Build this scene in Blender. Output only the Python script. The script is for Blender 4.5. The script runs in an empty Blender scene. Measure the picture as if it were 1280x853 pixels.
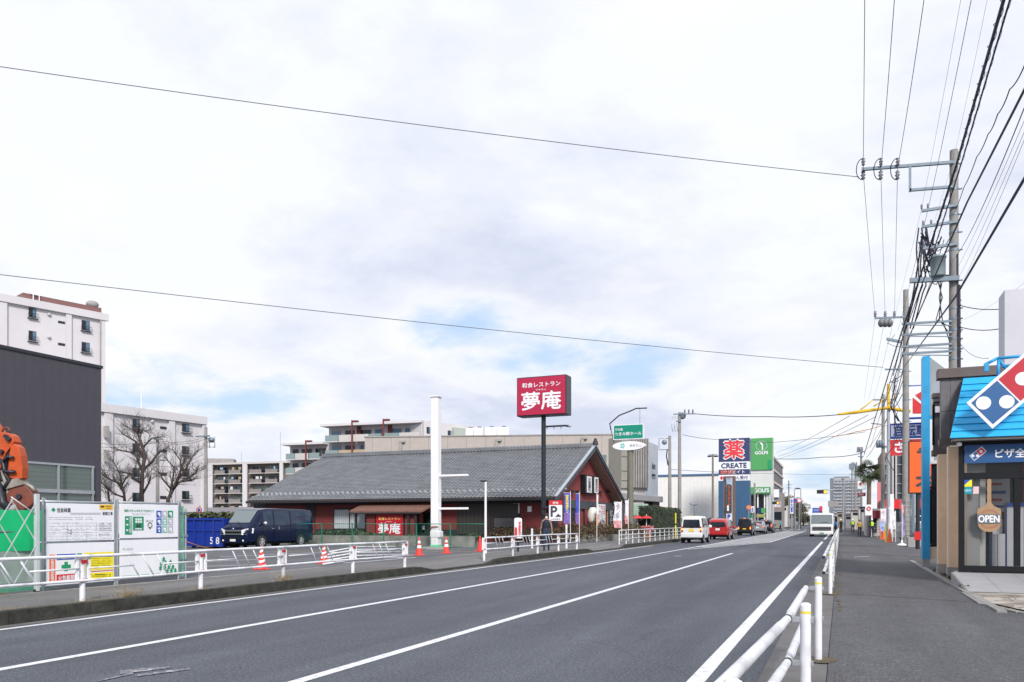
import bpy, bmesh, math, random
from mathutils import Vector, Matrix, noise
R = math.radians
scene = bpy.context.scene
C = scene.collection
rng = random.Random(7)

# ---------------------------------------------------------------- camera and measuring
TH = math.atan(411/980); cc, ss = math.cos(TH), math.sin(TH); FPX = 980.0; EYE = 1.5
cam_d = bpy.data.cameras.new('camera'); cam = bpy.data.objects.new('camera', cam_d); C.objects.link(cam)
cam.location = (0, 0, EYE); cam.rotation_euler = (R(90), 0, TH)
cam_d.sensor_width = 36; cam_d.lens = FPX/1280*36; cam_d.shift_y = 225.5/1280
cam_d.clip_start = 0.1; cam_d.clip_end = 6000
scene.camera = cam

def at(u, v, d):            # photo pixel + distance along the view -> world point
    r = (u-640)/FPX
    return Vector((d*(-ss+cc*r), d*(cc+ss*r), EYE+(652-v)*d/FPX))
def gp(u, v, z=0.0):        # photo pixel on a level at height z
    return at(u, v, (EYE-z)*FPX/(v-652))
def dX(u, X): return X*FPX/(cc*(u-1051))          # distance at which column u meets the plane x=X
def dY(u, Y): return Y/(cc+ss*(u-640)/FPX)        # ... the plane y=Y
def zat(v, d): return EYE+(652-v)*d/FPX

# ---------------------------------------------------------------- materials
MATS = {}
def mat(name, col, rough=.6, metal=0, var=.12, scale=4, bump=0, bscale=60, emit=0, coat=0, dirt=0, spec=.5, detail=6):
    if name in MATS: return MATS[name]
    m = bpy.data.materials.new(name); m.use_nodes = True
    nt = m.node_tree; N = nt.nodes; L = nt.links; b = N['Principled BSDF']
    b.inputs['Roughness'].default_value = rough; b.inputs['Metallic'].default_value = metal
    b.inputs['Specular IOR Level'].default_value = spec
    if coat: b.inputs['Coat Weight'].default_value = coat; b.inputs['Coat Roughness'].default_value = .06
    tc = N.new('ShaderNodeTexCoord')
    if var > 0:
        n = N.new('ShaderNodeTexNoise'); n.inputs['Scale'].default_value = scale; n.inputs['Detail'].default_value = detail
        n.inputs['Roughness'].default_value = .65
        L.new(tc.outputs['Object'], n.inputs['Vector'])
        r = N.new('ShaderNodeValToRGB'); e = r.color_ramp.elements
        e[0].position = .3; e[1].position = .7
        e[0].color = [max(0, c*(1-var)) for c in col[:3]]+[1]; e[1].color = [min(1, c*(1+var)) for c in col[:3]]+[1]
        L.new(n.outputs['Fac'], r.inputs['Fac']); out = r.outputs['Color']
        if dirt:
            n2 = N.new('ShaderNodeTexNoise'); n2.inputs['Scale'].default_value = scale*.35; n2.inputs['Detail'].default_value = 10
            L.new(tc.outputs['Object'], n2.inputs['Vector'])
            r2 = N.new('ShaderNodeValToRGB'); r2.color_ramp.elements[0].position = .5; r2.color_ramp.elements[1].position = .75
            r2.color_ramp.elements[0].color = (0, 0, 0, 1); r2.color_ramp.elements[1].color = (dirt, dirt, dirt, 1)
            L.new(n2.outputs['Fac'], r2.inputs['Fac'])
            mx = N.new('ShaderNodeMixRGB'); L.new(r2.outputs['Color'], mx.inputs['Fac']); L.new(out, mx.inputs['Color1'])
            mx.inputs['Color2'].default_value = (.09, .08, .07, 1); out = mx.outputs['Color']
        L.new(out, b.inputs['Base Color'])
    else: b.inputs['Base Color'].default_value = list(col[:3])+[1]
    if bump:
        n3 = N.new('ShaderNodeTexNoise'); n3.inputs['Scale'].default_value = bscale; n3.inputs['Detail'].default_value = 4
        L.new(tc.outputs['Object'], n3.inputs['Vector'])
        bp = N.new('ShaderNodeBump'); bp.inputs['Strength'].default_value = bump; bp.inputs['Distance'].default_value = .02
        L.new(n3.outputs['Fac'], bp.inputs['Height']); L.new(bp.outputs['Normal'], b.inputs['Normal'])
    if emit:
        b.inputs['Emission Color'].default_value = list(col[:3])+[1]; b.inputs['Emission Strength'].default_value = emit
    MATS[name] = m
    return m
def glass(name, tint=(.03, .04, .045), rough=.03, alpha=1.0, spec=.8):
    if name in MATS: return MATS[name]
    m = mat(name, tint, rough, 0, 0, spec=spec)
    if alpha < 1: m.node_tree.nodes['Principled BSDF'].inputs['Alpha'].default_value = alpha
    return m
def stripes(name, a, b, axis, period, frac, rough=.6, bump=0):   # two-colour boards or seams running across an axis
    m = mat(name, a, rough, 0, .06, 2)
    nt = m.node_tree; N = nt.nodes; L = nt.links; bs = N['Principled BSDF']
    src = bs.inputs['Base Color'].links[0].from_socket
    tc = N.new('ShaderNodeTexCoord'); sp = N.new('ShaderNodeSeparateXYZ'); L.new(tc.outputs['Object'], sp.inputs[0])
    d = N.new('ShaderNodeMath'); d.operation = 'DIVIDE'; d.inputs[1].default_value = period; L.new(sp.outputs[axis], d.inputs[0])
    fr = N.new('ShaderNodeMath'); fr.operation = 'FRACT'; L.new(d.outputs[0], fr.inputs[0])
    lt = N.new('ShaderNodeMath'); lt.operation = 'LESS_THAN'; lt.inputs[1].default_value = frac; L.new(fr.outputs[0], lt.inputs[0])
    mx = N.new('ShaderNodeMixRGB'); L.new(lt.outputs[0], mx.inputs['Fac']); L.new(src, mx.inputs['Color1']); mx.inputs['Color2'].default_value = list(b)+[1]
    L.new(mx.outputs[0], bs.inputs['Base Color'])
    return m

# ---------------------------------------------------------------- mesh builder
class MB:
    def __init__(s, m=None): s.v = []; s.f = []; s.k = []; s.sm = []; s.m = []; s.d = m
    def mi(s, m):
        m = m or s.d
        if m not in s.m: s.m.append(m)
        return s.m.index(m)
    def add(s, vs, fs, m=None, smooth=False):
        o = len(s.v); k = s.mi(m)
        s.v += [Vector(p) for p in vs]
        for f in fs: s.f.append([i+o for i in f]); s.k.append(k); s.sm.append(smooth)
        return s
    def hexa(s, p, m=None):
        return s.add(p, [(0,3,2,1),(4,5,6,7),(0,1,5,4),(1,2,6,5),(2,3,7,6),(3,0,4,7)], m)
    def box(s, x0, x1, y0, y1, z0, z1, m=None):
        return s.hexa([(x0,y0,z0),(x1,y0,z0),(x1,y1,z0),(x0,y1,z0),(x0,y0,z1),(x1,y0,z1),(x1,y1,z1),(x0,y1,z1)], m)
    def quad(s, a, b, c, d, m=None): return s.add([a,b,c,d], [(0,1,2,3)], m)
    def slab(s, o, ux, uy, un, m=None):   # box from origin corner and three edge vectors
        o, ux, uy, un = map(Vector, (o, ux, uy, un))
        return s.hexa([o, o+ux, o+ux+uy, o+uy, o+un, o+ux+un, o+ux+uy+un, o+uy+un], m)
    def cyl(s, p, q, r0, r1=None, n=10, m=None, caps=True, smooth=True):
        p, q = Vector(p), Vector(q); r1 = r0 if r1 is None else r1
        z = (q-p); z = z.normalized() if z.length > 1e-9 else Vector((0,0,1))
        x = z.orthogonal().normalized(); y = z.cross(x)
        a = [(math.cos(2*math.pi*i/n), math.sin(2*math.pi*i/n)) for i in range(n)]
        vs = [p+(x*c+y*t)*r0 for c, t in a]+[q+(x*c+y*t)*r1 for c, t in a]
        s.add(vs, [(i, (i+1)%n, n+(i+1)%n, n+i) for i in range(n)], m, smooth)
        if caps: s.add(vs, [tuple(range(n))[::-1], tuple(range(n, 2*n))], m)
        return s
    def tube(s, pts, r, m=None, n=6, caps=True):
        pts = [Vector(p) for p in pts]; rs = r if isinstance(r, (list, tuple)) else [r]*len(pts)
        vs = []; t0 = (pts[1]-pts[0]).normalized(); x = t0.orthogonal().normalized()
        for i, p in enumerate(pts):
            t = (pts[min(i+1, len(pts)-1)]-pts[max(i-1, 0)]).normalized()
            x = (x-t*x.dot(t)).normalized(); y = t.cross(x)
            for k in range(n):
                a = 2*math.pi*k/n; vs.append(p+(x*math.cos(a)+y*math.sin(a))*rs[i])
        fs = [(i*n+k, i*n+(k+1)%n, (i+1)*n+(k+1)%n, (i+1)*n+k) for i in range(len(pts)-1) for k in range(n)]
        if caps: fs += [tuple(range(n))[::-1], tuple(range((len(pts)-1)*n, len(pts)*n))]
        return s.add(vs, fs, m, True)
    def ball(s, c, r, m=None, n=10, k=6):
        c = Vector(c); r = Vector(r) if isinstance(r, (tuple, list, Vector)) else Vector((r,r,r))
        vs = [c+Vector((0,0,r.z))]
        for j in range(1, k):
            a = math.pi*j/k
            for i in range(n):
                b = 2*math.pi*i/n; vs.append(c+Vector((r.x*math.sin(a)*math.cos(b), r.y*math.sin(a)*math.sin(b), r.z*math.cos(a))))
        vs.append(c-Vector((0,0,r.z)))
        fs = [(0, 1+i, 1+(i+1)%n) for i in range(n)]
        for j in range(k-2):
            for i in range(n): fs.append((1+j*n+i, 1+(j+1)*n+i, 1+(j+1)*n+(i+1)%n, 1+j*n+(i+1)%n))
        l = len(vs)-1; b0 = 1+(k-2)*n
        fs += [(l, b0+(i+1)%n, b0+i) for i in range(n)]
        return s.add(vs, fs, m, True)
    def prism(s, poly, e, m=None):        # polygon (3D points) extruded by vector e
        e = Vector(e); n = len(poly); vs = [Vector(p) for p in poly]; vs += [p+e for p in vs]
        return s.add(vs, [tuple(range(n))[::-1], tuple(range(n, 2*n))]+[(i, (i+1)%n, n+(i+1)%n, n+i) for i in range(n)], m)
    def lathe(s, prof, c=(0,0,0), n=16, m=None):
        c = Vector(c); vs = [c+Vector((r*math.cos(2*math.pi*i/n), r*math.sin(2*math.pi*i/n), z)) for r, z in prof for i in range(n)]
        fs = [(j*n+i, j*n+(i+1)%n, (j+1)*n+(i+1)%n, (j+1)*n+i) for j in range(len(prof)-1) for i in range(n)]
        return s.add(vs, fs, m, True)
    def text(s, body, c, right, up, w, h, m=None, bold=0, spacing=1, vertical=False, fit=True):
        """lettering of width w and height h centred on c, lying in the plane of right/up"""
        c, right, up = Vector(c), Vector(right).normalized(), Vector(up).normalized()
        vs, fs = glyphs('\n'.join(body) if vertical else body, 0, spacing, vertical)
        if not vs: return s
        x0 = min(v[0] for v in vs); x1 = max(v[0] for v in vs); y0 = min(v[1] for v in vs); y1 = max(v[1] for v in vs)
        sx = w/max(x1-x0, 1e-6); sy = h/max(y1-y0, 1e-6)
        if not fit: sx = sy = min(sx, sy)
        nn = right.cross(up); w_ = bold*.55*abs(sy)     # heavier strokes: the same glyphs again, a hair proud and shifted
        sh = [(0, 0)] if bold <= .001 else [(0, 0), (-w_, 0), (w_, 0), (0, -w_), (0, w_)]
        for i, (dx, dy) in enumerate(sh):
            s.add([c+nn*(.0006*i)+right*((v[0]-(x0+x1)/2)*sx+dx)+up*((v[1]-(y0+y1)/2)*sy+dy) for v in vs], fs, m)
        return s
    def build(s, name, parent=None, world=True, bevel=0):
        me = bpy.data.meshes.new(name)
        vs = s.v
        if parent is not None and world:
            l, rz = ORG[parent.name]; inv = Matrix.Rotation(-rz, 3, 'Z')
            vs = [inv @ (p-l) for p in vs]
        me.from_pydata([tuple(p) for p in vs], [], s.f)
        for m in s.m: me.materials.append(m)
        me.polygons.foreach_set('material_index', s.k); me.polygons.foreach_set('use_smooth', s.sm)
        me.update()
        o = bpy.data.objects.new(name, me); C.objects.link(o)
        if parent is not None:
            o.parent = parent; ORG[o.name] = ORG[parent.name]
        else: ORG[o.name] = (Vector((0,0,0)), 0)
        if bevel:
            b = o.modifiers.new('bevel', 'BEVEL'); b.width = bevel; b.segments = 2; b.limit_method = 'ANGLE'; b.angle_limit = R(40)
        return o
ORG = {}
GL = {}
def glyphs(body, bold, spacing, vertical):
    key = (body, bold, spacing, vertical)
    if key in GL: return GL[key]
    cu = bpy.data.curves.new('lettering', 'FONT'); cu.body = body; cu.offset = bold; cu.space_character = spacing
    cu.resolution_u = 3; cu.align_x = 'CENTER'; cu.space_line = .82 if vertical else 1
    o = bpy.data.objects.new('lettering', cu); C.objects.link(o)
    dg = bpy.context.evaluated_depsgraph_get(); me = bpy.data.meshes.new_from_object(o.evaluated_get(dg))
    vs = [tuple(v.co) for v in me.vertices]; fs = [tuple(p.vertices) for p in me.polygons]
    bpy.data.objects.remove(o); bpy.data.curves.remove(cu); bpy.data.meshes.remove(me)
    GL[key] = (vs, fs)
    return GL[key]

def tag(o, label, cat, group=None):
    o['label'] = label; o['category'] = cat
    if group: o['group'] = group
    return o
def thing(name, label, cat, loc=(0,0,0), rz=0, group=None):
    o = bpy.data.objects.new(name, None); C.objects.link(o); o.location = loc; o.rotation_euler = (0,0,rz)
    o.empty_display_size = .2; ORG[o.name] = (Vector(loc), rz)
    return tag(o, label, cat, group)
def struct(name, mb, **k):
    o = mb.build(name, **k); o['kind'] = 'structure'; return o
def dup(root, loc, rz=None, label=None, group=None):
    r = root.copy(); C.objects.link(r); r.location = loc
    if rz is not None: r.rotation_euler = (0,0,rz)
    if label: r['label'] = label
    if group: r['group'] = group
    for ch in list(root.children):
        c = ch.copy(); C.objects.link(c); c.parent = r
        for g in list(ch.children):
            d = g.copy(); C.objects.link(d); d.parent = c
    return r

class Fac:      # a wall plane between two points on the ground, outward side towards n
    def __init__(s, A, B, flip=False):
        s.A = Vector((A[0], A[1], 0)); s.B = Vector((B[0], B[1], 0)); s.L = (s.B-s.A).length
        s.t = (s.B-s.A).normalized(); s.n = Vector((s.t.y, -s.t.x, 0))*(-1 if flip else 1)
    def P(s, a, z, o=0): return s.A+s.t*a+s.n*o+Vector((0,0,z))
    def px(s, u, v=652):     # photo pixel -> (distance along the wall, height)
        r = (u-640)/FPX; dx, dy = -ss+cc*r, cc+ss*r
        # A + t*a = d*(dx,dy)
        det = s.t.x*(-dy)+dx*s.t.y
        a = (-s.A.x*(-dy)-dx*s.A.y)/det
        p = s.A+s.t*a; d = -p.x*ss+p.y*cc
        return a, zat(v, d)
    def pan(s, mb, a0, a1, z0, z1, o0, o1, m=None):
        return mb.slab(s.P(a0, z0, o0), s.t*(a1-a0), Vector((0,0,z1-z0)), s.n*(o1-o0), m)
    def ppan(s, mb, u0, v0, u1, v1, o0, o1, m=None):
        a0, z1 = s.px(u0, v0); a1, _ = s.px(u1, v0); z0 = s.px((u0+u1)/2, v1)[1]; z1 = s.px((u0+u1)/2, v0)[1]
        return s.pan(mb, a0, a1, z0, z1, o0, o1, m)

# ---------------------------------------------------------------- palette
W = mat('white paint', (.78, .78, .8), .45, 0, .05, 3)
RAILW = mat('white rail enamel', (.72, .73, .77), .38, 0, .06, 7, dirt=.55)
WALLW = mat('white tower render', (.60, .58, .60), .8, 0, .05, .25, bump=.1, bscale=8)
WALLP = mat('pale wall render', (.52, .49, .48), .8, 0, .07, .3, bump=.1, bscale=8)
BEIGE = mat('beige wall panel', (.40, .355, .32), .8, 0, .07, .3)
GREYC = mat('grey concrete', (.32, .31, .30), .85, 0, .14, 1.5, bump=.3, bscale=20)
POLEC = mat('weathered pole concrete', (.27, .26, .25), .85, 0, .15, 3, bump=.2, bscale=30)
DKCON = mat('mossy kerb concrete', (.032, .033, .027), .95, 0, .6, 4, bump=.8, bscale=14)
NAVY = mat('navy sign face', (.022, .035, .12), .4, 0, .05, 2)
BLACK = mat('black frame', (.010, .011, .014), .5, 0, .1, 4, spec=.2)
DARK = mat('dark steel', (.03, .034, .045), .4, .3, .1, 3)
GALV = mat('galvanised steel', (.42, .45, .48), .4, .6, .12, 6)
GALVD = mat('dull galvanised arm', (.20, .25, .30), .5, .4, .12, 5)
CABLE = mat('black cable sheath', (.022, .022, .045), .6, 0, 0)
CABLEG = mat('grey cable sheath', (.13, .13, .16), .6, 0, 0)
GLASSD = glass('dark window glass', (.012, .018, .028), .05, spec=.45)
GLASSG = glass('greenish window glass', (.05, .085, .075), .03)
GLASSB = glass('blue window glass', (.08, .16, .24), .05)
RUB = mat('tyre rubber', (.018, .018, .02), .8, 0, .1, 20)
CHROME = mat('bright chrome', (.7, .7, .72), .15, .9, 0)
ALU = mat('wheel alloy', (.6, .61, .63), .35, .5, .05, 5)
REDR = mat('red reflector', (.45, .02, .03), .3, 0, 0)
RED = mat('sign red', (.60, .025, .03), .4, 0, .05, 2)
ORANGE = mat('sign orange', (.85, .13, .02), .4, 0, .04, 2)
YEL = mat('sign yellow', (.85, .72, .03), .4, 0, .04, 2)
GREEN = mat('sign green', (.01, .28, .13), .4, 0, .05, 2)
BLUE = mat('sign blue', (.02, .09, .45), .4, 0, .05, 2)
SKYB = mat('bright blue paint', (.02, .32, .62), .4, 0, .12, 3, dirt=.2)
INK = mat('print ink', (.05, .05, .06), .6, 0, 0)
INKG = mat('pale print ink', (.46, .47, .52), .6, 0, 0)
SIGNW = mat('sign white', (.80, .81, .85), .35, 0, .03, 2)
SKIN = mat('skin', (.52, .32, .23), .5, 0, .05, 20)
HAIR = mat('dark hair', (.02, .015, .012), .6, 0, .2, 40)
HVIZ = mat('hi-vis yellow', (.45, .80, .03), .6, 0, .05, 8)
# ---------------------------------------------------------------- sky and light
SUN_EL, SUN_AZ = R(36), R(146)      # azimuth clockwise from +Y
world = bpy.data.worlds.new("World"); scene.world = world; world.use_nodes = True
def make_sky():
    nt = world.node_tree; N = nt.nodes; L = nt.links
    bg = N['Background']
    sky = N.new('ShaderNodeTexSky'); sky.sky_type = 'NISHITA'; sky.sun_disc = False
    sky.sun_elevation = SUN_EL; sky.sun_rotation = SUN_AZ; sky.air_density = 1.0; sky.dust_density = 1.5
    tc = N.new('ShaderNodeTexCoord'); sp = N.new('ShaderNodeSeparateXYZ'); L.new(tc.outputs['Generated'], sp.inputs[0])
    def M(op, a, b=None, c=None, clamp=False):
        n = N.new('ShaderNodeMath'); n.operation = op; n.use_clamp = clamp
        for i, x in enumerate((a, b, c)):
            if x is None: continue
            if isinstance(x, (int, float)): n.inputs[i].default_value = x
            else: L.new(x, n.inputs[i])
        return n.outputs[0]
    z = M('ADD', M('MAXIMUM', sp.outputs[2], 0.0), .22)
    cb = N.new('ShaderNodeCombineXYZ'); L.new(M('DIVIDE', sp.outputs[0], z), cb.inputs[0]); L.new(M('DIVIDE', sp.outputs[1], z), cb.inputs[1])
    L.new(M('MULTIPLY', sp.outputs[2], 1.5), cb.inputs[2])
    def noise_(scale, det, rough, dist=0, off=0):
        n = N.new('ShaderNodeTexNoise'); n.inputs['Scale'].default_value = scale; n.inputs['Detail'].default_value = det
        n.inputs['Roughness'].default_value = rough; n.inputs['Distortion'].default_value = dist
        mp = N.new('ShaderNodeMapping'); mp.inputs['Location'].default_value = (off, off*.7, off*.3); L.new(cb.outputs[0], mp.inputs['Vector'])
        L.new(mp.outputs[0], n.inputs['Vector']); return n.outputs['Fac']
    n1 = noise_(1.25, 12, .56, .25, 3.1); n2 = noise_(.8, 10, .6, .3, 11.7); n3 = noise_(3.4, 12, .62, .15, 5.3)
    gaps = None                      # thin places in the cloud cover, by direction
    for (u, v, w, k) in ((790, 468, .09, .36), (690, 440, .11, .30), (590, 405, .09, .24), (640, 460, .09, .26), (870, 500, .07, .24), (450, 560, .10, .18), (180, 455, .13, .22), (300, 500, .10, .22), (100, 500, .10, .18), (1030, 590, .10, .24), (930, 560, .08, .16), (1010, 640, .12, .16), (230, 560, .10, .14), (1240, 420, .10, .14)):
        d = (at(u, v, 10)-at(640, 652, 0)).normalized() if False else (at(u, v, 10)-Vector((0,0,EYE))).normalized()
        sx = N.new('ShaderNodeVectorMath'); sx.operation = 'SUBTRACT'; L.new(tc.outputs['Generated'], sx.inputs[0]); sx.inputs[1].default_value = d
        sc = N.new('ShaderNodeVectorMath'); sc.operation = 'MULTIPLY'; L.new(sx.outputs[0], sc.inputs[0]); sc.inputs[1].default_value = (1, 1, 2.3)
        ln = N.new('ShaderNodeVectorMath'); ln.operation = 'LENGTH'; L.new(sc.outputs[0], ln.inputs[0])
        g = M('MULTIPLY', M('SUBTRACT', 1.0, M('DIVIDE', ln.outputs['Value'], w*1.5), clamp=True), k)
        gaps = g if gaps is None else M('MAXIMUM', gaps, g)
    cover = M('ADD', M('MULTIPLY', n1, .6), M('MULTIPLY', n3, .4))
    dens = M('SUBTRACT', M('ADD', cover, .30), gaps)     # broken only where the cover is thin
    mr = N.new('ShaderNodeMapRange'); mr.interpolation_type = 'SMOOTHSTEP'; L.new(dens, mr.inputs['Value'])
    mr.inputs['From Min'].default_value = .50; mr.inputs['From Max'].default_value = .68
    ramp = N.new('ShaderNodeValToRGB'); e = ramp.color_ramp.elements
    L.new(M('ADD', M('MULTIPLY', n2, .7), M('MULTIPLY', n3, .3)), ramp.inputs['Fac'])
    e[0].position = .40; e[0].color = (6.0, 6.5, 7.9, 1); e[1].position = .565; e[1].color = (8.5, 8.7, 9.2, 1)
    k = e.new(.48); k.color = (7.3, 7.65, 8.7, 1)
    hz = N.new('ShaderNodeMixRGB')   # the clear part of the sky is pale with thin veil
    hz.inputs['Fac'].default_value = .68; L.new(sky.outputs[0], hz.inputs['Color1']); hz.inputs['Color2'].default_value = (5.9, 7.6, 10.2, 1)
    mx = N.new('ShaderNodeMixRGB'); L.new(mr.outputs[0], mx.inputs['Fac']); L.new(hz.outputs[0], mx.inputs['Color1']); L.new(ramp.outputs[0], mx.inputs['Color2'])
    ed = N.new('ShaderNodeMapRange'); ed.interpolation_type = 'SMOOTHSTEP'; L.new(dens, ed.inputs['Value'])     # thin sunlit cloud at the rim of a gap is whitest
    ed.inputs['From Min'].default_value = .62; ed.inputs['From Max'].default_value = .78; ed.inputs['To Min'].default_value = .75; ed.inputs['To Max'].default_value = 0
    cw = N.new('ShaderNodeMixRGB'); L.new(ed.outputs[0], cw.inputs['Fac']); L.new(ramp.outputs[0], cw.inputs['Color1']); cw.inputs['Color2'].default_value = (9.1, 9.1, 9.2, 1); L.new(cw.outputs[0], mx.inputs['Color2'])
    L.new(mx.outputs[0], bg.inputs['Color']); bg.inputs['Strength'].default_value = .09
make_sky()
sun_d = bpy.data.lights.new('sun', 'SUN'); sun_d.energy = 2.9; sun_d.angle = R(12); sun_d.color = (1, .96, .9)
sun = bpy.data.objects.new('sun', sun_d); C.objects.link(sun)
sdir = Vector((math.sin(SUN_AZ)*math.cos(SUN_EL), math.cos(SUN_AZ)*math.cos(SUN_EL), math.sin(SUN_EL)))
sun.rotation_euler = sdir.to_track_quat('Z', 'Y').to_euler(); sun.location = (0, 0, 60)
vs_ = scene.view_settings; vs_.view_transform = 'Standard'; vs_.look = 'None'; vs_.exposure = 0.35; vs_.gamma = 1; vs_.use_curve_mapping = False

# ---------------------------------------------------------------- asphalt
def asphalt(name, col, patch=.25, grain=260, speck=.35, cracks=False, lane=False):
    m = mat(name, col, .88, 0, .0)
    nt = m.node_tree; N = nt.nodes; L = nt.links; b = N['Principled BSDF']
    b.inputs['Specular IOR Level'].default_value = .3
    tc = N.new('ShaderNodeTexCoord')
    def nz(s, d=4, r=.6, stretch=None):
        n = N.new('ShaderNodeTexNoise'); n.inputs['Scale'].default_value = s; n.inputs['Detail'].default_value = d; n.inputs['Roughness'].default_value = r
        if stretch:
            mp = N.new('ShaderNodeMapping'); mp.inputs['Scale'].default_value = stretch; L.new(tc.outputs['Object'], mp.inputs['Vector']); L.new(mp.outputs[0], n.inputs['Vector'])
        else: L.new(tc.outputs['Object'], n.inputs['Vector'])
        return n.outputs['Fac']
    def ramp(f, p0, p1, a, c):
        r = N.new('ShaderNodeValToRGB'); e = r.color_ramp.elements; e[0].position = p0; e[1].position = p1
        e[0].color = (a,a,a,1); e[1].color = (c,c,c,1); L.new(f, r.inputs['Fac']); return r.outputs['Color']
    def mul(a, c):
        x = N.new('ShaderNodeMixRGB'); x.blend_type = 'MULTIPLY'; x.inputs['Fac'].default_value = 1; L.new(a, x.inputs['Color1']); L.new(c, x.inputs['Color2']); return x.outputs[0]
    base = N.new('ShaderNodeRGB'); base.outputs[0].default_value = list(col)+[1]
    o = mul(base.outputs[0], ramp(nz(.35, 8, .6, (1, .25, 1)), .3, .7, 1-patch, 1+patch))
    o = mul(o, ramp(nz(1.6, 6), .3, .7, 1-patch*.4, 1+patch*.4))
    o = mul(o, ramp(nz(28, 3, .7), .35, .65, 1-speck*.55, 1+speck*.55))
    o = mul(o, ramp(nz(grain, 2, .8), .35, .65, 1-speck, 1+speck))
    fl = nz(42, 1, .5)      # pale and dark stones in the mix
    o = mul(o, ramp(fl, .60, .70, 1.0, 1.7)); o = mul(o, ramp(nz(55, 1, .5), .30, .38, .62, 1.0))
    o = mul(o, ramp(nz(.9, 9, .65, (1.6, .12, 1)), .36, .62, .88, 1.07))
    if lane:      # wheel tracks worn slightly paler, running along the road
        sp = N.new('ShaderNodeSeparateXYZ'); L.new(tc.outputs['Object'], sp.inputs[0])
        w = N.new('ShaderNodeMath'); w.operation = 'SINE'; w2 = N.new('ShaderNodeMath'); w2.operation = 'MULTIPLY'; w2.inputs[1].default_value = 3.6
        L.new(sp.outputs[0], w2.inputs[0]); L.new(w2.outputs[0], w.inputs[0])
        o = mul(o, ramp(w.outputs[0], 0, 1, .97, 1.05))
    if cracks:
        v = N.new('ShaderNodeTexVoronoi'); v.feature = 'DISTANCE_TO_EDGE'; v.inputs['Scale'].default_value = .22
        n = N.new('ShaderNodeTexNoise'); n.inputs['Scale'].default_value = 1.3; n.inputs['Detail'].default_value = 6; L.new(tc.outputs['Object'], n.inputs['Vector'])
        mx = N.new('ShaderNodeMixRGB'); mx.inputs['Fac'].default_value = .35; L.new(tc.outputs['Object'], mx.inputs['Color1']); L.new(n.outputs['Color'], mx.inputs['Color2'])
        L.new(mx.outputs[0], v.inputs['Vector'])
        o = mul(o, ramp(v.outputs['Distance'], 0.001, .004, .80, 1))
    L.new(o, b.inputs['Base Color'])
    bp = N.new('ShaderNodeBump'); bp.inputs['Strength'].default_value = .5; bp.inputs['Distance'].default_value = .006
    L.new(nz(grain*.6, 3, .8), bp.inputs['Height']); L.new(bp.outputs[0], b.inputs['Normal'])
    return m
ROAD = asphalt('road asphalt', (.090, .097, .115), .16, 75, .6, cracks=True, lane=True)
WALK = asphalt('pavement asphalt', (.094, .094, .101), .2, 80, .42)
WALKL = asphalt('left pavement asphalt', (.150, .145, .146), .2, 140, .22)
LOT = asphalt('parking lot asphalt', (.115, .118, .13), .2, 120, .22)
LAND = asphalt('far ground', (.16, .155, .145), .3, 60, .2)
def worn(name, base, under, scale=9, lo=.32, hi=.42):     # paint rubbed through to what lies below
    m = mat(name, base, .6, 0, .05, 8); nt = m.node_tree; N = nt.nodes; L = nt.links; b = N['Principled BSDF']
    src = b.inputs['Base Color'].links[0].from_socket
    tc = N.new('ShaderNodeTexCoord'); n = N.new('ShaderNodeTexNoise'); n.inputs['Scale'].default_value = scale; n.inputs['Detail'].default_value = 12; n.inputs['Roughness'].default_value = .75
    L.new(tc.outputs['Object'], n.inputs['Vector'])
    r = N.new('ShaderNodeValToRGB'); r.color_ramp.elements[0].position = lo; r.color_ramp.elements[1].position = hi; L.new(n.outputs['Fac'], r.inputs['Fac'])
    mx = N.new('ShaderNodeMixRGB'); L.new(r.outputs['Color'], mx.inputs['Fac']); mx.inputs['Color1'].default_value = list(under)+[1]; L.new(src, mx.inputs['Color2'])
    L.new(mx.outputs[0], b.inputs['Base Color']); return m
PAINT = worn('road paint', (.70, .70, .73), (.24, .24, .26), 11, .33, .47)
PAINTH = worn('worn hatch paint', (.62, .62, .64), (.2, .2, .22), 3, .36, .52)
PAINTG = worn('ghost paint', (.55, .55, .57), (.13, .13, .15), 14, .50, .62)
GUT = mat('gutter concrete', (.135, .13, .13), .9, 0, .2, 2.5, bump=.4, bscale=30, dirt=.3)
KERB = mat('kerb stone', (.27, .26, .25), .9, 0, .25, 3, bump=.4, bscale=25, dirt=.4)

g = MB(LAND); S = 3000
g.add([(-S,-200,-.03),(S,-200,-.03),(S,S,-.03),(-S,S,-.03)], [(0,1,2,3)]); struct('ground', g)
KX, WX = -11.1, -14.0          # kerb line and back of the left pavement
def sheet(name, x0, x1, y0, y1, z, m, step=None):
    b = MB(m); b.add([(x0,y0,z),(x1,y0,z),(x1,y1,z),(x0,y1,z)], [(0,1,2,3)]); return struct(name, b)
sheet('road', KX-.02, -.12, -30, 900, 0, ROAD)
sheet('gutter_strip', -.72, -.13, -30, 60, .004, GUT)
sheet('gutter_strip', -.80, -.15, 60, 400, .004, GUT)
sheet('gutter_strip', KX-.01, KX+.22, -30, 300, .004, GUT)

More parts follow.
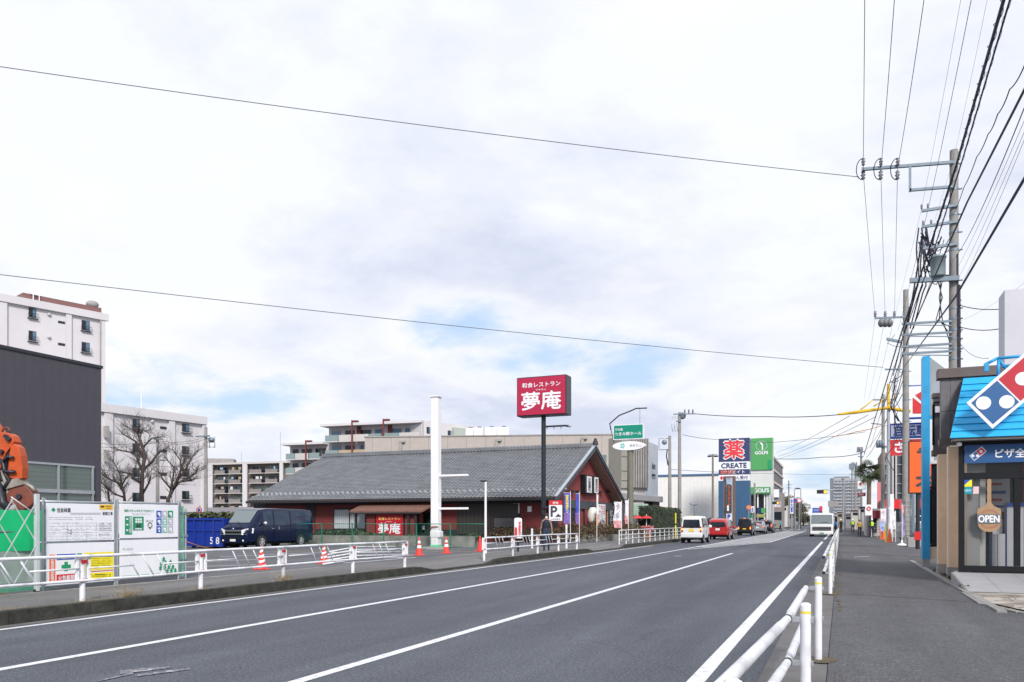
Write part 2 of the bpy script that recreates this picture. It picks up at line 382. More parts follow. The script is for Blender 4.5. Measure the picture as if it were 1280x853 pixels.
def dip(y):     # height of the pavement edge: dropped at the two driveways
    h = .19
    for a, b in ((20.6, 24.4), (36.8, 42.2)):
        e = .9
        if a <= y <= b: return .05
        if a-e < y < a: h = min(h, .05+.14*(a-y)/e)
        if b < y < b+e: h = min(h, .05+.14*(y-b)/e)
    return h
ys = [-30, 0]+[i*.45 for i in range(1, 110)]+[60, 80, 120, 200, 420]
pv = MB(WALKL); kb = MB(DKCON); kt = MB(KERB)
for y0, y1 in zip(ys, ys[1:]):
    h0, h1 = dip(y0), dip(y1)
    pv.quad((KX-.16,y0,h0),(KX-.16,y1,h1),(WX,y1,.15),(WX,y0,.15))
    j = .004
    kb.hexa([(KX-.16,y0+j,-.02),(KX,y0+j,-.02),(KX,y1-j,-.02),(KX-.16,y1-j,-.02),(KX-.16,y0+j,h0+.012),(KX-.02,y0+j,h0+.012),(KX-.02,y1-j,h1+.012),(KX-.16,y1-j,h1+.012)])
struct('left_pavement', pv); struct('kerb', kb)
sheet('parking_lot', WX, -300, -60, 900, .15, LOT)
b = MB(KERB); b.box(WX-.06, WX+.05, -20, 19, .10, .165); b.box(WX-.06, WX+.05, 26, 90, .10, .165); struct('lot_edging', b)
b = MB(DKCON)                       # dirt and litter gathered along the kerb top
dirtm = mat('kerb dirt', (.11, .085, .05), .95, 0, .5, 12, bump=.8, bscale=30)
DIRT = dirtm
b = MB(DIRT)
for i in range(90):
    y = rng.uniform(4, 46); 
    if dip(y) < .18: continue
    l = rng.uniform(.3, 1.3); w = rng.uniform(.04, .13); n = 9; o = len(b.v); x = KX-.2-rng.uniform(0, .08)
    b.add([(x-w*rng.uniform(.5, 1)*math.cos(a*2*math.pi/n), y+l/2*math.sin(a*2*math.pi/n), dip(y)+.005+i*.00006) for a in range(n)], [tuple(range(n))])
struct('kerb_dirt', b)

# right side: pavement, lots behind it
PX = 2.36
sheet('right_pavement', -.12, PX, -30, 420, .012, WALK)
sheet('right_lot', PX, 120, -30, 900, .008, WALK)
b = MB(KERB)
def edge_strip(pts, w, z0, z1):
    for p, q in zip(pts, pts[1:]):
        t = (Vector(q)-Vector(p)).normalized()*.004; n = Vector((t.y, -t.x, 0)).normalized()*w
        p_, q_ = Vector(p)+t, Vector(q)-t
        b.hexa([p_+Vector((0,0,z0)), p_+n+Vector((0,0,z0)), q_+n+Vector((0,0,z0)), q_+Vector((0,0,z0)), p_+Vector((0,0,z1)), p_+n+Vector((0,0,z1)), q_+n+Vector((0,0,z1)), q_+Vector((0,0,z1))])
eY = [14.9+1.0*i for i in range(19)]
edge_strip([(PX, y, 0) for y in eY], .14, -.02, .045)
struct('edging_kerb', b)

# markings: sheets 4 mm above the road
b = MB(PAINT)
def line(x0, y0, x1, y1, w, z=.004, m=None):
    t = (Vector((x1,y1,0))-Vector((x0,y0,0))).normalized(); n = Vector((t.y,-t.x,0))*w/2; p, q = Vector((x0,y0,z)), Vector((x1,y1,z))
    b.quad(p-n, p+n, q+n, q-n, m)
line(-1.25, -5, -1.25, 62, .16); line(-1.25, 70, -1.25, 125, .16)
line(-4.69, -5, -4.69, 37.9, .14)
line(-7.85, -5, -7.85, 150, .14)
line(-10.72, -5, -10.72, 48, .12); line(-10.72, 56, -10.72, 140, .12)
line(-7.6, 42.5, -4.72, 59, .16); line(-4.72, 59, -4.9, 128, .15)
for i in range(9): line(-10.4+i*1.15, 146, -10.4+i*1.15, 150, .5)
line(-10.7, 140, -4.9, 140, .4)
struct('road_marking', b)
b = MB(PAINTH)
y = 46.0
while y < 126:
    f = lambda yy: -7.78 if yy < 42.5 else -7.78
    xr = lambda yy: min(-4.85, -7.6+(yy-42.5)/16.5*2.88-.15)
    w = 1.0
    if xr(y) > -7.6: b.quad((-7.74,y,.008),(-7.74,y+w,.008),(xr(y+w),y+w+.5,.008),(xr(y),y+.5,.008))
    y += 1.75
struct('road_marking', b)
b = MB(PAINTG)     # old scuffed arrow and ghosts of removed paint
b.quad(gp(122, 852, .008), gp(165, 843, .008), gp(170, 839.5, .008), gp(118, 852, .008))
b.quad(gp(150, 843, .008), gp(212, 835, .008), gp(214, 833, .008), gp(150, 838, .008))
b.quad(gp(170, 846, .008), gp(236, 837, .008), gp(238, 835, .008), gp(172, 843, .008))
b.quad(gp(843, 696, .008), gp(852, 695.4, .008), gp(852, 694.6, .008), gp(843, 695, .008))
b.quad(gp(1068, 697.2, .016), gp(1087, 696, .016), gp(1087, 695.2, .016), gp(1068, 696.2, .016))
struct('road_marking', b)
ws = asphalt('repaired asphalt', (.090, .090, .097), .2, 80, .5)
b = MB(ws); b.quad((-.05, -2, .016), (2.3, -2, .016), (2.3, 8.3, .016), (-.05, 8.6, .016))
b.quad((-.05, 17.5, .016), (2.3, 16.6, .016), (2.3, 22.6, .016), (-.05, 23.4, .016)); struct('pavement_patch', b)
# sand and moss at the foot of the right fence
b = MB(DIRT)
for i in range(90):
    y = rng.uniform(14, 75); l = rng.uniform(.1, .7); w = rng.uniform(.015, .05)
    x = -.09+rng.uniform(-.03, .10); n = 8
    b.add([(x+w*math.cos(k*2*math.pi/n), y+l/2*math.sin(k*2*math.pi/n), .0165+i*.00005) for k in range(n)], [tuple(range(n))])
for i in range(60):
    y = rng.uniform(9, 40); l = rng.uniform(.1, .5); w = rng.uniform(.02, .06); x = PX+.24+rng.uniform(-.06, .12); n = 8
    b.add([(x+w*math.cos(k*2*math.pi/n), y+l/2*math.sin(k*2*math.pi/n), .0125+i*.00005) for k in range(n)], [tuple(range(n))])
b.add([(-.20+.16*math.cos(k)*(1+.2*math.sin(3*k)), 9.05+.22*math.sin(k), .0169) for k in [i*.42 for i in range(15)]], [tuple(range(15))])
b.add([(-.16+.20*math.cos(k)*(1+.3*math.sin(2*k)), 17.4+.3*math.sin(k), .0169) for k in [i*.42 for i in range(15)]], [tuple(range(15))])
struct('roadside_dirt', b)
Z = Vector((0,0,1)); EX = Vector((1,0,0)); EY = Vector((0,1,0))
def uY(u, X): return at(u, 652, dX(u, X)).y      # where column u meets the plane x=X
# ---------------------------------------------------------------- guard fences on the left pavement
def guard_fence(label, X, Ys, lean=(), dense=False, endcurl=False, ztop=.93):
    t = thing('guard_fence', label, 'guard fence', (X, Ys[0], .17), 0, 'white guard fences along the left kerb')
    zb = ztop-.40; zm = ztop-.2
    for i, y in enumerate(Ys):
        b = MB(RAILW); l = lean[i] if i < len(lean) else 0
        if dense: b.cyl((X, y, .1), (X, y, ztop+.01), .032, n=10)
        else:
            b.cyl((X, y+l*.0, .1), (X+l*.1, y-l, ztop+.0), .045, n=12)
        p = b.build('post', t)
        if not dense:
            for s in (-1, 1):
                r = MB(W); r.box(X-.02, X+.035, y+s*.105-.022-l*.8, y+s*.105+.022-l*.8, zb-.02, ztop); r.build('bracket', p)
            for z in (ztop-.09, zb+.0):
                r = MB(REDR); r.box(X+.046, X+.052, y-.06-l*.7, y+.06-l*.7, z-.03, z+.03); r.build('reflector', p)
    for z, r_ in (((ztop, .027), (zb, .024)) if not dense else ((ztop, .025), (ztop-.27, .02), (ztop-.5, .02))):
        pts = []
        for i, y in enumerate(Ys):
            l = lean[i] if i < len(lean) else 0
            pts.append((X+.05, y-l*.6, z))
            if i+1 < len(Ys): pts.append((X+.05+.012*((i % 3)-1), (y+Ys[i+1])/2, z+.008*((i*7) % 3-1)))
        if endcurl: pts.append((X+.02, Ys[-1]+.12, z-.03))
        b = MB(RAILW); b.tube(pts, r_, n=8); b.build('rail', t)
    if not dense:
        for i, (y0, y1) in enumerate(zip(Ys, Ys[1:])):
            n_ = max(1, round((y1-y0)/2.6)); L_ = y1-y0; m = (y0+y1)/2
            k_ = min(1, L_/2.6)
            for seg in (((X+.05, y0+.1, zm), (X+.05, m-.32*k_, zm)), ((X+.05, m+.34*k_, zm), (X+.05, y1-.1, zm))):
                b = MB(RAILW); b.tube(seg, .014, n=6); b.build('mid_bar', t)
            for q in (-.34, -.02, .30):
                b = MB(RAILW); b.tube([(X+.05, m+(q-.13)*k_, ztop), (X+.05, m+(q+.13)*k_, zb)], .012, n=6); b.build('slanted_bar', t)
    return t
XF = -11.5
Y1 = [1.4, 4.0, 6.6]+[uY(u, XF) for u in (103, 251, 355, 441, 506)]
guard_fence('long white guard fence with red reflectors in front of the notice boards', XF, Y1, lean=(0,0,0,0,0,.09,0,0))
guard_fence('short white guard fence between the two driveways, by the walking person', XF, [uY(u, XF) for u in (605, 641, 672, 698, 721)])
guard_fence('white guard fence with closely spaced thin posts in front of the hedge', XF-.1, [uY(774, XF-.1)+i*1.55 for i in range(14)], dense=True, ztop=1.0)
for u, v in ((665, 665), (708, 661)):
    p = gp(u, 686, .17); t = thing('bollard', 'slim white post behind the short guard fence, '+('left' if u < 690 else 'right')+' of the pair', 'bollard', p, 0, 'slim white posts behind the fence')
    b = MB(RAILW); b.cyl(p, p+Z*(.95 if u < 690 else 1.15), .055, n=10); b.build('post_body', t)
    b = MB(W); b.ball(p+Z*(.95 if u < 690 else 1.15), (.056, .056, .03)); b.build('cap', t)

# ---------------------------------------------------------------- white pipes lying behind the fence
t = thing('fence_panel', 'white bent pipe fence panel lying on the asphalt behind the guard fence', 'fence panel', gp(425, 706, .15))
for k in range(5):
    b = MB(RAILW); z = .19+.05*k
    a, c_, d_ = gp(404+k*2, 707-k*2.2, .15), gp(446, 702-k*2.5, .15), gp(506-k*3, 698-k*2, .15)
    b.tube([(a.x, a.y, z), (c_.x, c_.y, z+.04), (d_.x, d_.y, z-.01)], .028, n=6); b.build('pipe', t)

# ---------------------------------------------------------------- traffic cones
CONER = mat('cone red', (.80, .045, .03), .5, 0, .08, 8, dirt=.25)
def cone(label, p, h, kind):
    t = thing('traffic_cone', label, 'traffic cone', p, 0, 'traffic cones on the left forecourt')
    b = MB(CONER); x, y, z = p
    b.box(x-.18, x+.18, y-.18, y+.18, z, z+.03); b.build('base', t, bevel=.01)
    rad = lambda q: .135*(1-q)+.022*q
    b = MB(CONER)
    n = 10
    prof = [(rad(i/n), .03+i/n*(h-.03)) for i in range(n+1)]+[(.008, h)]
    b.lathe(prof, p, 18); b.build('cone_body', t)
    if kind == 'bands':
        for a, c_ in ((.38, .54), (.66, .8)):
            b = MB(SIGNW); b.lathe([(rad(a)+.003, .03+a*(h-.03)), (rad(c_)+.003, .03+c_*(h-.03))], p, 18); b.build('reflective_band', t)
    if kind == 'spiral':
        b = MB(SIGNW)
        for s in range(4):
            q0 = .08+s*.23; n = 18; vs = []; 
            for i in range(n+1):
                a = 2*math.pi*i/n
                for w in (0, .10):
                    q = min(.97, q0+w+.06*math.sin(a)); r_ = rad(q)+.003; vs.append(Vector(p)+Vector((r_*math.cos(a), r_*math.sin(a), .03+q*(h-.03))))
            b.add(vs, [(2*i, 2*i+2, 2*i+3, 2*i+1) for i in range(n)], smooth=True)
        b.build('reflective_band', t)
cone('red and white spiral-striped cone seen through the guard fence, nearest the van', gp(327, 712, .15), .66, 'spiral')
cone('red and white striped cone seen through the guard fence, beside the white pipes', gp(405, 705, .15), .62, 'spiral')
cone('red cone with two white bands, left of the tall white pole', gp(524, 694.5, .15), .72, 'bands')
cone('red cone with two white bands, right of the tall white pole', gp(558, 692, .15), .70, 'bands')
cone('plain red cone without bands at the end of the short guard fence', gp(600, 689.5, .15), .70, 'plain')

# lot markings and the yellow line
b = MB(PAINT)
for (u0, v0, u1, v1) in ((238, 703, 330, 699), (232, 709, 320, 706), (430, 704, 520, 697), (440, 699, 530, 693), (275, 696, 420, 690)):
    a, c_ = gp(u0, v0, .154), gp(u1, v1, .154); line(a.x, a.y, c_.x, c_.y, .13, .154)
a, c_ = gp(340, 689.5, .154), gp(604, 689.5, .154)
YLINE = mat('yellow line paint', (.55, .42, .06), .6, 0, .2, 8)
line(a.x, a.y, c_.x, c_.y, .12, .155, YLINE)
struct('lot_marking', b)

# ---------------------------------------------------------------- site notice boards
XB = -14.2
def PB(u, v): return at(u, v, dX(u, XB))
def board(name, label, u0, u1, z0, z1, zmid):
    y0, y1 = PB(u0, 652).y, PB(u1, 652).y
    t = thing(name, label, 'notice board', (XB, y0, .15), 0, 'site notice boards')
    b = MB(SIGNW); b.box(XB-.03, XB, y0, y1, zmid+.02, z1); b.build('upper_panel', t)
    b = MB(SIGNW); b.box(XB-.03, XB, y0, y1, z0, zmid-.02); b.build('lower_panel', t)
    b = MB(GALV)
    for z in (z1+.03, zmid, z0-.02): b.tube([(XB-.06, y0-.1, z), (XB-.06, y1+.1, z)], .024, n=8)
    b.build('cross_pipe', t)
    for y in (y0-.05, y1+.05):
        b = MB(GALV); b.cyl((XB-.04, y, .15), (XB-.04, y, z1+.10), .0245); b.build('upright_pipe', t)
    return t, y0, y1
OFF = .004
def rect(b, y0, y1, z0, z1, m, o=OFF): b.quad((XB+o, y0, z0), (XB+o, y1, z0), (XB+o, y1, z1), (XB+o, y0, z1), m)
def btx(b, s, y, z, w, h, m, o=OFF*1.6, bold=0, **k): b.text(s, (XB+o, y, z), EY, Z, w, h, m, bold, **k)
t, y0, y1 = board('notice_board', 'white site notice board with a yellow permit sticker and a red fire warning below', 58.5, 142.5, .25, 1.86, 1.09)
def F1(u, v): p = PB(u, v); return p.y, p.z
b = MB(INK)
def px(u0, v0, u1, v1):
    a = PB(u0, v0); c_ = PB(u1, v1); zc = PB((u0+u1)/2, v0).z, PB((u0+u1)/2, v1).z
    return a.y, c_.y, zc[1], zc[0]
def prect(b, u0, v0, u1, v1, m, o=OFF): a = px(u0, v0, u1, v1); rect(b, a[0], a[1], a[2], a[3], m, o)
def ptext(b, s, u0, v0, u1, v1, m, bold=.0, o=OFF*1.6, **k):
    a = px(u0, v0, u1, v1); btx(b, s, (a[0]+a[1])/2, (a[2]+a[3])/2, a[1]-a[0], a[3]-a[2], m, o, bold, **k)
def diamond(b, u, v, r, m, o=OFF*1.6):
    p = PB(u, v); b.quad((XB+o, p.y-r, p.z), (XB+o, p.y, p.z-r), (XB+o, p.y+r, p.z), (XB+o, p.y, p.z+r), m)
diamond(b, 66.5, 637.4, .045, GREEN)
ptext(b, '住友林業', 71, 635, 88, 640.6, INK, .02)
ptext(b, '新築工事', 128, 640, 140.5, 644, INK, .02)
for (u0, u1, v) in ((88, 126, 642.4),):
    u = u0
    while u < u1: w = rng.uniform(.8, 1.6); prect(b, u, v-1.4, u+w, v+1.2, INKG); u += w+.5
def lines(b, u0, u1, v0, v1, n, m=INKG, th=.45, slope=0, dens=.85):
    for i in range(n):
        v = v0+(v1-v0)*i/max(n-1, 1); u = u0
        while u < u1:
            w = rng.uniform(.5, 3.2)
            if rng.random() < dens: prect(b, u, v-th*rng.uniform(.6, 1), min(u1, u+w), v+th, m)
            u += w+rng.uniform(.3, .8)
lines(b, 61, 120, 647, 649.5, 2); lines(b, 61, 140, 654, 675, 10, INKG, .28, dens=.5)
for v in (653, 657, 661, 665, 669, 673): prect(b, 61, v-.12+.9, 139.5, v+.12+.9, INKG, OFF)
for u in (84, 96, 108, 120): prect(b, u, 653, u+.3, 676, INKG, OFF*1.2)
lines(b, 83, 90, 662, 668, 5, INK, .35); lines(b, 124, 139, 655, 663, 4, INK, .3)
ptext(b, '住友林業', 126, 667, 137, 669.4, INKG); diamond(b, 124.5, 668.2, .018, GREEN)
b.build('lettering', t)
b = MB(ORANGE); 
prect(b, 124, 631, 141, 637.3, mat('permit yellow', (.85, .52, .03), .4, 0, .03, 2))
ptext(b, '建設業許可', 131.5, 632.2, 140, 634, INK); ptext(b, '掲示済', 133, 634.8, 139, 636.6, INK)
prect(b, 125.5, 632.3, 130, 634.6, INK, OFF*1.6); b.build('permit_sticker', t)
b = MB(ORANGE); prect(b, 61.5, 693.5, 69, 728, ORANGE)
ptext(b, '整理整頓', 63.2, 694.5, 67.3, 727, SIGNW, .01, vertical=True)
b.build('orange_strip', t)
b = MB(SIGNW); prect(b, 70, 692.4, 94.5, 728, mat('poster white', (.80, .80, .80), .5, 0, .02, 2), OFF)
prect(b, 70.4, 692.6, 94.2, 700, BLUE, OFF*1.5); ptext(b, '安全第一', 72, 693.8, 92.5, 698.8, SIGNW, .03, OFF*2)
prect(b, 80.2, 702.5, 84.6, 714.2, GREEN, OFF*1.5); prect(b, 76.6, 706.1, 88.2, 710.6, GREEN, OFF*1.8)
prect(b, 70.4, 717.8, 94.2, 727.3, RED, OFF*1.5); ptext(b, '火気厳禁', 72.3, 719.2, 92.4, 725.8, SIGNW, .03, OFF*2)
b.build('safety_poster', t)
b = MB(GREEN); prect(b, 96, 692, 101.5, 727, mat('poster white'  , (.8,.8,.8)), OFF)
prect(b, 96, 691.8, 102, 696, GREEN, OFF*1.5)
for v in (699, 708, 714.5): prect(b, 98.8, v, 101.2, v+3, GREEN, OFF*1.6); prect(b, 103+2.3, v, 103+4.6, v+3, YEL, OFF*1.6)
b.build('green_strip', t)
b = MB(YEL); prect(b, 105, 690.5, 141.8, 712.6, YEL); prect(b, 109, 715.8, 141.8, 723.6, YEL)
lines(b, 112, 139, 694, 707, 7, mat('olive print', (.35, .33, .03), .6, 0, 0), .35); lines(b, 112, 138, 718.3, 720.3, 2, INK, .6); lines(b, 110, 138, 693, 693, 1, INK, .4)
prect(b, 109, 713.5, 141.8, 714.5, RED)
b.build('yellow_notice', t)

t, y0, y1 = board('notice_board', 'white site notice board with green headings and a grid of small icons', 150.5, 222.5, .27, 1.88, 1.12)
b = MB(GREEN)
ptext(b, '地球にやさしいまちづくりをめざして', 155, 637, 192, 640.2, GREEN, .02)
ptext(b, '街と森の未来をつくる', 165, 641.6, 188, 644, INKG)
prect(b, 156, 645.5, 165, 668.5, GREEN, OFF); ptext(b, '環境活動', 161.2, 646.3, 164.6, 666.6, SIGNW, .0, OFF*2, vertical=True)
for v in (649, 656, 663): prect(b, 157.5, v-.9, 160, v+1.1, SIGNW, OFF*2)
prect(b, 166, 646, 179.5, 663.2, GREEN, OFF)
for i in range(2):
    for j in range(3): prect(b, 168.9+j*2.9, 648+i*3.1, 171.2+j*2.9, 650.6+i*3.1, SIGNW, OFF*2)
prect(b, 170, 655.5, 176, 659.4, INK, OFF*2); prect(b, 168.7, 660.6, 177, 661.9, SIGNW, OFF*2)
ptext(b, '省エネ', 182.2, 650.2, 191.5, 652.6, INK)
p = PB(187.2, 656.5)
ring = [(p.y+.055*math.cos(a), p.z+.055*math.sin(a)) for a in [2*math.pi*i/16 for i in range(16)]]
b.tube([(XB+.008, a, c_) for a, c_ in ring+ring[:1]], .007, INK, n=4, caps=False)
b.box(XB+.004, XB+.009, p.y-.02, p.y+.02, p.z-.085, p.z-.05, INK)
ic = [BLUE, INKG, GREEN, BLUE, mat('icon teal', (.25,.5,.42), .5, 0, 0), INKG, BLUE, mat('icon teal', ()), INKG]
for i in range(3):
    for j in range(3):
        u, v = 195.3+j*7.2, 638.6+i*9.6
        prect(b, u, v, u+6.5, v+8.7, ic[i*3+j], OFF)
        k = rng.random()
        prect(b, u+1.5, v+2, u+4.8, v+3.6+k*2, SIGNW, OFF*2); prect(b, u+2.4+k, v+4.8, u+4.2+k, v+7.4, SIGNW, OFF*2.3)
b.build('printed_icons', t)
b = MB(GREEN)
diamond(b, 154.5, 686.5, .018, GREEN); ptext(b, '住友林業', 157, 685, 166, 688, INKG)
sl = lambda u: (u-151)/73
for a_, c_ in ((151.5, 174), (176, 187), (189.6, 200.5), (203, 222.3)):
    v0 = 722.6-(a_-151)*.07; b.quad(*[PBq for PBq in (Vector((XB+OFF, PB(a_, 652).y, .285)), Vector((XB+OFF, PB(c_, 652).y, .285)), Vector((XB+OFF, PB(c_, 652).y, .33)), Vector((XB+OFF, PB(a_, 652).y, .33)))], GREEN)
def treeicon(u, v, s=1):
    p = PB(u, v); s *= .05
    for k in range(2): b.add([(XB+OFF+.001*k, p.y-s, p.z-s*.9+k*s*.8), (XB+OFF+.001*k, p.y+s, p.z-s*.9+k*s*.8), (XB+OFF+.001*k, p.y, p.z+s*.5+k*s*.7)], [(0,1,2)], GREEN)
    b.quad((XB+OFF, p.y-s*.15, p.z-s*1.6), (XB+OFF, p.y+s*.15, p.z-s*1.6), (XB+OFF, p.y+s*.15, p.z-s*.8), (XB+OFF, p.y-s*.15, p.z-s*.8), GREEN)
for u, v in ((204.5, 699), (201.5, 704), (207, 703.5), (213, 702.7), (200.5, 710), (206, 709.5), (211, 709), (216, 708.6), (209, 714), (214, 713.5), (219, 713)): treeicon(u, v)
b.build('tree_logo', t)
# green sheeting strips between and beside the boards
SHEETG = mat('green plastic sheet', (.01, .46, .17), .35, 0, .14, 1.5)
SHEETD = mat('green mesh sheet', (.10, .32, .22), .6, 0, .25, 6)
for u0, u1, lab in ((144, 149, 'narrow green sheet strip between the two notice boards'), (224.5, 233, 'narrow green sheet strip at the right edge of the icon notice board')):
    y0, y1 = PB(u0, 652).y, PB(u1, 652).y
    b = MB(SHEETD); n = 10
    for i in range(n):
        a, c_ = y0+(y1-y0)*i/n, y0+(y1-y0)*(i+1)/n; f = lambda k: XB-.10+.02*math.sin(k*2.1)
        b.quad((f(i), a, .2), (f(i+1), c_, .2), (f(i+1), c_, 1.86), (f(i), a, 1.86))
    o = b.build('green_sheet'); tag(o, lab, 'sheet')
for u, z1, lab in ((225, 1.98, 'galvanised pipe post with clamps right of the icon notice board'), (232, 1.80, 'outermost galvanised pipe post beside the blue container'), (56, 1.95, 'galvanised pipe post left of the fire warning notice board')):
    X = XB-.12; y = uY(u, X); t = thing('pipe_post', lab, 'pipe post', (X, y, .15), 0, 'scaffold pipe posts at the site edge')
    b = MB(GALV); b.cyl((X, y, .15), (X, y, z1), .0245, n=10); b.build('pipe', t)
    for z in (.6, 1.15, 1.7):
        b = MB(GALVD); b.box(X-.04, X+.04, y-.045, y+.045, z-.03, z+.03); b.build('clamp', t, bevel=.008)
# orange rope from the pipes to the fence
b = MB(mat('orange rope', (.6, .22, .05), .8, 0, .1, 20)); a, c_ = PB(232, 677), at(300, 687.5, 24)
b.tube([a.lerp(c_, i/8)-Z*.10*math.sin(math.pi*i/8) for i in range(9)], .012, n=5); tag(b.build('rope'), 'thin orange rope strung from the pipe post towards the van', 'rope')

# green hoarding and the folding gate
XG = -14.9
t = thing('site_hoarding', 'bright green plastic hoarding behind the white folding gate', 'hoarding', (XG, 4, .15))
y1 = uY(55, XG)
b = MB(SHEETG); N_ = 24
for i in range(N_):
    a, c_ = 3+(y1-3)*i/N_, 3+(y1-3)*(i+1)/N_; f = lambda k: XG+.03*math.sin(k*1.7)
    b.quad((f(i), a, .92), (f(i+1), c_, .92), (f(i+1), c_, 1.72), (f(i), a, 1.72))
b.build('upper_sheet', t)
CLEARP = mat('clouded clear sheet', (.34, .40, .37), .4, 0, .15, 2)
b = MB(CLEARP)
for i in range(N_):
    a, c_ = 3+(y1-3)*i/N_, 3+(y1-3)*(i+1)/N_; f = lambda k: XG+.04*math.sin(k*1.3)
    b.quad((f(i), a, .3), (f(i+1), c_, .3), (f(i+1), c_, .918), (f(i), a, .918))
b.build('lower_sheet', t)
b = MB(SHEETD); b.box(XG-.05, XG+.25, 3, y1, .15, .22); b.build('skirt', t)
b = MB(GALV)
for y in (4.2, 6, 7.8, 9.4): b.cyl((XG-.05, y, .15), (XG-.05, y, 1.78), .024)
b.tube([(XG-.02, 3, 1.3), (XG-.02, y1, 1.3)], .02); b.build('pipe_frame', t)
b = MB(DIRT); b.add([(XG+.3, 5, .155), (XG+1.0, 5, .155), (XG+.85, 9.9, .155), (XG+.2, 9.9, .155)], [(0,1,2,3)]); struct('soil', b)
XA = -14.05
t = thing('folding_gate', 'white folding lattice gate across the site entrance', 'gate', (XA, uY(46, XA), .15))
yr = uY(46, XA)
GATE = mat('gate aluminium', (.62, .65, .68), .35, .35, .08, 6)
for k, y in enumerate((yr, yr-3.9)):
    b = MB(GATE); b.box(XA-.035, XA+.035, y-.038, y+.038, .18, 2.02); b.build('gate_post', t, bevel=.006)
    b = MB(RUB); b.cyl((XA-.03, y, .19), (XA+.03, y, .19), .05); b.build('caster', t)
cells = 8; w_ = 3.9/cells
b1, b2, b3 = MB(GATE), MB(GATE), MB(GATE)
for i in range(cells):
    a, c_ = yr-3.9+i*w_, yr-3.9+(i+1)*w_
    for z0, z1 in ((.3, 1.1), (1.1, 1.9)):
        b1.slab((XA+.015, a, z0-.015), (.008, 0, 0), (0, w_, z1-z0), (0, .0, .035)); b2.slab((XA-.02, a, z1-.015), (.008, 0, 0), (0, w_, z0-z1), (0, 0, .035))
b1.build('lattice', t); b2.build('lattice', t)
b3.tube([(XA, yr, 1.62), (XA, yr-.5, 1.95)], .012); b3.build('brace', t)

# ---------------------------------------------------------------- excavator reaching in from the left
EXO = mat('excavator orange', (.50, .072, .010), .5, 0, .2, 3, dirt=.45)
EXB = mat('rusty brown steel', (.20, .055, .035), .6, .2, .2, 5, dirt=.3)
D = 21
t = thing('excavator', 'orange excavator arm with a rusty brown round attachment over the green hoarding', 'excavator', tuple(at(-60, 652, D).xy)+(.15,))
FW = Vector((-ss, cc, 0))
def epoly(b, pts, th, m, off=0): b.prism([at(u, v, D)+FW*off for u, v in pts], FW*th, m)
b = MB(EXO); epoly(b, [(-95, 470), (-60, 455), (0, 542), (9, 541), (15, 545), (17.5, 552), (14, 558), (7, 567), (1, 584), (-5, 600), (-14, 602), (-16, 580), (-70, 490), (-95, 500)], .34, EXO)
b.build('boom', t, bevel=.01)
b = MB(EXO); epoly(b, [(15, 558), (19, 555), (24.5, 559), (28, 570), (29.5, 585), (29, 598), (22, 600.5), (13, 597), (11.5, 588), (13, 573)], .28, EXO, -.06)
b.build('dipper', t, bevel=.01)
b = MB(DARK); epoly(b, [(7, 567), (15, 560), (13, 575), (12, 590), (14, 602), (4, 606), (-2, 598), (1, 584)], .2, DARK, .04); b.build('dark_gap_filler', t)  # dark filler added to blacken the shaded gap between boom and dipper
b = MB(DARK)
for (u, v, r_) in ((9, 546, .05), (12, 549, .06), (10, 573, .06), (18, 590, .05), (3, 565, .06)): b.cyl(at(u, v, D)-FW*.1, at(u, v, D)+FW*.4, r_, n=12)
b.build('pivot_pin', t)
b = MB(DARK)
b.tube([at(u, v, D-.1) for u, v in ((-2, 574), (4, 578), (6, 592), (12, 600), (4, 612))], .05); b.tube([at(u, v, D-.1) for u, v in ((-6, 600), (0, 612), (3, 628), (12, 637))], .12)
b.tube([at(u, v, D-.15) for u, v in ((4, 577), (9, 571), (17, 572))], .04); b.tube([at(u, v, D-.15) for u, v in ((3, 588), (10, 590), (19, 590))], .04)
b.tube([at(u, v, D+.3) for u, v in ((29, 585), (31, 600), (36, 612), (44, 612))], .035)
b.build('hose', t)
b = MB(EXB); b.tube([at(u, v, D) for u, v in ((3, 540), (4, 536), (9, 534.5), (12, 537), (12, 541))], .025); b.build('hook', t)
b = MB(mat('dirty linkage steel', (.30, .27, .23), .6, .3, .25, 6)); epoly(b, [(4, 603), (25, 598), (31, 606), (10, 612)], .36, None, -.1); b.tube([at(3, 588, D), at(9, 612, D), at(14, 630, D)], .05); b.tube([at(30, 604, D), at(40, 609, D), at(43, 614, D)], .05); b.build('linkage', t)
b = MB(EXB)
cx_, cz_ = 26, 622
ringp = [(cx_+17.5*math.cos(a)*(1+.05*math.sin(3*a)), cz_+15.5*math.sin(a)) for a in [2*math.pi*i/28 for i in range(28)]]
epoly(b, ringp, .34, EXB, -.05); b.build('round_attachment', t, bevel=.02)
b = MB(DARK); b.cyl(at(cx_, cz_-1, D)-FW*.12, at(cx_, cz_-1, D)+FW*.35, .07, n=14); b.build('hub', t)
b = MB(GREYC); b.tube([at(6, 634, D-.1), at(14, 636.5, D-.1), at(20, 634, D-.1)], .09); b.build('shackle', t)
ob = at(-170, 652, 22); ox, oy = ob.x, ob.y     # its body stands outside the frame
b = MB(EXO); b.box(ox-1.6, ox+1.2, oy-1.3, oy+1.3, 1.1, 2.3); b.build('house', t, bevel=.08)
b = MB(EXO); b.box(ox+.0, ox+1.3, oy-1.25, oy-.35, 2.3, 3.3); c_ = b.build('cab', t, bevel=.06)
b = MB(GLASSD); b.box(ox+.1, ox+1.31, oy-1.27, oy-.45, 2.45, 3.1); b.build('cab_window', c_)
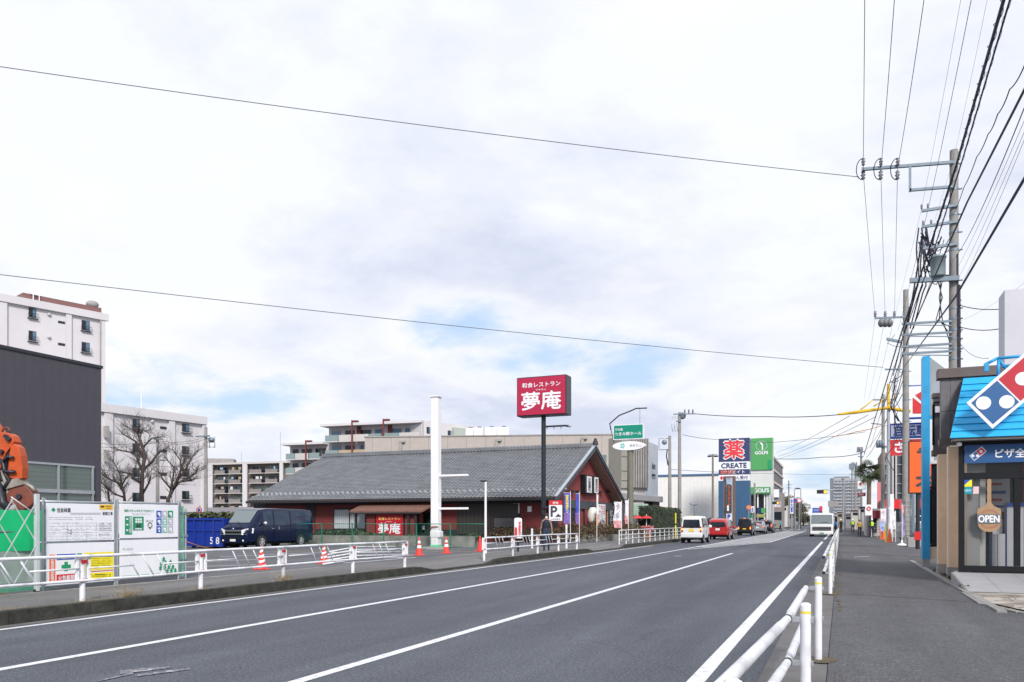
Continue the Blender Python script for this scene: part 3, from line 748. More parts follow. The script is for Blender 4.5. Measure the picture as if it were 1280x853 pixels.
for s in (-1, 1):
    b = MB(RUB); yy = oy+s*1.05
    b.prism([(ox-1.6+.4*math.cos(a) if False else ox+(1.4 if math.cos(a) > 0 else -1.4)+.45*math.cos(a), yy-.25, .6+.45*math.sin(a)) for a in [2*math.pi*i/20 for i in range(20)]], (0, .5, 0)); b.build('track', t)
b = MB(EXO); q = at(-78, 478, D)
b.prism([Vector((ox+.6, oy-.2, 1.6)), Vector((ox+1.3, oy-.2, 1.6)), q+Z*-.35, q+Z*.35], (0, .4, 0)); b.build('boom_root', t)

# ---------------------------------------------------------------- blue container behind the van
CB = mat('container blue', (.008, .032, .27), .45, 0, .15, 2, dirt=.3)
p0 = at(231, 690, 39.9); X1, Y0 = p0.x, p0.y
t = thing('waste_container', 'blue steel waste container with white numbers, left of the dark van', 'container', (X1+1.5, Y0, .15))
b = MB(CB)
zt = zat(648.5, p0.y and -p0.x*ss+p0.y*cc)
b.box(X1, X1+2.62, Y0, Y0+2.2, .25, .35)
for (x0, x1, y0, y1) in ((X1, X1+2.62, Y0, Y0+.06), (X1, X1+2.62, Y0+2.14, Y0+2.2), (X1, X1+.06, Y0+.061, Y0+2.139), (X1+2.56, X1+2.62, Y0+.061, Y0+2.139)): b.box(x0, x1, y0, y1, .351, zt)
b.build('box_body', t)
for i in range(5):
    b = MB(CB); x = X1+.02+i*.62; b.box(x, x+.09, Y0-.07, Y0-.001, .27, zt-.08); b.build('rib', t, bevel=.01)
b = MB(CB); b.box(X1-.05, X1+2.625, Y0-.08, Y0-.002, zt-.079, zt+.03); b.box(X1-.05, X1+2.625, Y0-.05, Y0-.001, 1.0, 1.08); b.box(X1-.05, X1-.001, Y0-.08, Y0+2.2, zt-.079, zt+.03); b.build('rim', t)
for i in range(4):
    b = MB(DARK); x = X1+.3+(i % 2)*2.0; y = Y0+.3+(i//2)*1.5; b.cyl((x, y, .25), (x, y, .15), .1); b.build('foot', t)
b = MB(SIGNW); a = gp(250, 690, .15)
dd = -X1*ss+Y0*cc
def onf(u, v): p = at(u, v, dY(u, Y0)); return Vector((p.x, Y0-.012, p.z))
b.text('5 8', onf(268.5, 676)+Vector((0, -.0, 0)), EX, Z, onf(274.5, 675).x-onf(263, 675).x, .34, SIGNW, .02); b.build('lettering', t)

# ---------------------------------------------------------------- tall white pole with stub arms
p = gp(545, 686.5, .15); x, y = p.x, p.y; d = -x*ss+y*cc; ztp = zat(497, d); r_ = .20
t = thing('sign_pole', 'thick blank white pole with two short arms and a clamp ring near its foot', 'pole', (x, y, .15))
b = MB(W); b.box(x-r_, x+r_, y-r_, y+r_, .25, ztp); b.build('shaft', t, bevel=.04)
b = MB(W); b.box(x-r_-.05, x+r_+.05, y-r_-.05, y+r_+.05, ztp, ztp+.06); b.build('cap', t)
for v in (595, 636):
    z = zat(v, d); b = MB(W); b.box(x+r_, x+r_+1.55, y-.05, y+.05, z-.05, z+.05); b.build('arm', t, bevel=.01)
b = MB(W); b.box(x-r_-.02, x+r_+.10, y-r_-.03, y+r_+.03, zat(672, d), zat(664, d)); b.build('sleeve', t, bevel=.05)
b = MB(mat('rust red band', (.45, .08, .05), .6, 0, .1, 9)); b.tube([(x-r_-.02, y-r_-.04, zat(661, d)), (x, y-r_-.06, zat(658.5, d)), (x+r_+.02, y-r_-.04, zat(658.6, d))], .025); b.build('strap', t)
b = MB(mat('green tape', (.15, .6, .35), .5, 0, .05, 9)); b.box(x-r_-.01, x+r_+.01, y-r_-.01, y+r_+.01, .26, .36); b.build('tape', t)
b = MB(KERB); b.lathe([(.75, .15), (.75, .22), (.68, .26), (0, .26)], (x, y, 0), 20); b.build('footing', t)

# thin lamp pole
p = gp(607, 692, .15); x, y = p.x, p.y; d = -x*ss+y*cc
t = thing('lamp_pole', 'thin white lamp pole in front of the restaurant at the end of the green fence', 'lamp pole', (x, y, .15))
b = MB(W); b.cyl((x, y, .15), (x, y, zat(602, d)), .055, .045, 12); b.build('shaft', t)
b = MB(DARK); b.box(x-.22, x+.04, y-.06, y+.06, zat(602.5, d), zat(600.8, d)); b.build('lamp_head', t, bevel=.01)

# ---------------------------------------------------------------- green mesh fence
YF = 33.6
t = thing('mesh_fence', 'green wire mesh fence in front of the restaurant planting bed', 'fence', (-24, YF, .15))
GF = mat('fence green', (.008, .16, .10), .45, 0, .08, 8)
x0 = at(330, 652, dY(330, YF)).x; x1 = at(607, 652, dY(607, YF)).x; n = 7; zt = 1.38
for i in range(n+1):
    x = x0+(x1-x0)*i/n; b = MB(GF); b.cyl((x, YF, .15), (x, YF, zt+.03), .032, n=8); b.build('post', t)
for i in range(n):
    a, c_ = x0+(x1-x0)*i/n, x0+(x1-x0)*(i+1)/n; b = MB(GF)
    b.tube([(a, YF-.02, zt), (c_, YF-.02, zt)], .018, n=6); b.tube([(a, YF-.02, .25), (c_, YF-.02, .25)], .012, n=6)
    k = int((c_-a)/.075)
    for j in range(1, k): xx = a+(c_-a)*j/k; b.box(xx-.0012, xx+.0012, YF-.022, YF-.018, .25, zt)
    for j in range(1, 8): z = .25+(zt-.25)*j/8; b.box(a, c_, YF-.017, YF-.012, z-.0015, z+.0015)
    b.build('mesh_panel', t)
# ---------------------------------------------------------------- vehicles
def lerp(a, b, t): return a+(b-a)*t
def vehicle(name, label, cat, loc, rz, paint, st, wheels, wr, side, wind, rear, group=None, lights=None, extra=None, mirrors=None, sidemat=None, roofpaint=None, seams=()):
    """st: stations (y, z_low, z_belt, z_top, w_low, w_belt, w_top) rear to front; the car faces local +y"""
    t = thing(name, label, cat, loc, rz, group)
    o, rzz = Vector(loc), rz; ORG[t.name] = (Vector((0,0,0)), 0)     # parts are written in local coordinates
    def S(y):
        if y <= st[0][0]: return st[0]
        for a, b_ in zip(st, st[1:]):
            if y <= b_[0]: k = (y-a[0])/(b_[0]-a[0]); return tuple(lerp(p, q, k) for p, q in zip(a, b_))
        return st[-1]
    def ring(s):
        y, zl, zb, zt, wl, wb, wt = s
        h = [(wl*.8, zl), (wl*.97, zl+.05), (wl, zl+(zb-zl)*.3), (wb+.012, zb-(zb-zl)*.18), (wb, zb), (lerp(wb, wt, .5)+.012*(zt-zb), lerp(zb, zt, .5)), (lerp(wb, wt, .9), lerp(zb, zt, .9)), (wt-.06, zt), (wt*.5, zt+.02)]
        return [Vector((x, y, z)) for x, z in h]+[Vector((-x, y, z)) for x, z in h[::-1]]
    b = MB(paint); rs = [ring(s) for s in st]; n = len(rs[0])
    vs = [p for r_ in rs for p in r_]
    fs = [(i*n+k, i*n+(k+1) % n, (i+1)*n+(k+1) % n, (i+1)*n+k) for i in range(len(rs)-1) for k in range(n)]
    fs += [tuple(range(n)), tuple(range((len(rs)-1)*n, len(rs)*n))[::-1]]
    b.add(vs, fs, paint, True)
    body = b.build('body', t)
    m = body.modifiers.new('edge', 'EDGE_SPLIT'); m.split_angle = R(32)
    def sp(y, f, sgn, off=.006):     # point on the side glass band
        s = S(y); x = lerp(s[5], s[6], f)+.012*(s[3]-s[2])*(1-abs(2*f-1))+off; return Vector((sgn*x, y, lerp(s[2], s[3], f)))
    for sgn in (1, -1):
        for (y0, y1, f0, f1, *sk) in side:
            k = sk[0] if sk else 0
            q = MB(sidemat or GLASSD); nn = 3
            P_ = [[sp(lerp(y0, y1+(k*j/nn if k else 0), i/4), lerp(f0, f1, j/nn), sgn) for i in range(5)] for j in range(nn+1)]
            q.add([p for row in P_ for p in row], [(j*5+i, j*5+i+1, (j+1)*5+i+1, (j+1)*5+i) for j in range(nn) for i in range(4)])
            q.build('side_window', t)
        for (y0, z0, y1, z1) in seams:
            q = MB(BLACK); s = S((y0+y1)/2)
            def xs(y, z):
                s = S(y); zl, zb, zt = s[1:4]
                if z >= zb: return lerp(s[5], s[6], (z-zb)/(zt-zb))+.012*(zt-zb)+.004
                return max(s[4], s[5]+.012)+.004
            q.tube([(sgn*xs(y0, z0), y0, z0), (sgn*xs((y0+y1)/2, (z0+z1)/2), (y0+y1)/2, (z0+z1)/2), (sgn*xs(y1, z1), y1, z1)], .006, n=4); q.build('door_gap', t)
    for nm, (ya, yb, ma, mb) in (('windscreen', wind), ('rear_window', rear)):
        a, c_ = S(ya), S(yb); q = MB(GLASSD if nm == 'rear_window' else mat('windscreen glass', (.16, .19, .20), .05, 0, 0, spec=.8))
        d_ = 1 if nm == 'windscreen' else -1
        nrm = Vector((0, (c_[3]-a[3]), -(yb-ya))).normalized()*.03
        if nrm.y*d_ < 0: nrm = -nrm
        A = [Vector((-(a[5]-ma), ya, ma_z)) for ma_z in (a[3],)]
        k = [Vector((-(a[6]-ma), ya, a[3]+.0))+nrm, Vector((a[6]-ma, ya, a[3]+.0))+nrm, Vector((c_[6]-mb, yb, c_[3]+.0))+nrm, Vector((-(c_[6]-mb), yb, c_[3]+.0))+nrm]
        if nm == 'rear_window' and abs(yb-ya) < .12:
            y_ = min(ya, yb)-.014; zz0, zz1 = ma, mb; s = st[0]; ww0, ww1 = s[5]-.10, s[6]-.07
            k = [Vector((-ww0, st[0][0]-.008, zz0)), Vector((ww0, st[0][0]-.008, zz0)), Vector((ww1, st[0][0]-.008, zz1)), Vector((-ww1, st[0][0]-.008, zz1))]
        q.add(k, [(0,1,2,3)]); q.build(nm, t)
    for y in wheels:
        for sgn in (1, -1):
            xw = S(y)[4]+.012
            q = MB(BLACK); q.cyl((sgn*(xw-.05), y, wr+.03), (sgn*(xw+.004), y, wr+.03), wr+.045, n=24); q.build('wheel_arch', t)
            q = MB(RUB); q.lathe([(wr*.62, -.1), (wr*.95, -.1), (wr, -.07), (wr, .07), (wr*.95, .1), (wr*.62, .1)], n=24)
            for i, v in enumerate(q.v): q.v[i] = Vector((sgn*(xw-.072)+v.z, y+v.x, wr+v.y))
            w_ = q.build('wheel', t)
            q = MB(ALU); q.cyl((sgn*(xw-.03), y, wr), (sgn*(xw+.010), y, wr), wr*.62, n=20)
            q.cyl((sgn*(xw+.010), y, wr), (sgn*(xw+.034), y, wr), wr*.16, n=12)
            for k in range(7):
                a = 2*math.pi*k/7; q.slab((sgn*(xw+.011), y-math.sin(a)*.02, wr+math.cos(a)*.02), (0, math.cos(a)*wr*.6, math.sin(a)*wr*.6), (0, math.sin(a)*.04, -math.cos(a)*.04), (sgn*.022, 0, 0))
            q.build('rim', w_)
            q = MB(BLACK); q.cyl((sgn*(xw+.0102), y, wr), (sgn*(xw+.0108), y, wr), wr*.50, n=20); q.build('rim_recess', w_)
    q = MB(BLACK); s = S(0); q.box(-s[4]*.8, s[4]*.8, st[0][0]+.25, st[-1][0]-.25, min(x[1] for x in st)-.08, min(x[1] for x in st)+.05); q.build('underbody', t)
    if mirrors:
        for sgn in (1, -1):
            y, z, col = mirrors; q = MB(col); x = S(y)[5]; q.ball((sgn*(x+.14), y, z), (.13, .08, .11)); q.tube([(sgn*(x-.01), y-.02, z-.06), (sgn*(x+.1), y, z-.02)], .02, n=5); q.build('mirror', t)
    if extra: extra(t, S, st)
    return t
PLATE = mat('number plate white', (.7, .7, .68), .5, 0, 0); PLATEY = mat('number plate yellow', (.8, .6, .03), .5, 0, 0)
LAMPC = mat('clear lamp', (.8, .82, .85), .15, .1, .2, 30); LAMPR = mat('red lamp', (.5, .01, .01), .2, 0, 0)
BRAKE = mat('lit tail lamp', (1, .12, .05), .3, 0, 0, emit=1.6); INDIC = mat('lit amber lamp', (1, .30, .02), .3, 0, 0, emit=2.2)
NAVYP = mat('dark navy car paint', (.002, .008, .038), .2, .05, .05, 2, coat=.25, spec=.3)
def bx(t, name, m, x0, x1, y0, y1, z0, z1, bevel=0, both=False):
    for s in ((1, -1) if both else (1,)):
        q = MB(m); a, c_ = sorted((x0*s, x1*s)); q.box(a, c_, y0, y1, z0, z1); r = q.build(name, t, bevel=bevel)
    return r
# parked van, nose towards the camera
def van_extra(t, S, st):
    yf = st[-1][0]
    bx(t, 'grille', CHROME, -.52, .52, yf-.05, yf+.03, .86, .93, .01); bx(t, 'grille', BLACK, -.50, .50, yf-.05, yf+.022, .76, .855, .005); bx(t, 'grille', CHROME, -.54, .54, yf-.05, yf+.03, .70, .755, .01)
    for s in (1, -1):
        q = MB(LAMPC); q.prism([(s*.52, yf+.035, .70), (s*.52, yf+.035, .93), (s*.78, yf+.0, 1.0), (s*.885, yf-.40, 1.02), (s*.885, yf-.36, .78), (s*.80, yf+.02, .71)], (0, -.03, .0)); q.build('headlight', t)
        q = MB(LAMPC); q.ball((s*.62, yf+.02, .42), (.06, .04, .06)); q.build('fog_lamp', t)
        q = MB(CHROME); q.box(min(s*.862, s*.888), max(s*.862, s*.888), .52, .68, .98, 1.02); q.build('door_handle', t)
        q = MB(CHROME); q.box(min(s*.862, s*.888), max(s*.862, s*.888), .12, .16, .94, 1.10); q.build('door_handle', t)
        q = MB(LAMPR); q.box(min(s*.70, s*.86), max(s*.70, s*.86), st[0][0]-.02, st[0][0]+.05, .75, 1.25); q.build('tail_lamp', t)
    bx(t, 'front_bumper', NAVYP, -.80, .80, yf-.1, yf+.04, .30, .62, .04)
    bx(t, 'air_intake', BLACK, -.5, .5, yf+.03, yf+.046, .50, .60, .01)
    bx(t, 'number_plate', PLATE, -.17, .17, yf+.045, yf+.055, .38, .49)
    q = MB(CHROME); q.ball((0, yf+.035, .99), (.07, .02, .045)); q.build('badge', t)
    q = MB(BLACK)
    for x in (-.35, .25): q.tube([(x, st[-3][0]+.03, st[-3][3]+.06), (x+.45, st[-3][0]-.25, st[-3][3]+.26)], .012, n=4); q.build('wiper', t); q = MB(BLACK)
VST = [(-2.72, .38, 1.08, 1.80, .80, .84, .70), (-2.66, .32, 1.08, 1.93, .84, .86, .73), (-2.2, .30, 1.08, 1.98, .86, .87, .74), (0, .30, 1.08, 2.0, .86, .87, .75), (.9, .30, 1.08, 1.99, .86, .87, .75), (1.42, .30, 1.08, 1.92, .86, .87, .74), (2.05, .30, 1.08, 1.24, .86, .86, .76), (2.27, .30, 1.0, 1.10, .85, .85, .74), (2.37, .30, .86, .99, .83, .83, .72), (2.42, .36, .70, .80, .76, .77, .66)]
van = vehicle('parked_van', 'dark navy passenger van parked with its nose to the road, in front of the restaurant', 'van', (-27.2, 32.3, .15), math.pi, NAVYP, VST, (-1.62, 1.42), .33,
    side=[(.55, 1.25, .10, .86, -.0), (-.75, .45, .10, .86), (-2.50, -.85, .10, .86)], wind=(2.02, 1.45, .10, .08), rear=(-2.72, -2.66, 1.15, 1.78), sidemat=mat('van side glass', (.012, .03, .065), .06, 0, .5, 1.2, spec=.5), mirrors=(1.35, 1.25, CHROME), extra=van_extra,
    seams=[(.50, .45, .50, 1.9), (-.80, .45, -.80, 1.9), (1.40, .75, 1.30, 1.15)])

# rear ends of the cars waiting on the left lane (they face away, local +y = world +y)
def rear_extra(plate, lamp, lit, top=None, body=None, w=.7, z=.9, bumper=None, hz=None):
    def f(t, S, st):
        y = st[0][0]
        for s in (1, -1):
            bx(t, 'tail_lamp', lamp, s*(w-.11), s*w, y-.025, y+.06, z-.16, z+.22, .01)
            if lit: bx(t, 'indicator', INDIC, s*(w-.11), s*w, y-.03, y+.055, z+.0, z+.10)
        bx(t, 'number_plate', plate, -.17, .17, y-.03, y-.01, z-.12, z+.05)
        bx(t, 'rear_bumper', bumper or body, -w-.03, w+.03, y-.06, y+.1, st[0][1]-.02, st[0][1]+.25, .03)
        if hz: bx(t, 'high_brake_lamp', hz, -.13, .13, y+.10, y+.16, st[1][3]+.0, st[1][3]+.05)
        bx(t, 'tailgate_handle', BLACK, -.12, .12, y-.02, y-.005, z+.12, z+.16)
    return f
GREY_ = mat('silver grey paint', (.36, .37, .42), .3, .4, .04, 2, coat=.6); WHT = mat('white car paint', (.72, .72, .72), .3, 0, .04, 2, coat=.6)
REDP = mat('red car paint', (.42, .012, .015), .3, .1, .05, 2, coat=.8); BLKP = mat('black car paint', (.008, .009, .012), .25, .1, .05, 2, coat=.8)
def onroad(u, v, X):      # rear of a car centred at column u
    return Vector((X, uY(u, X), 0))
KST = [(-1.68, .42, 1.02, 1.68, .67, .70, .60), (-1.62, .36, 1.0, 1.80, .71, .72, .62), (-1.2, .32, 1.0, 1.86, .73, .73, .63), (.5, .32, 1.0, 1.86, .73, .73, .63), (.85, .32, 1.0, 1.78, .73, .73, .62), (1.35, .32, .98, 1.12, .73, .73, .64), (1.6, .34, .85, .92, .70, .70, .6), (1.7, .38, .75, .8, .66, .66, .55)]
p = onroad(865.5, 679, -9.45)
vehicle('kei_van', 'white microvan with a yellow plate waiting at the back of the queue', 'van', (p.x, p.y+1.3, 0), 0, WHT, KST, (-1.1, 1.15), .28, side=[(.15, .8, .1, .85), (-.65, .05, .1, .85), (-1.5, -.75, .1, .85)], wind=(1.35, .88, .08, .06), rear=(-1.68, -1.62, 1.05, 1.62), mirrors=(.9, 1.15, WHT),
    extra=rear_extra(PLATEY, LAMPR, True, body=WHT, w=.68, z=.92, hz=INDIC), group='cars queueing in the left lane', seams=[(.1, .4, .1, 1.7)])
MST = [(-2.05, .42, 1.0, 1.42, .72, .76, .62), (-1.95, .34, 1.0, 1.60, .78, .80, .64), (-1.7, .30, .98, 1.70, .81, .82, .66), (-.9, .28, .96, 1.74, .82, .83, .67), (.3, .28, .95, 1.72, .82, .83, .67), (.6, .28, .94, 1.64, .82, .83, .66), (1.35, .28, .92, 1.05, .82, .82, .66), (1.85, .3, .75, .84, .78, .78, .6), (2.0, .34, .62, .68, .7, .7, .5)]
WINRED = dict(side=[(-.2, .55, .1, .85), (-1.1, -.3, .1, .85), (-1.7, -1.2, .1, .8)])
p = onroad(898, 674, -9.4)
vehicle('minivan', 'red minivan with a dark roof waiting behind the black microvan', 'car', (p.x, p.y+1.6, 0), 0, REDP, MST, (-1.3, 1.3), .30, side=WINRED['side'], wind=(1.35, .62, .08, .06), rear=(-2.05, -1.98, 1.03, 1.46), mirrors=(.8, 1.05, REDP),
    extra=rear_extra(PLATE, LAMPR, False, body=REDP, w=.74, z=.88), group='cars queueing in the left lane')
p = onroad(931, 667, -9.4)
vehicle('kei_van', 'black microvan with lit brake lamps in the middle of the queue', 'van', (p.x, p.y+1.3, 0), 0, BLKP, KST, (-1.1, 1.15), .28, side=[(.15, .8, .1, .85), (-.65, .05, .1, .85), (-1.5, -.75, .1, .85)], wind=(1.35, .88, .08, .06), rear=(-1.68, -1.62, 1.1, 1.62), mirrors=(.9, 1.15, BLKP),
    extra=rear_extra(PLATEY, BRAKE, True, body=BLKP, w=.66, z=.72, hz=INDIC), group='cars queueing in the left lane')
CST = [(-2.0, .42, .92, 1.05, .68, .74, .6), (-1.85, .34, .92, 1.22, .76, .78, .6), (-1.3, .30, .92, 1.46, .80, .81, .6), (-.3, .28, .92, 1.52, .81, .82, .62), (.4, .28, .90, 1.46, .81, .82, .62), (1.1, .28, .88, .98, .81, .81, .66), (1.7, .3, .74, .82, .78, .78, .6), (1.95, .34, .6, .66, .7, .7, .5)]
p = onroad(947, 666, -9.2)
vehicle('silver_car', 'silver hatchback with amber lamps ahead of the black microvan', 'car', (p.x, p.y+1.8, 0), 0, GREY_, CST, (-1.25, 1.25), .30, side=[(-.5, .4, .1, .85), (-1.2, -.6, .1, .8)], wind=(1.1, .42, .08, .06), rear=(-1.87, -1.32, .12, .10), mirrors=(.7, 1.0, GREY_),
    extra=rear_extra(PLATE, LAMPR, True, body=GREY_, w=.70, z=.82, hz=BRAKE), group='cars queueing in the left lane')
p = onroad(956, 665, -8.9)
vehicle('minivan', 'dark grey minivan with a red lit lamp at the head of the queue', 'car', (p.x, p.y+3.5, 0), 0, mat('dark grey paint', (.05, .055, .065), .3, .3, .04, 2, coat=.6), MST, (-1.3, 1.3), .30, side=WINRED['side'], wind=(1.35, .62, .08, .06), rear=(-2.05, -1.98, 1.03, 1.46), mirrors=(.8, 1.05, BLKP),
    extra=rear_extra(PLATE, BRAKE, False, body=BLKP, w=.74, z=.95, hz=BRAKE), group='cars queueing in the left lane')

# oncoming flat-fronted lorry by the right kerb
def truck():
    t = thing('lorry', 'white flat-fronted lorry coming towards the camera by the right kerb', 'lorry', (-1.72, 82.5, 0), math.pi)
    ORG[t.name] = (Vector((0,0,0)), 0)
    b = MB(WHT); w = 1.06
    prof = [(.34, 0), (.9, .05), (1.22, .03), (2.19, -.18), (2.28, -.34)]
    vs = []; rows = [(z, y) for z, y in prof]
    for z, y in rows: vs += [(-w, y, z), (w, y, z)]
    for z, y in ((2.30, -1.9), (.34, -1.9)): vs += [(-w, y, z), (w, y, z)]
    n = len(vs)//2
    fs = [(2*i, 2*i+1, 2*((i+1) % n)+1, 2*((i+1) % n)) for i in range(n)]+[tuple(2*i for i in range(n)), tuple(2*i+1 for i in range(n))[::-1]]
    b.add(vs, fs); b.build('cab', t, bevel=.05)
    b = MB(mat('windscreen glass', ())); b.add([(-w+.08, .045, 1.26), (w-.08, .045, 1.26), (w-.12, -.14, 2.16), (-w+.12, -.14, 2.16)], [(0,1,2,3)]); b.build('windscreen', t)
    b = MB(WHT); b.box(-.8, .8, -1.7, -.5, 2.285, 2.34); b.build('roof_deflector', t, bevel=.02)
    for x in (-.7, -.35, 0, .35, .7): q = MB(INDIC if False else mat('amber marker', (.5, .2, .02), .3, 0, 0)); q.box(x-.05, x+.05, -.42, -.36, 2.27, 2.31); q.build('marker_lamp', t)
    for s in (1, -1):
        bx(t, 'side_window', GLASSD, s*(w-.01), s*(w+.012), -1.3, -.35, 1.4, 2.05); bx(t, 'headlight', LAMPC, s*.66, s*1.0, .10, .135, .34, .46, .02)
        bx(t, 'mirror', BLACK, s*(w+.12), s*(w+.34), -.1, .0, 1.45, 1.95, .02); q = MB(BLACK); q.tube([(s*w, -.15, 2.0), (s*(w+.22), -.05, 1.97)], .02, n=5); q.build('mirror_arm', t)
        for y in (-.75, -5.4):
            q = MB(RUB); q.cyl((s*.85, y, .48), (s*1.12, y, .48), .48, n=24); wl = q.build('wheel', t)
            q = MB(ALU); q.cyl((s*1.12, y, .48), (s*1.13, y, .48), .27, n=20); q.build('rim', wl)
    bx(t, 'grille', BLACK, -.85, .85, .04, .095, .62, .98, .02); bx(t, 'grille_bar', CHROME, -.8, .8, .095, .115, .86, .89); bx(t, 'grille_bar', CHROME, -.8, .8, .095, .115, .72, .75)
    bx(t, 'bumper', WHT, -w, w, -.1, .12, .24, .50, .04); bx(t, 'number_plate', mat('plate green', (.1, .3, .15), .5, 0, 0), -.2, .2, .12, .13, .28, .42)
    bx(t, 'chassis', DARK, -.5, .5, -7.2, -.2, .5, .75); bx(t, 'flat_bed', GALVD, -w, w, -7.4, -2.1, 1.0, 1.12); bx(t, 'bed_side', WHT, w-.05, w, -7.4, -2.1, 1.12, 1.5, both=True)
    bx(t, 'roof_lamp_bar', INDIC, -.95, .95, -.6, -.5, 2.63, 2.68) if False else None
    bx(t, 'wiper', BLACK, -.6, .1, .04, .06, 1.41, 1.43)
truck()
t = thing('crane_post', 'red topped post standing on the lorry behind its cab', 'crane post', (-1.85, 85.2, 1.13))
q = MB(DARK); q.cyl((-1.85, 85.2, 1.12), (-1.85, 85.2, 2.5), .14); q.build('post', t); q = MB(mat('faded red', (.55, .04, .08), .5, 0, .1, 5)); q.box(-1.99, -1.71, 85.05, 85.35, 2.5, 3.05); q.build('head', t, bevel=.04)

# ---------------------------------------------------------------- people
def person(label, loc, rz, h=1.7, stride=.0, arms=.12, top=None, legs=None, head='hair', vest=None, bag=None, lean=0, mask=False, bend=0, hair_long=False, arm_fwd=0, group=None):
    s_ = h/1.72
    V = []; Rr = []; E = []; KD = []
    def v(x, y, z, r, k): V.append((x*s_, y*s_, z*s_)); Rr.append((r*s_, r*s_*(.75 if k == 'top' else 1))); KD.append(k); return len(V)-1
    def e(a, b_): E.append((a, b_))
    pel = v(0, 0, .95, .15, 'legs'); wa = v(0, lean*.3, 1.10, .135, 'top'); ch = v(0, lean*.7, 1.30, .165, 'top'); ub = v(0, lean*.95, 1.42, .12, 'top'); nk = v(0, lean*1.05, 1.49, .055, 'skin'); hd = v(0, lean*1.1+.012, 1.575, .085, 'skin'); h2 = v(0, lean*1.1+.01, 1.645, .085, 'skin')
    for a, c_ in ((pel, wa), (wa, ch), (ch, ub), (ub, nk), (nk, hd), (hd, h2)): e(a, c_)
    no = v(0, lean*1.1+.10, 1.60, .014, 'skin'); e(hd, no)
    for s in (1, -1):
        st = stride*s
        hp = v(.095*s, st*.05, .90, .095, 'legs'); kn = v(.10*s, st*.35+.02+bend, .50, .065, 'legs'); an = v(.105*s, st*.85-.02, .10, .045, 'legs'); he = v(.105*s, st*.85-.04, .045, .042, 'shoe'); toe = v(.115*s, st*.85+.16, .035, .036, 'shoe')
        for a, c_ in ((pel, hp), (hp, kn), (kn, an), (an, he), (he, toe)): e(a, c_)
        sh = v(.175*s, lean*.95, 1.40, .07, 'top'); el = v((.20+arms*.6)*s, lean*.8-stride*s*.25+arm_fwd*.1, 1.13, .05, 'top'); wr = v((.20+arms)*s, lean*.8-stride*s*.4+.05+arm_fwd, .90+arm_fwd*.6, .035, 'top'); ha = v((.20+arms)*s, lean*.8-stride*s*.42+.07+arm_fwd*1.1, .83+arm_fwd*.7, .032, 'skin')
        for a, c_ in ((ub, sh), (sh, el), (el, wr), (wr, ha)): e(a, c_)
        for k in range(5):      # four fingers and a thumb
            x, y, z = V[ha][0]/s_, V[ha][1]/s_, V[ha][2]/s_
            if k < 4:
                f1 = v(x+.0*s, y-.027+.018*k, z-.055, .0095, 'skin'); f2 = v(x-.012*s, y-.026+.018*k+.004, z-.085+.004*abs(k-1.5), .008, 'skin')
            else:
                f1 = v(x-.01*s, y+.035, z-.02, .011, 'skin'); f2 = v(x-.02*s, y+.045, z-.05, .009, 'skin')
            e(ha, f1); e(f1, f2)
    me = bpy.data.meshes.new('person_body'); me.from_pydata(V, E, []); ob = bpy.data.objects.new('person_body', me); C.objects.link(ob)
    md = ob.modifiers.new('skin', 'SKIN'); md.use_smooth_shade = True
    for i, sv in enumerate(me.skin_vertices[0].data): sv.radius = (Rr[i][0]*(1.15 if KD[i] in ('top', 'legs') else 1), Rr[i][1]*(1.1 if KD[i] in ('top', 'legs') else 1)); sv.use_root = (i == 0)
    sb = ob.modifiers.new('sub', 'SUBSURF'); sb.levels = 1
    dg = bpy.context.evaluated_depsgraph_get(); m2 = bpy.data.meshes.new_from_object(ob.evaluated_get(dg)); bpy.data.objects.remove(ob)
    m2.name = 'person'
    mats_ = {'top': top, 'legs': legs, 'skin': SKIN, 'shoe': BLACK}; keys = list(mats_)
    m2.materials.clear()
    for k in keys: m2.materials.append(mats_[k])
    VV = [Vector(p) for p in V]
    for p in m2.polygons:
        c_ = p.center; best = min(range(len(VV)), key=lambda i: (VV[i]-c_).length_squared/(Rr[i][0]+.03)**2); p.material_index = keys.index(KD[best]); p.use_smooth = True
    t = bpy.data.objects.new('person', m2); C.objects.link(t); t.location = loc; t.rotation_euler = (0,0,rz); tag(t, label, 'person', group); ORG[t.name] = (Vector((0,0,0)), 0)
    hx, hy, hz = VV[h2]
    if head == 'hair':
        b = MB(HAIR); b.ball((hx, hy-.018*s_, hz+.02*s_), (.098*s_, .105*s_, .10*s_), n=14, k=8)
        if hair_long: b.ball((hx, hy-.05*s_, hz-.09*s_), (.095*s_, .06*s_, .12*s_))
        b.build('hair', t)
    else:
        b = MB(mat('helmet white', (.75, .75, .75), .3, 0, 0)); b.lathe([(.135, -.0), (.115, .01), (.112, .06), (.09, .11), (.05, .14), (0, .15)], (hx, hy, hz+.0), 16); b.build('helmet', t)
    for s in (1, -1):
        b = MB(INK); b.ball((hx+.032*s*s_, hy+.082*s_, hz-.025*s_), .009*s_, n=8, k=4); b.build('eye', t)
    if mask: b = MB(SIGNW); b.ball((hx, hy+.055*s_, hz-.075*s_), (.062*s_, .045*s_, .05*s_)); b.build('face_mask', t)
    if vest:
        b = MB(vest); y0 = lean*.75*s_
        b.lathe([(.165*s_, 0), (.18*s_, .12*s_), (.19*s_, .26*s_), (.17*s_, .36*s_), (.09*s_, .41*s_)], (0, 0, 1.05*s_), 18)
        for i, q in enumerate(b.v): b.v[i] = Vector((q.x*1.12, q.y*.78+y0*((q.z/s_-1.05)/.41 if True else 0)*1.1, q.z))
        b.build('vest', t)
    return t, s_
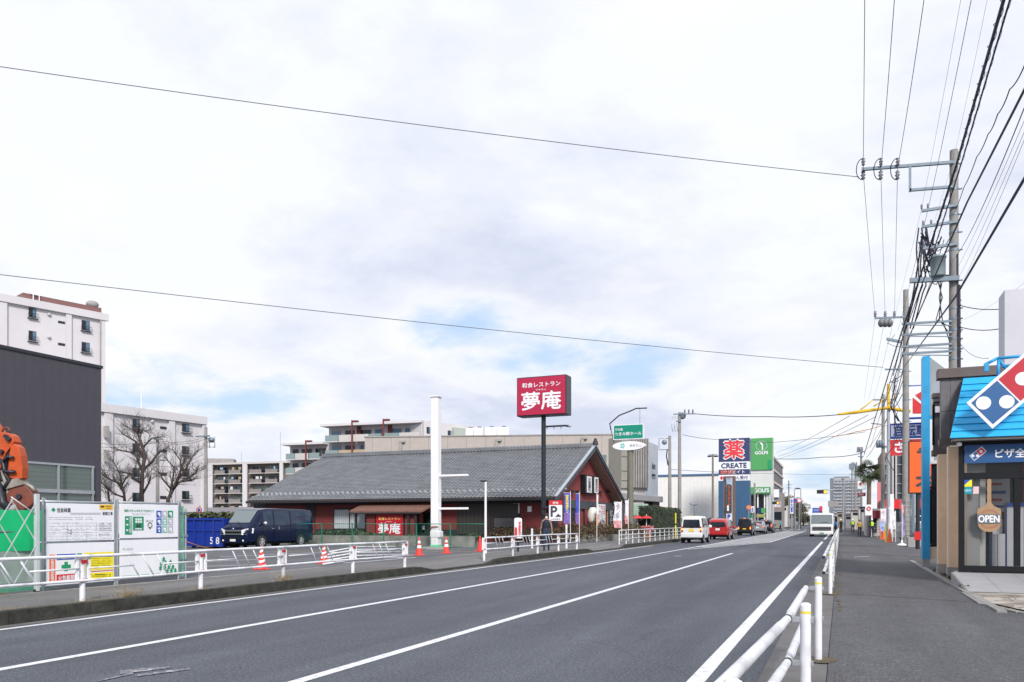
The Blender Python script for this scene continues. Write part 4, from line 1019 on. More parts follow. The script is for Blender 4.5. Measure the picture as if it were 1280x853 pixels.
TAN = mat('tan quilted coat', (.30, .185, .15), .8, 0, .2, 8); JEAN = mat('jeans', (.018, .035, .07), .8, 0, .2, 10); DKC = mat('dark trousers', (.012, .015, .03), .8, 0, .1, 8)
p = gp(683, 688.5, .17)
person('person in a tan coat and white face mask walking on the left pavement', (p.x, p.y, .17), R(200), 1.66, .12, .07, TAN, JEAN, 'hair', vest=mat('dark bib', (.01, .014, .03), .8, 0, .1, 8), mask=True, hair_long=True)
def onp(u, v, z=.012): q = gp(u, v, z); return (q.x, q.y, z)
NAVC = mat('navy uniform', (.01, .02, .07), .8, 0, .1, 8); MUST = mat('mustard coat', (.45, .28, .06), .8, 0, .25, 8)
person('guard in a white helmet and yellow hi-vis vest by the railing on the right', onp(1089.5, 671.5), R(190), 1.72, .08, .05, NAVC, NAVC, 'helmet', vest=HVIZ)
person('person in a mustard coat walking towards the camera on the right pavement', onp(1074.5, 671.5), R(180), 1.62, .14, .08, MUST, DKC, 'hair')
person('guard in a white helmet and yellow vest farther along the right pavement', onp(1066, 666.5), R(160), 1.75, .1, .05, NAVC, NAVC, 'helmet', vest=HVIZ)
person('person in a dark coat beside the person in bright blue at the lorry', onp(1051.2, 665.8), R(20), 1.75, .08, .1, BLKP if False else mat('black coat', (.012, .012, .015), .8, 0, .1, 8), DKC, 'helmet')
person('person in a bright blue jacket standing at the end of the white railing', onp(1044.6, 666.6), R(300), 1.7, .06, .15, mat('bright blue jacket', (.01, .22, .5), .7, 0, .1, 8), DKC, 'helmet')
q = gp(975.5, 663.6, 0)
person('distant person in a teal jacket crossing at the zebra stripes', (q.x, q.y, 0), R(100), 1.7, .2, .08, mat('teal jacket', (.01, .28, .36), .7, 0, .1, 8), DKC, 'hair')
BARK_ = mat('terracotta', (.22, .11, .07), .8, 0, .1, 5)
# ---------------------------------------------------------------- restaurant
RX0, RX1 = -41.7, -16.65; EYF, EYB, RY = 47.1, 63.8, 55.4; EZ, RZ = 3.06, 6.95
TILE = mat('grey roof tile', (.160, .168, .185), .5, .05, .2, 1.2, spec=.6)
REDW = stripes('shaded red boards', (.16, .026, .024), (.13, .018, .016), 2, .19, .07, .7)  # same boards as the gable, colour darkened for the shade under the eave
REDG = stripes('lit red boards', (.26, .05, .05), (.2, .03, .03), 2, .19, .07, .7)  # brighter copy, with the better lit gable put into the colour
DKW = mat('black stained timber', (.018, .018, .022), .6, 0, .15, 4)
BLUEB = mat('dark slate board', (.045, .055, .07), .5, 0, .08, 3)
t = thing('restaurant', 'single-storey restaurant with a grey tiled gable roof and red boarded walls', 'restaurant', (-29, 48, .15))
def roofslope(b, y0, z0, y1, z1, xl0, xl1, xr0, xr1, rows=33, up=1):
    cols = 170; L_ = math.hypot(y1-y0, z1-z0); ny, nz = -(z1-z0)/L_*(1 if y1 > y0 else -1), abs(y1-y0)/L_
    if y1 < y0: ny = (z1-z0)/L_
    vs = []; fs = []
    for r in range(rows):
        for e in (0, 1):
            k = (r+e)/rows
            off = .05 if e == 0 else .012
            xl, xr = lerp(xl0, xl1, k), lerp(xr0, xr1, k)
            for c_ in range(cols+1):
                x = lerp(xl, xr, c_/cols); w = .022*(1 if c_ % 2 else -1)
                vs.append((x, lerp(y0, y1, k)+ny*(off+w), lerp(z0, z1, k)+nz*(off+w)))
    n = cols+1
    for r in range(2*rows-1):
        for c_ in range(cols): fs.append((r*n+c_, r*n+c_+1, (r+1)*n+c_+1, (r+1)*n+c_))
    b.add(vs, fs, TILE, False)
b = MB(TILE); roofslope(b, EYF, EZ, RY, RZ, RX0, RX0+.9, RX1, RX1)
roofslope(b, EYB, EZ, RY, RZ, RX0, RX0+.9, RX1, RX1)
roof = b.build('roof', t)
b = MB(mat('soffit board', (.36, .26, .22), .7, 0, .1, 2))
for y in (EYF, EYB): b.hexa([(RX0+.05, y, EZ-.14), (RX1-.05, y, EZ-.14), (RX1-.05, RY, RZ-.14), (RX0+.95, RY, RZ-.14), (RX0+.05, y, EZ-.04), (RX1-.05, y, EZ-.04), (RX1-.05, RY, RZ-.04), (RX0+.95, RY, RZ-.04)] if y == EYF else [(RX0+.95, RY+.002, RZ-.14), (RX1-.05, RY+.002, RZ-.14), (RX1-.05, y, EZ-.14), (RX0+.05, y, EZ-.14), (RX0+.95, RY+.002, RZ-.04), (RX1-.05, RY+.002, RZ-.04), (RX1-.05, y, EZ-.04), (RX0+.05, y, EZ-.04)])
b.build('soffit', t)
for y, lab in ((EYF, 0), (EYB, 1)):      # barge boards of the road gable
    s = 1 if y < RY else -1
    b = MB(BLUEB); e_ = (RY-y)*.0
    dr = .30 if y == EYF else .13
    b.prism([(RX1-.06, y-s*.25, EZ-dr), (RX1-.06, RY, RZ-dr+.04), (RX1-.06, RY, RZ+.14), (RX1-.06, y-s*.25, EZ+.02)], (.12, 0, 0)); b.build('barge_board', t)
    b = MB(mat('bright verge metal', (.42, .46, .50), .35, .4, .05, 4)); b.prism([(RX1-.10, y-s*.25, EZ+.024), (RX1-.10, RY, RZ+.144), (RX1-.10, RY, RZ+.20), (RX1-.10, y-s*.25, EZ+.08)], (.22, 0, 0)); b.build('verge_trim', t)
    b = MB(DKW); b.box(RX0+.1, RX1-.1, min(y, y-s*.12), max(y, y-s*.12), EZ-.20, EZ-.03); b.build('gutter', t)
b = MB(TILE); b.box(RX0+.8, RX1+.1, RY-.16, RY+.16, RZ+.03, RZ+.20); b.tube([(RX0+.8, RY, RZ+.22), (RX1+.1, RY, RZ+.22)], .11, n=10)
for i in range(84): x = RX0+1+i*.29; b.cyl((x, RY-.13, RZ+.2), (x, RY+.13, RZ+.2), .1, n=6)
b.build('ridge', roof)
for x in (RX1+.05, RX0+.85): b = MB(DKW); b.lathe([(.22, 0), (.18, .25), (.10, .38), (.13, .45), (0, .52)], (x, RY, RZ+.15), 12); b.build('ridge_ornament', roof)
b = MB(mat('snow guard metal', (.62, .64, .66), .3, .4, .1, 5)); b_ = b; k = .085
for row in (0, 1):
    for i in range(58):
        x = RX0+.6+i*.43+row*.21; kk = k+row*.03; y, z = lerp(EYF, RY, kk), lerp(EZ, RZ, kk)
        b.add([(x-.12, y, z+.06), (x+.12, y, z+.06), (x, y-.05, z+.2), (x, y+.16, z+.13)], [(0,1,2), (0,2,3), (1,3,2)])
o = b.build('snow_guards', t); o['kind'] = 'stuff'
FWY, GX = 48.3, -17.5
FF = Fac((-40.9, FWY), (GX, FWY)); GF_ = Fac((GX, FWY), (GX, 62.7))
b = MB(REDW); FF.pan(b, 0, FF.L-.25, .15, 3.2, 0, -.2); b.build('front_wall', t)
b = MB(REDG)
zr = lambda y: (lerp(EZ, RZ, (y-EYF)/(RY-EYF)) if y < RY else lerp(EZ, RZ, (EYB-y)/(EYB-RY)))-.16
b.prism([(GX, FWY, .15), (GX, 62.7, .15), (GX, 62.7, zr(62.7)), (GX, RY, zr(RY)), (GX, FWY, zr(FWY))], (-.2, 0, 0)); b.build('gable_wall', t)
b = MB(REDW); b.box(-40.9, -40.7, FWY+.01, 62.7, .15, 3.2); b.box(-40.9, GX-.21, 62.5, 62.7, .15, 3.2); b.build('rear_wall', t)
def F_(name, u0, v0, u1, v1, o0, o1, m, parent=None, bev=0, fac=FF):
    q = MB(m); fac.ppan(q, u0, v0, u1, v1, o0, o1); return q.build(name, parent or t, bevel=bev)
# front wall: dark posts, windows, timber screen
F_('corner_post', 318, 628, 334, 680, .0, .06, DKW); F_('corner_post', 382, 628, 394, 680, .0, .06, DKW)
F_('eave_shade_strip', 330, 624, 690, 630.5, .0, .08, DKW)  # dark strip standing in for the shade under the eaves
def wind(u0, v0, u1, v1, gl, n=2, fac=FF, fr=DKW, o=.0, par=None, fw=.07, th=.08):
    q = MB(fr); a0, zt_ = fac.px(u0, v0); a1, _ = fac.px(u1, v0); zb_ = fac.px((u0+u1)/2, v1)[1]; zt_ = fac.px((u0+u1)/2, v0)[1]
    fac.pan(q, a0, a1, zt_-fw, zt_, o, o+th); fac.pan(q, a0, a1, zb_, zb_+fw, o, o+th)
    for i in range(n+1):
        x = lerp(a0, a1-fw, i/n); fac.pan(q, x, x+fw, zb_+fw, zt_-fw, o, o+th-.002)
    f = q.build('window', par or t)
    q = MB(gl); fac.pan(q, a0+fw, a1-fw, zb_+fw, zt_-fw, o, o+.02); q.build('pane', f)
    return f
CURT = mat('curtained window', (.42, .45, .48), .25, 0, .06, 3)
CURT = stripes('vertical blind', (.46, .49, .52), (.25, .28, .31), 0, .18, .15, .3)
wind(417, 636, 458, 662, CURT, 2)
F_('skirting', 334, 662, 690, 672, .0, .05, DKW)
DKT = stripes('dark timber screen', (.035, .028, .025), (.012, .01, .01), 0, .3, .12, .5)
F_('timber_screen', 572, 630, 648, 668, .0, .12, DKT)
F_('hatch_box', 620, 648, 643, 659, .12, .3, mat('grey crate', (.10, .095, .10), .7, 0, .3, 5))
F_('wall_poster', 641.5, 629, 649.5, 642, .01, .04, SIGNW); F_('meter_box', 660, 633, 665, 640, .01, .10, SIGNW)
F_('dark_opening', 642, 642, 650, 668, .01, .04, DKW)
# entrance porch
PY = FWY-2.05
PF = Fac((-33, PY+.35), (-20, PY+.35))
bq = lambda u, Y: at(u, 652, dY(u, Y)).x
x0, x1 = bq(437, PY), bq(528, PY); xa, xb = bq(456, FWY), bq(541, FWY)
b = MB(mat('brown shingle roof', (.17, .085, .065), .7, 0, .22, 3, bump=.5, bscale=12))
b.hexa([(x0, PY, 2.12), (x1, PY, 2.12), (x1+.3, FWY-.05, 2.83), (x0+.3, FWY-.05, 2.83), (x0, PY, 2.24), (x1, PY, 2.24), (x1+.3, FWY-.05, 3.0), (x0+.3, FWY-.05, 3.0)]); b.build('porch_roof', t)
b = MB(DKW); b.box(x0+.1, x1-.1, PY-.03, PY+.06, 2.02, 2.12); b.build('porch_fascia', t)
for u in (446, 521, 512): q = MB(DKW); x = bq(u, PY+.3); q.box(x-.07, x+.07, PY+.12, PY+.26, .15, 2.25); q.build('porch_post', t)
q = MB(REDW); PF.ppan(q, 458, 641, 470, 673, -.15, 0); q.build('porch_wall', t); q = MB(REDW); PF.ppan(q, 505, 641, 520, 673, -.15, 0); q.build('porch_wall', t)
q = MB(DKW); PF.ppan(q, 469, 640, 506, 673, -.15, .0); q.build('porch_wall', t)
def restaurant_sign(par, c, right, w, h, first, back, glyphm, name='sign_face'):
    q = MB(back); n = Vector(right).cross(Z)
    q.slab(c-Vector(right)*w/2-Z*h/2+n*.0, Vector(right)*w, Z*h, n*.03); s_ = q.build(name, par)
    q = MB(first); q.text('和食レストラン', c+n*.036+Z*h*.30, right, Z, w*.80, h*.13, first, .03); q.build('lettering', s_)
    q = MB(glyphm); q.text('夢庵', c+n*.036-Z*h*.13, right, Z, w*.82, h*.48, glyphm, .035); q.text('ゆめあん', c+n*.036+Z*h*.165, right, Z, w*.22, h*.045, glyphm, .0); q.build('lettering', s_)
a, z1 = PF.px(470.5, 643); a2, z0 = PF.px(504, 671); c_ = PF.P((a+a2)/2, (z0+z1)/2, .02)
restaurant_sign(t, c_, EX, a2-a, z1-z0, mat('cream yellow letters', (.75, .58, .2), .5, 0, 0), mat('deep red sign', (.42, .008, .02), .4, 0, .05, 2), SIGNW, 'wall_sign')
F_('doorway', 520, 641, 541, 672, .0, .03, glass('dark door glass', (.02, .025, .025), .08)); F_('door_poster', 524, 643, 529, 655, .03, .05, mat('red poster', (.5, .1, .1), .6, 0, .4, 12)); F_('door_poster', 528, 657, 531, 667, .03, .05, SIGNW)
F_('small_red_plate', 438, 667, 446.5, 670.5, 10.6, 10.62, RED) if False else None
# gable wall towards the road
b = MB(DKW); b.prism([(GX+.01, RY-1.35, zr(RY-1.35)-.12), (GX+.01, RY+1.35, zr(RY+1.35)-.12), (GX+.01, RY, zr(RY)-.02)], (.10, 0, 0)); b.build('gable_vent', t)
b = MB(BLUEB); b.box(GX+.005, GX+.16, FWY-.1, 62.9, 2.42, 3.0); b.build('gable_beam', t)
F_('gable_signboard', 725.5, 594.5, 736.5, 617.5, .01, .35, BLACK, fac=GF_)
def gpan(name, u0, v0, u1, v1, o0, o1, m, txt=None, tm=None, par=None, vert=True, tw=.62, th=.86):
    s_ = F_(name, u0, v0, u1, v1, o0, o1, m, par, fac=GF_)
    if txt:
        a0, z1 = GF_.px(u0, v0); a1, _ = GF_.px(u1, v0); z0 = GF_.px((u0+u1)/2, v1)[1]
        q = MB(tm or INK); q.text(txt, GF_.P((a0+a1)/2, (z0+z1)/2, o1+.008), EY, Z, abs(a1-a0)*tw, (z1-z0)*th, tm or INK, .03, vertical=vert); q.build('lettering', s_)
    return s_
gpan('gable_sign_face', 727.8, 595.8, 733.8, 616, .352, .37, SIGNW, 'お食事処')
F_('gable_signboard', 736.7, 595.5, 743.2, 617.5, .01, .33, BLACK, fac=GF_)
gpan('gable_sign_face', 737.6, 597, 742.6, 616.5, .332, .35, SIGNW, '宴会処')
for u in (713, 720, 749.5, 758): F_('spot_lamp', u-1.2, 613.5-(u > 735)*-1, u+1.2, 616, .02, .3, DARK, fac=GF_)
for (u0, v0, u1, v1) in ((711.5, 634, 718.5, 662), (688, 630, 697, 668)): F_('dark_bay', u0, v0, u1, v1, .01, .04, DKW, fac=GF_)
F_('panel_frame', 729, 629, 745.5, 658, .01, .10, DKW, fac=GF_); F_('panel_frame', 730, 630.5, 744.6, 657, .102, .12, REDG, fac=GF_)
F_('lattice_window', 766, 632, 771, 660, .01, .10, DKW, fac=GF_)
gpan('menu_board', 757.8, 632, 766, 660, .05, .12, mat('wooden board', (.34, .22, .13), .7, 0, .1, 5))
gpan('menu_board', 758.4, 636, 765.6, 656.5, .122, .14, DKW, 'おもてなし', SIGNW, th=.9)
p = GF_.P(GF_.px(733, 650)[0], 0, .5); z = GF_.px(738, 644.5)[1]
t2 = thing('paper_lantern', 'big round white paper lantern with a black character on the gable wall', 'lantern', tuple(p.xy)+(z-.8,))
b = MB(mat('lantern paper', (.72, .72, .68), .7, 0, .04, 6)); b.lathe([(.16, -.62)]+[(.42*math.cos(k*.33-1.05)**.5+.015*(k % 2), -.55+k*.155) for k in range(8)]+[(.16, .62)], (p.x, p.y, z), 20); b.build('shade', t2)
for s in (-1, 1): b = MB(DKW); b.cyl((p.x, p.y, z+s*.60), (p.x, p.y, z+s*.68), .2, n=16); b.build('lantern_ring', t2)
b = MB(DKW); b.tube([(p.x, p.y, z+.68), (p.x, p.y, z+.95), (p.x-.45, p.y, z+.97)], .015); b.build('hanger', t2)
b = MB(INK); b.text('庵', (p.x+.46, p.y-.05, z), (.45, .89, 0), Z, .42, .62, INK, .05); b.build('lettering', t2)
p = GF_.P(GF_.px(752, 650)[0], 0, 1.3)
t2 = thing('standing_sign', 'tall white menu board with red and grey print in front of the gable', 'standing sign', tuple(p.xy)+(.15,))
b = MB(SIGNW); a0 = GF_.px(748.2, 650)[0]+.1; zc0, zc1 = zat(660, 57.5), zat(630.5, 57.5)
x = p.x; y0_, y1_ = uY(748.3, x), uY(756.8, x); b.box(x-.04, x, y0_, y1_, zc0, zc1); b.build('board', t2)
for y in (y0_+.1, y1_-.1): b = MB(DARK); b.cyl((x-.02, y, .15), (x-.02, y, zc0), .03); b.build('leg', t2)
b = MB(INKG)
for i in range(12):
    zz = lerp(zc0+.15, zc1-.15, i/11)
    for k in range(4):
        if rng.random() < .8: yy = lerp(y0_+.15, y1_-.4, k/3); b.quad((x+.004, yy, zz-.05), (x+.004, yy+.28, zz-.05), (x+.004, yy+.28, zz+.05), (x+.004, yy, zz+.05), mat('pink print', (.55, .2, .2), .6, 0, 0) if i > 6 else INKG)
b.build('lettering', t2)

# flags on poles
def nobori(label, u, v0, v1, wpx, d, ca, cb, text=None, tcol=None, side=-1, group='tall banner flags in front of the restaurant', z0=.15, tilt=0, dirv=None, pole=None, split=.7):
    p = at(u, 652, d); zt_, zb_ = zat(v0, d), zat(v1, d); w = wpx*d/FPX
    r = (dirv or Vector((cc, ss, 0))).normalized()*side; nrm = Vector((-r.y, r.x, 0))
    t = thing('banner_flag', label, 'banner flag', (p.x, p.y, z0), 0, group)
    b = MB(pole or W); b.cyl((p.x, p.y, z0), (p.x, p.y, zt_+.12), .02, n=8); b.build('pole', t)
    b = MB(pole or W); b.cyl((p.x, p.y, zt_), Vector((p.x, p.y, zt_+.02+tilt))+r*w, .012, n=6); b.build('crossbar', t)
    nx, nz = 6, 14; b = MB(ca); vs = []
    f = lambda i, j: Vector((p.x, p.y, lerp(zt_, zb_, j/nz)+tilt*i/nx))+r*(w*i/nx*(1-.10*math.sin(j*.5)))+nrm*(.05*math.sin(i*.9+j*.55)+.03*math.sin(j*1.3))*(i/nx+.15)
    vs = [f(i, j) for j in range(nz+1) for i in range(nx+1)]
    k1 = int(nz*split)
    for a, e_, m in ((0, k1, ca), (k1, nz, cb)): b.add([vs[j*(nx+1)+i] for j in range(a, e_+1) for i in range(nx+1)], [(j*(nx+1)+i, j*(nx+1)+i+1, (j+1)*(nx+1)+i+1, (j+1)*(nx+1)+i) for j in range(e_-a) for i in range(nx)], m, True)
    cl = b.build('cloth', t)
    if text:
        q = MB(tcol); rr = r*side; 
        c_ = Vector((p.x, p.y, lerp(zt_, zb_, split/2)+tilt*.5))+r*w*.5; front = Vector((ss, -cc, 0))*.11
        q.text(text, c_+front, rr, Z, w*.5, (zt_-zb_)*split*.85, tcol, .02, vertical=True); q.build('lettering', cl)
    return t
FB = mat('flag blue', (.05, .07, .42), .7, 0, .25, 3); FP = mat('flag purple print', (.20, .12, .38), .7, 0, .6, 4); FPK = mat('flag pink print', (.62, .30, .32), .7, 0, .5, 5); FWH = mat('flag white', (.72, .70, .74), .7, 0, .08, 3); FOR = mat('flag orange', (.75, .32, .12), .7, 0, .2, 4)
nobori('broad blue banner flag with pale characters, leftmost by the gable', 713, 616.5, 655, 8.5, 49, FB, FP, '宴会承り', YEL)
nobori('narrow blue banner flag left of the paper lantern', 724.2, 617.5, 655, 4.5, 50, FB, FP, None)
nobori('thin white and orange banner flag seen almost edge-on beside the lantern', 746.0, 619, 657, 2.0, 51.5, FWH, FOR, None, side=1)
nobori('white banner flag with a pink foot, right of the menu boards', 777, 628, 660, 9.5, 53, FWH, FPK, 'ランチ', mat('mauve print', (.35, .25, .4), .6, 0, 0), split=.72)
nobori('rightmost white banner flag with a pink foot, by the olive sign post', 785.5, 626, 655, 4.2, 53.5, FWH, FPK, None, split=.65)

# planting beds in front of the restaurant
def leaves(b, x0, x1, y0, y1, z0, z1, n, s, mats_, zfun=None, up=.5):
    for i in range(n):
        x, y = rng.uniform(x0, x1), rng.uniform(y0, y1); zz1 = z1+(zfun(x, y) if zfun else 0); z = lerp(z0, zz1, rng.random()**up)
        a, e_ = rng.uniform(0, 6.28), rng.uniform(-1.2, 1.2); d = Vector((math.cos(a)*math.cos(e_), math.sin(a)*math.cos(e_), math.sin(e_))); o_ = d.orthogonal().normalized(); s_ = s*rng.uniform(.5, 1.3)
        c_ = Vector((x, y, z)); b.add([c_-d*s_, c_+o_*s_*.55, c_+d*s_, c_-o_*s_*.55], [(0,1,2,3)], rng.choice(mats_))
LR = [mat('rust leaf', (.13, .05, .025), .7, 0, .3, 9), mat('brown leaf', (.10, .065, .03), .7, 0, .3, 9), mat('olive leaf', (.07, .08, .03), .7, 0, .3, 9), mat('dark twig', (.03, .02, .018), .8, 0, .2, 9)]
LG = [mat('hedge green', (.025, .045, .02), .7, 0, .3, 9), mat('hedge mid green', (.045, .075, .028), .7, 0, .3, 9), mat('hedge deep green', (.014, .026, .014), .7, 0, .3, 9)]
STONEW = mat('mottled stone wall', (.20, .20, .18), .9, 0, .45, 1.6, bump=.6, bscale=9, dirt=.5)
pts = [(-33, 36.8), (-17.6, 36.8), (-17.2, 49.6), (-14.3, 53.6), (-14.3, 61.5)]
b = MB(STONEW)
for p, q in zip(pts[:2], pts[1:2]): b.slab((p[0], p[1], .1), (q[0]-p[0], q[1]-p[1], 0), (0, .22, 0), (0, 0, .62))
t3 = b.build('garden_wall'); tag(t3, 'low mottled grey garden wall behind the green mesh fence', 'garden wall')
b = MB(STONEW)
for p, q in zip(pts[2:], pts[3:]):
    d_ = (Vector(q)-Vector(p)).normalized(); n_ = Vector((-d_.y, d_.x))*.22
    b.slab((p[0]+d_.x*.003, p[1]+d_.y*.003, .1), ((q[0]-p[0])-d_.x*.006, (q[1]-p[1])-d_.y*.006, 0), (n_.x, n_.y, 0), (0, 0, .50))
t3 = b.build('garden_wall'); tag(t3, 'low garden wall under the reddish shrubs beside the restaurant gable', 'garden wall')
b = MB(LG[0]); leaves(b, -33, -18, 37.1, 38.6, .3, .70, 4200, .09, LG, lambda x, y: .30*max(0, math.sin((x+18.6)*.62))+.06*math.sin(x*3.1))
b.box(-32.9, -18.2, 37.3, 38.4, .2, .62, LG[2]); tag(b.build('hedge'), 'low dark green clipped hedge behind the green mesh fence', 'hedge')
def shrub(x, y, r_, h, label, mats_, n=900, lf=.07):
    b = MB(mats_[0]); z0 = .15
    for k in range(9): a = rng.uniform(0, 6.28); e_ = Vector((x+math.cos(a)*r_*.7, y+math.sin(a)*r_*.7, z0+h*rng.uniform(.6, .95))); b.tube([(x, y, z0), (x+(e_.x-x)*.4, y+(e_.y-y)*.4, z0+h*.45), e_], [.02, .014, .005], DKW, n=4)
    for i in range(n):
        a, q, zz = rng.uniform(0, 6.28), rng.random()**.5, rng.random(); rr = r_*q*math.sin(math.pi*(.18+.72*zz))*(1+.25*math.sin(3*a+x)); c_ = Vector((x+rr*math.cos(a), y+rr*math.sin(a), z0+.15+zz*h*(1+.15*math.sin(2*a))))
        a2, e_ = rng.uniform(0, 6.28), rng.uniform(-1, 1); d = Vector((math.cos(a2)*math.cos(e_), math.sin(a2)*math.cos(e_), math.sin(e_))); o_ = d.orthogonal().normalized(); s_ = lf*rng.uniform(.5, 1.3)
        b.add([c_-d*s_, c_+o_*s_*.5, c_+d*s_, c_-o_*s_*.5], [(0,1,2,3)], rng.choice(mats_))
    return tag(b.build('shrub'), label, 'shrub', 'reddish shrubs round the restaurant gable')
spots = [(-16.4, 48.6), (-16.7, 50.4), (-16.2, 51.6), (-15.6, 52.6), (-15.9, 54), (-15.1, 54.6), (-15.2, 56.2), (-15.0, 57.8), (-15.1, 59.4), (-15, 61)]
for i, (x, y) in enumerate(spots): shrub(x, y, .95, 1.0+.2*math.sin(i*2), 'rust brown winter shrub in the bed round the restaurant gable', LR)
for i in range(5): shrub(-20.5-i*.0+i*.9, 46.9-.0, .8, .75, 'rust brown winter shrub in the bed round the restaurant gable', LR, 600)

# cylinder banner and restaurant pylon sign, P sign
p = gp(647.5, 690, .15); d = -p.x*ss+p.y*cc
t = thing('standing_sign', 'white and red round-topped roll sign standing left of the sign pylon', 'standing sign', (p.x, p.y, .15))
w = 5*d/FPX; b = MB(SIGNW); b.lathe([(w, zat(673, d)), (w, zat(649.5, d)), (w*.8, zat(648, d)), (0, zat(647.4, d))], (p.x, p.y, 0), 20); b.build('roll', t)
b = MB(DARK); b.cyl((p.x, p.y, .15), (p.x, p.y, zat(673, d)), .05); b.build('stem', t)
b = MB(RED)
n_ = Vector((ss, -cc, 0)); rr = Vector((cc, ss, 0))
b.text('営業中', Vector((p.x, p.y, zat(661, d)))+n_*(w+.02)+rr*.07, rr, Z, w*.7, (673-650)*.8*d/FPX, RED, .03, vertical=True); b.slab(Vector((p.x, p.y, zat(672, d)))+n_*(w+.004)-rr*w*.8, rr*w*.6, Z*.45, n_*.008)
b.build('lettering', t)
p = gp(679.5, 683, .15); x, y = p.x, p.y; d = -x*ss+y*cc
t = thing('pylon_sign', 'crimson restaurant sign box high on a dark steel pole', 'pylon sign', (x, y, .15))
b = MB(mat('dark teal pole', (.012, .02, .026), .45, .2, .1, 3)); b.cyl((x, y, .15), (x, y, zat(520, d)), .125, n=18); b.build('pole', t)
zA, zB = zat(520.5, d), zat(472, d); wh = 60.5*d/FPX/cc/2
b = MB(DARK); xc = x+ (680-679.5)*d/FPX; b.box(xc-wh, xc+wh, y-.42, y+.42, zA, zB); b.build('sign_box', t, bevel=.02)
restaurant_sign(t, Vector((xc, y-.422, (zA+zB)/2)), EX, wh*2-.10, zB-zA-.10, SIGNW, mat('crimson sign face', (.42, .012, .055), .4, 0, .04, 2), SIGNW)
b = MB(DARK); zz = zat(533.5, d); b.box(x+.1, x+1.3, y-.04, y+.04, zz-.05, zz+.04); b.box(x+1.3, x+1.45, y-.05, y+.05, zz-.08, zz+.02); b.build('lamp_arm', t)
b = MB(GALV); b.ball((x+1.5, y-.05, zz-.05), (.09, .09, .07)); b.build('lamp', t)
for dx in (.2, .6, 1.0): b = MB(DARK); b.cyl((x+dx, y, zz-.05), (x+dx, y, zz-.16), .02); b.build('lamp_hook', t)
t = thing('parking_sign', 'red and white parking sign with a big black P beside the pylon pole', 'parking sign', (x+.9, y-.2, 1))
y_ = y-.25; dd = d-.2; xa, xb = at(686.5, 652, dY(686.5, y_)).x, at(702.8, 652, dY(702.8, y_)).x; z0, z1 = zat(651.2, dd), zat(626, dd)
b = MB(DARK); b.box(xa-.03, xb+.05, y_+.002, y_+.16, z0-.03, z1+.03); b.build('backing', t); 
b = MB(DARK); b.box(x, xa, y_+.03, y_+.10, z0+.3, z0+.4); b.box(x, xa, y_+.03, y_+.10, z1-.4, z1-.3); b.build('bracket', t)
b = MB(SIGNW); b.box(xa, xb, y_-.02, y_, z0, z1-(z1-z0)*.225); b.build('face', t)
b = MB(RED); b.box(xa, xb, y_-.02, y_, z1-(z1-z0)*.22, z1); b.build('red_header', t)
b = MB(INK); W_, H_ = xb-xa, z1-z0; xm = (xa+xb)/2
b.text('P', (xa+W_*.38, y_-.028, z0+H_*.46), EX, Z, W_*.46, H_*.50, INK, .05); b.text('お客様専用', (xm, y_-.028, z0+H_*.08), EX, Z, W_*.72, H_*.07, INK)
b.text('夢庵', (xm, y_-.028, z1-H_*.12), EX, Z, W_*.42, H_*.11, SIGNW, .03)
b.add([(xa+W_*.45, y_-.027, z0+H_*.19), (xa+W_*.92, y_-.027, z0+H_*.19), (xa+W_*.9, y_-.027, z0+H_*.26), (xa+W_*.78, y_-.027, z0+H_*.29), (xa+W_*.70, y_-.027, z0+H_*.36), (xa+W_*.6, y_-.027, z0+H_*.27)], [(0,1,2,3,4,5)]); b.build('lettering', t)

# hall sign on its olive post
X = -14.9; y = uY(788, X); d = dX(788, X)
t = thing('pylon_sign', 'green hall sign over a white oval sign on a thick olive post', 'pylon sign', (X, y, .15))
OLV = mat('olive grey post', (.16, .155, .125), .6, 0, .08, 2)
b = MB(OLV); b.cyl((X, y, .15), (X, y, zat(553, d)), .24, n=20); b.build('post', t)
k = d/FPX/cc
b = MB(SIGNW); xa, xb = X-19.3*k, X+15.6*k; z0, z1 = zat(549.6, d), zat(531, d); b.box(xa, xb, y-.25, y+.25, z0, z1); b.build('sign_box', t)
b = MB(GREEN); b.box(xa+.06, xb-.02, y-.27, y-.25, z0+.06, z1-.06, mat('hall sign green', (.0, .24, .16), .4, 0, .03, 2)); f = b.build('sign_face', t)
b = MB(SIGNW); xm = (xa+xb)/2; b.text('平安閣', (xa+(xb-xa)*.19, y-.28, z0+(z1-z0)*.67), EX, Z, (xb-xa)*.26, (z1-z0)*.16, SIGNW, .02); b.text('つきみ野ホール', (xm, y-.28, z0+(z1-z0)*.37), EX, Z, (xb-xa)*.9, (z1-z0)*.22, SIGNW, .03); b.build('lettering', f)
b = MB(SIGNW); zc = zat(557.8, d); b.prism([(X-.05+19*k*math.cos(a), y-.34, zc+5.6*k*cc*math.sin(a)) for a in [2*math.pi*i/32 for i in range(32)]], (0, .5, 0)); f = b.build('oval_sign', t)
b = MB(INK); b.text('ゆかり', (X+.35, y-.348, zc), EX, Z, 9*k, 3.3*k, INK, .02); b.text('サロン', (X+13*k, y-.348, zc-.05), EX, Z, 5*k, 1.6*k, INK, .0); b.build('lettering', f)
b = MB(mat('aqua leaf', (.1, .5, .45), .5, 0, 0))
for a in range(5): q = Vector((X-8*k+.12*math.cos(a*1.26), y-.346, zc+.14*math.sin(a*1.26))); b.add([q+Vector((-.1, 0, -.04)), q+Vector((.02, 0, .12)), q+Vector((.1, 0, -.06))], [(0,1,2)])
b.build('leaf_mark', f)
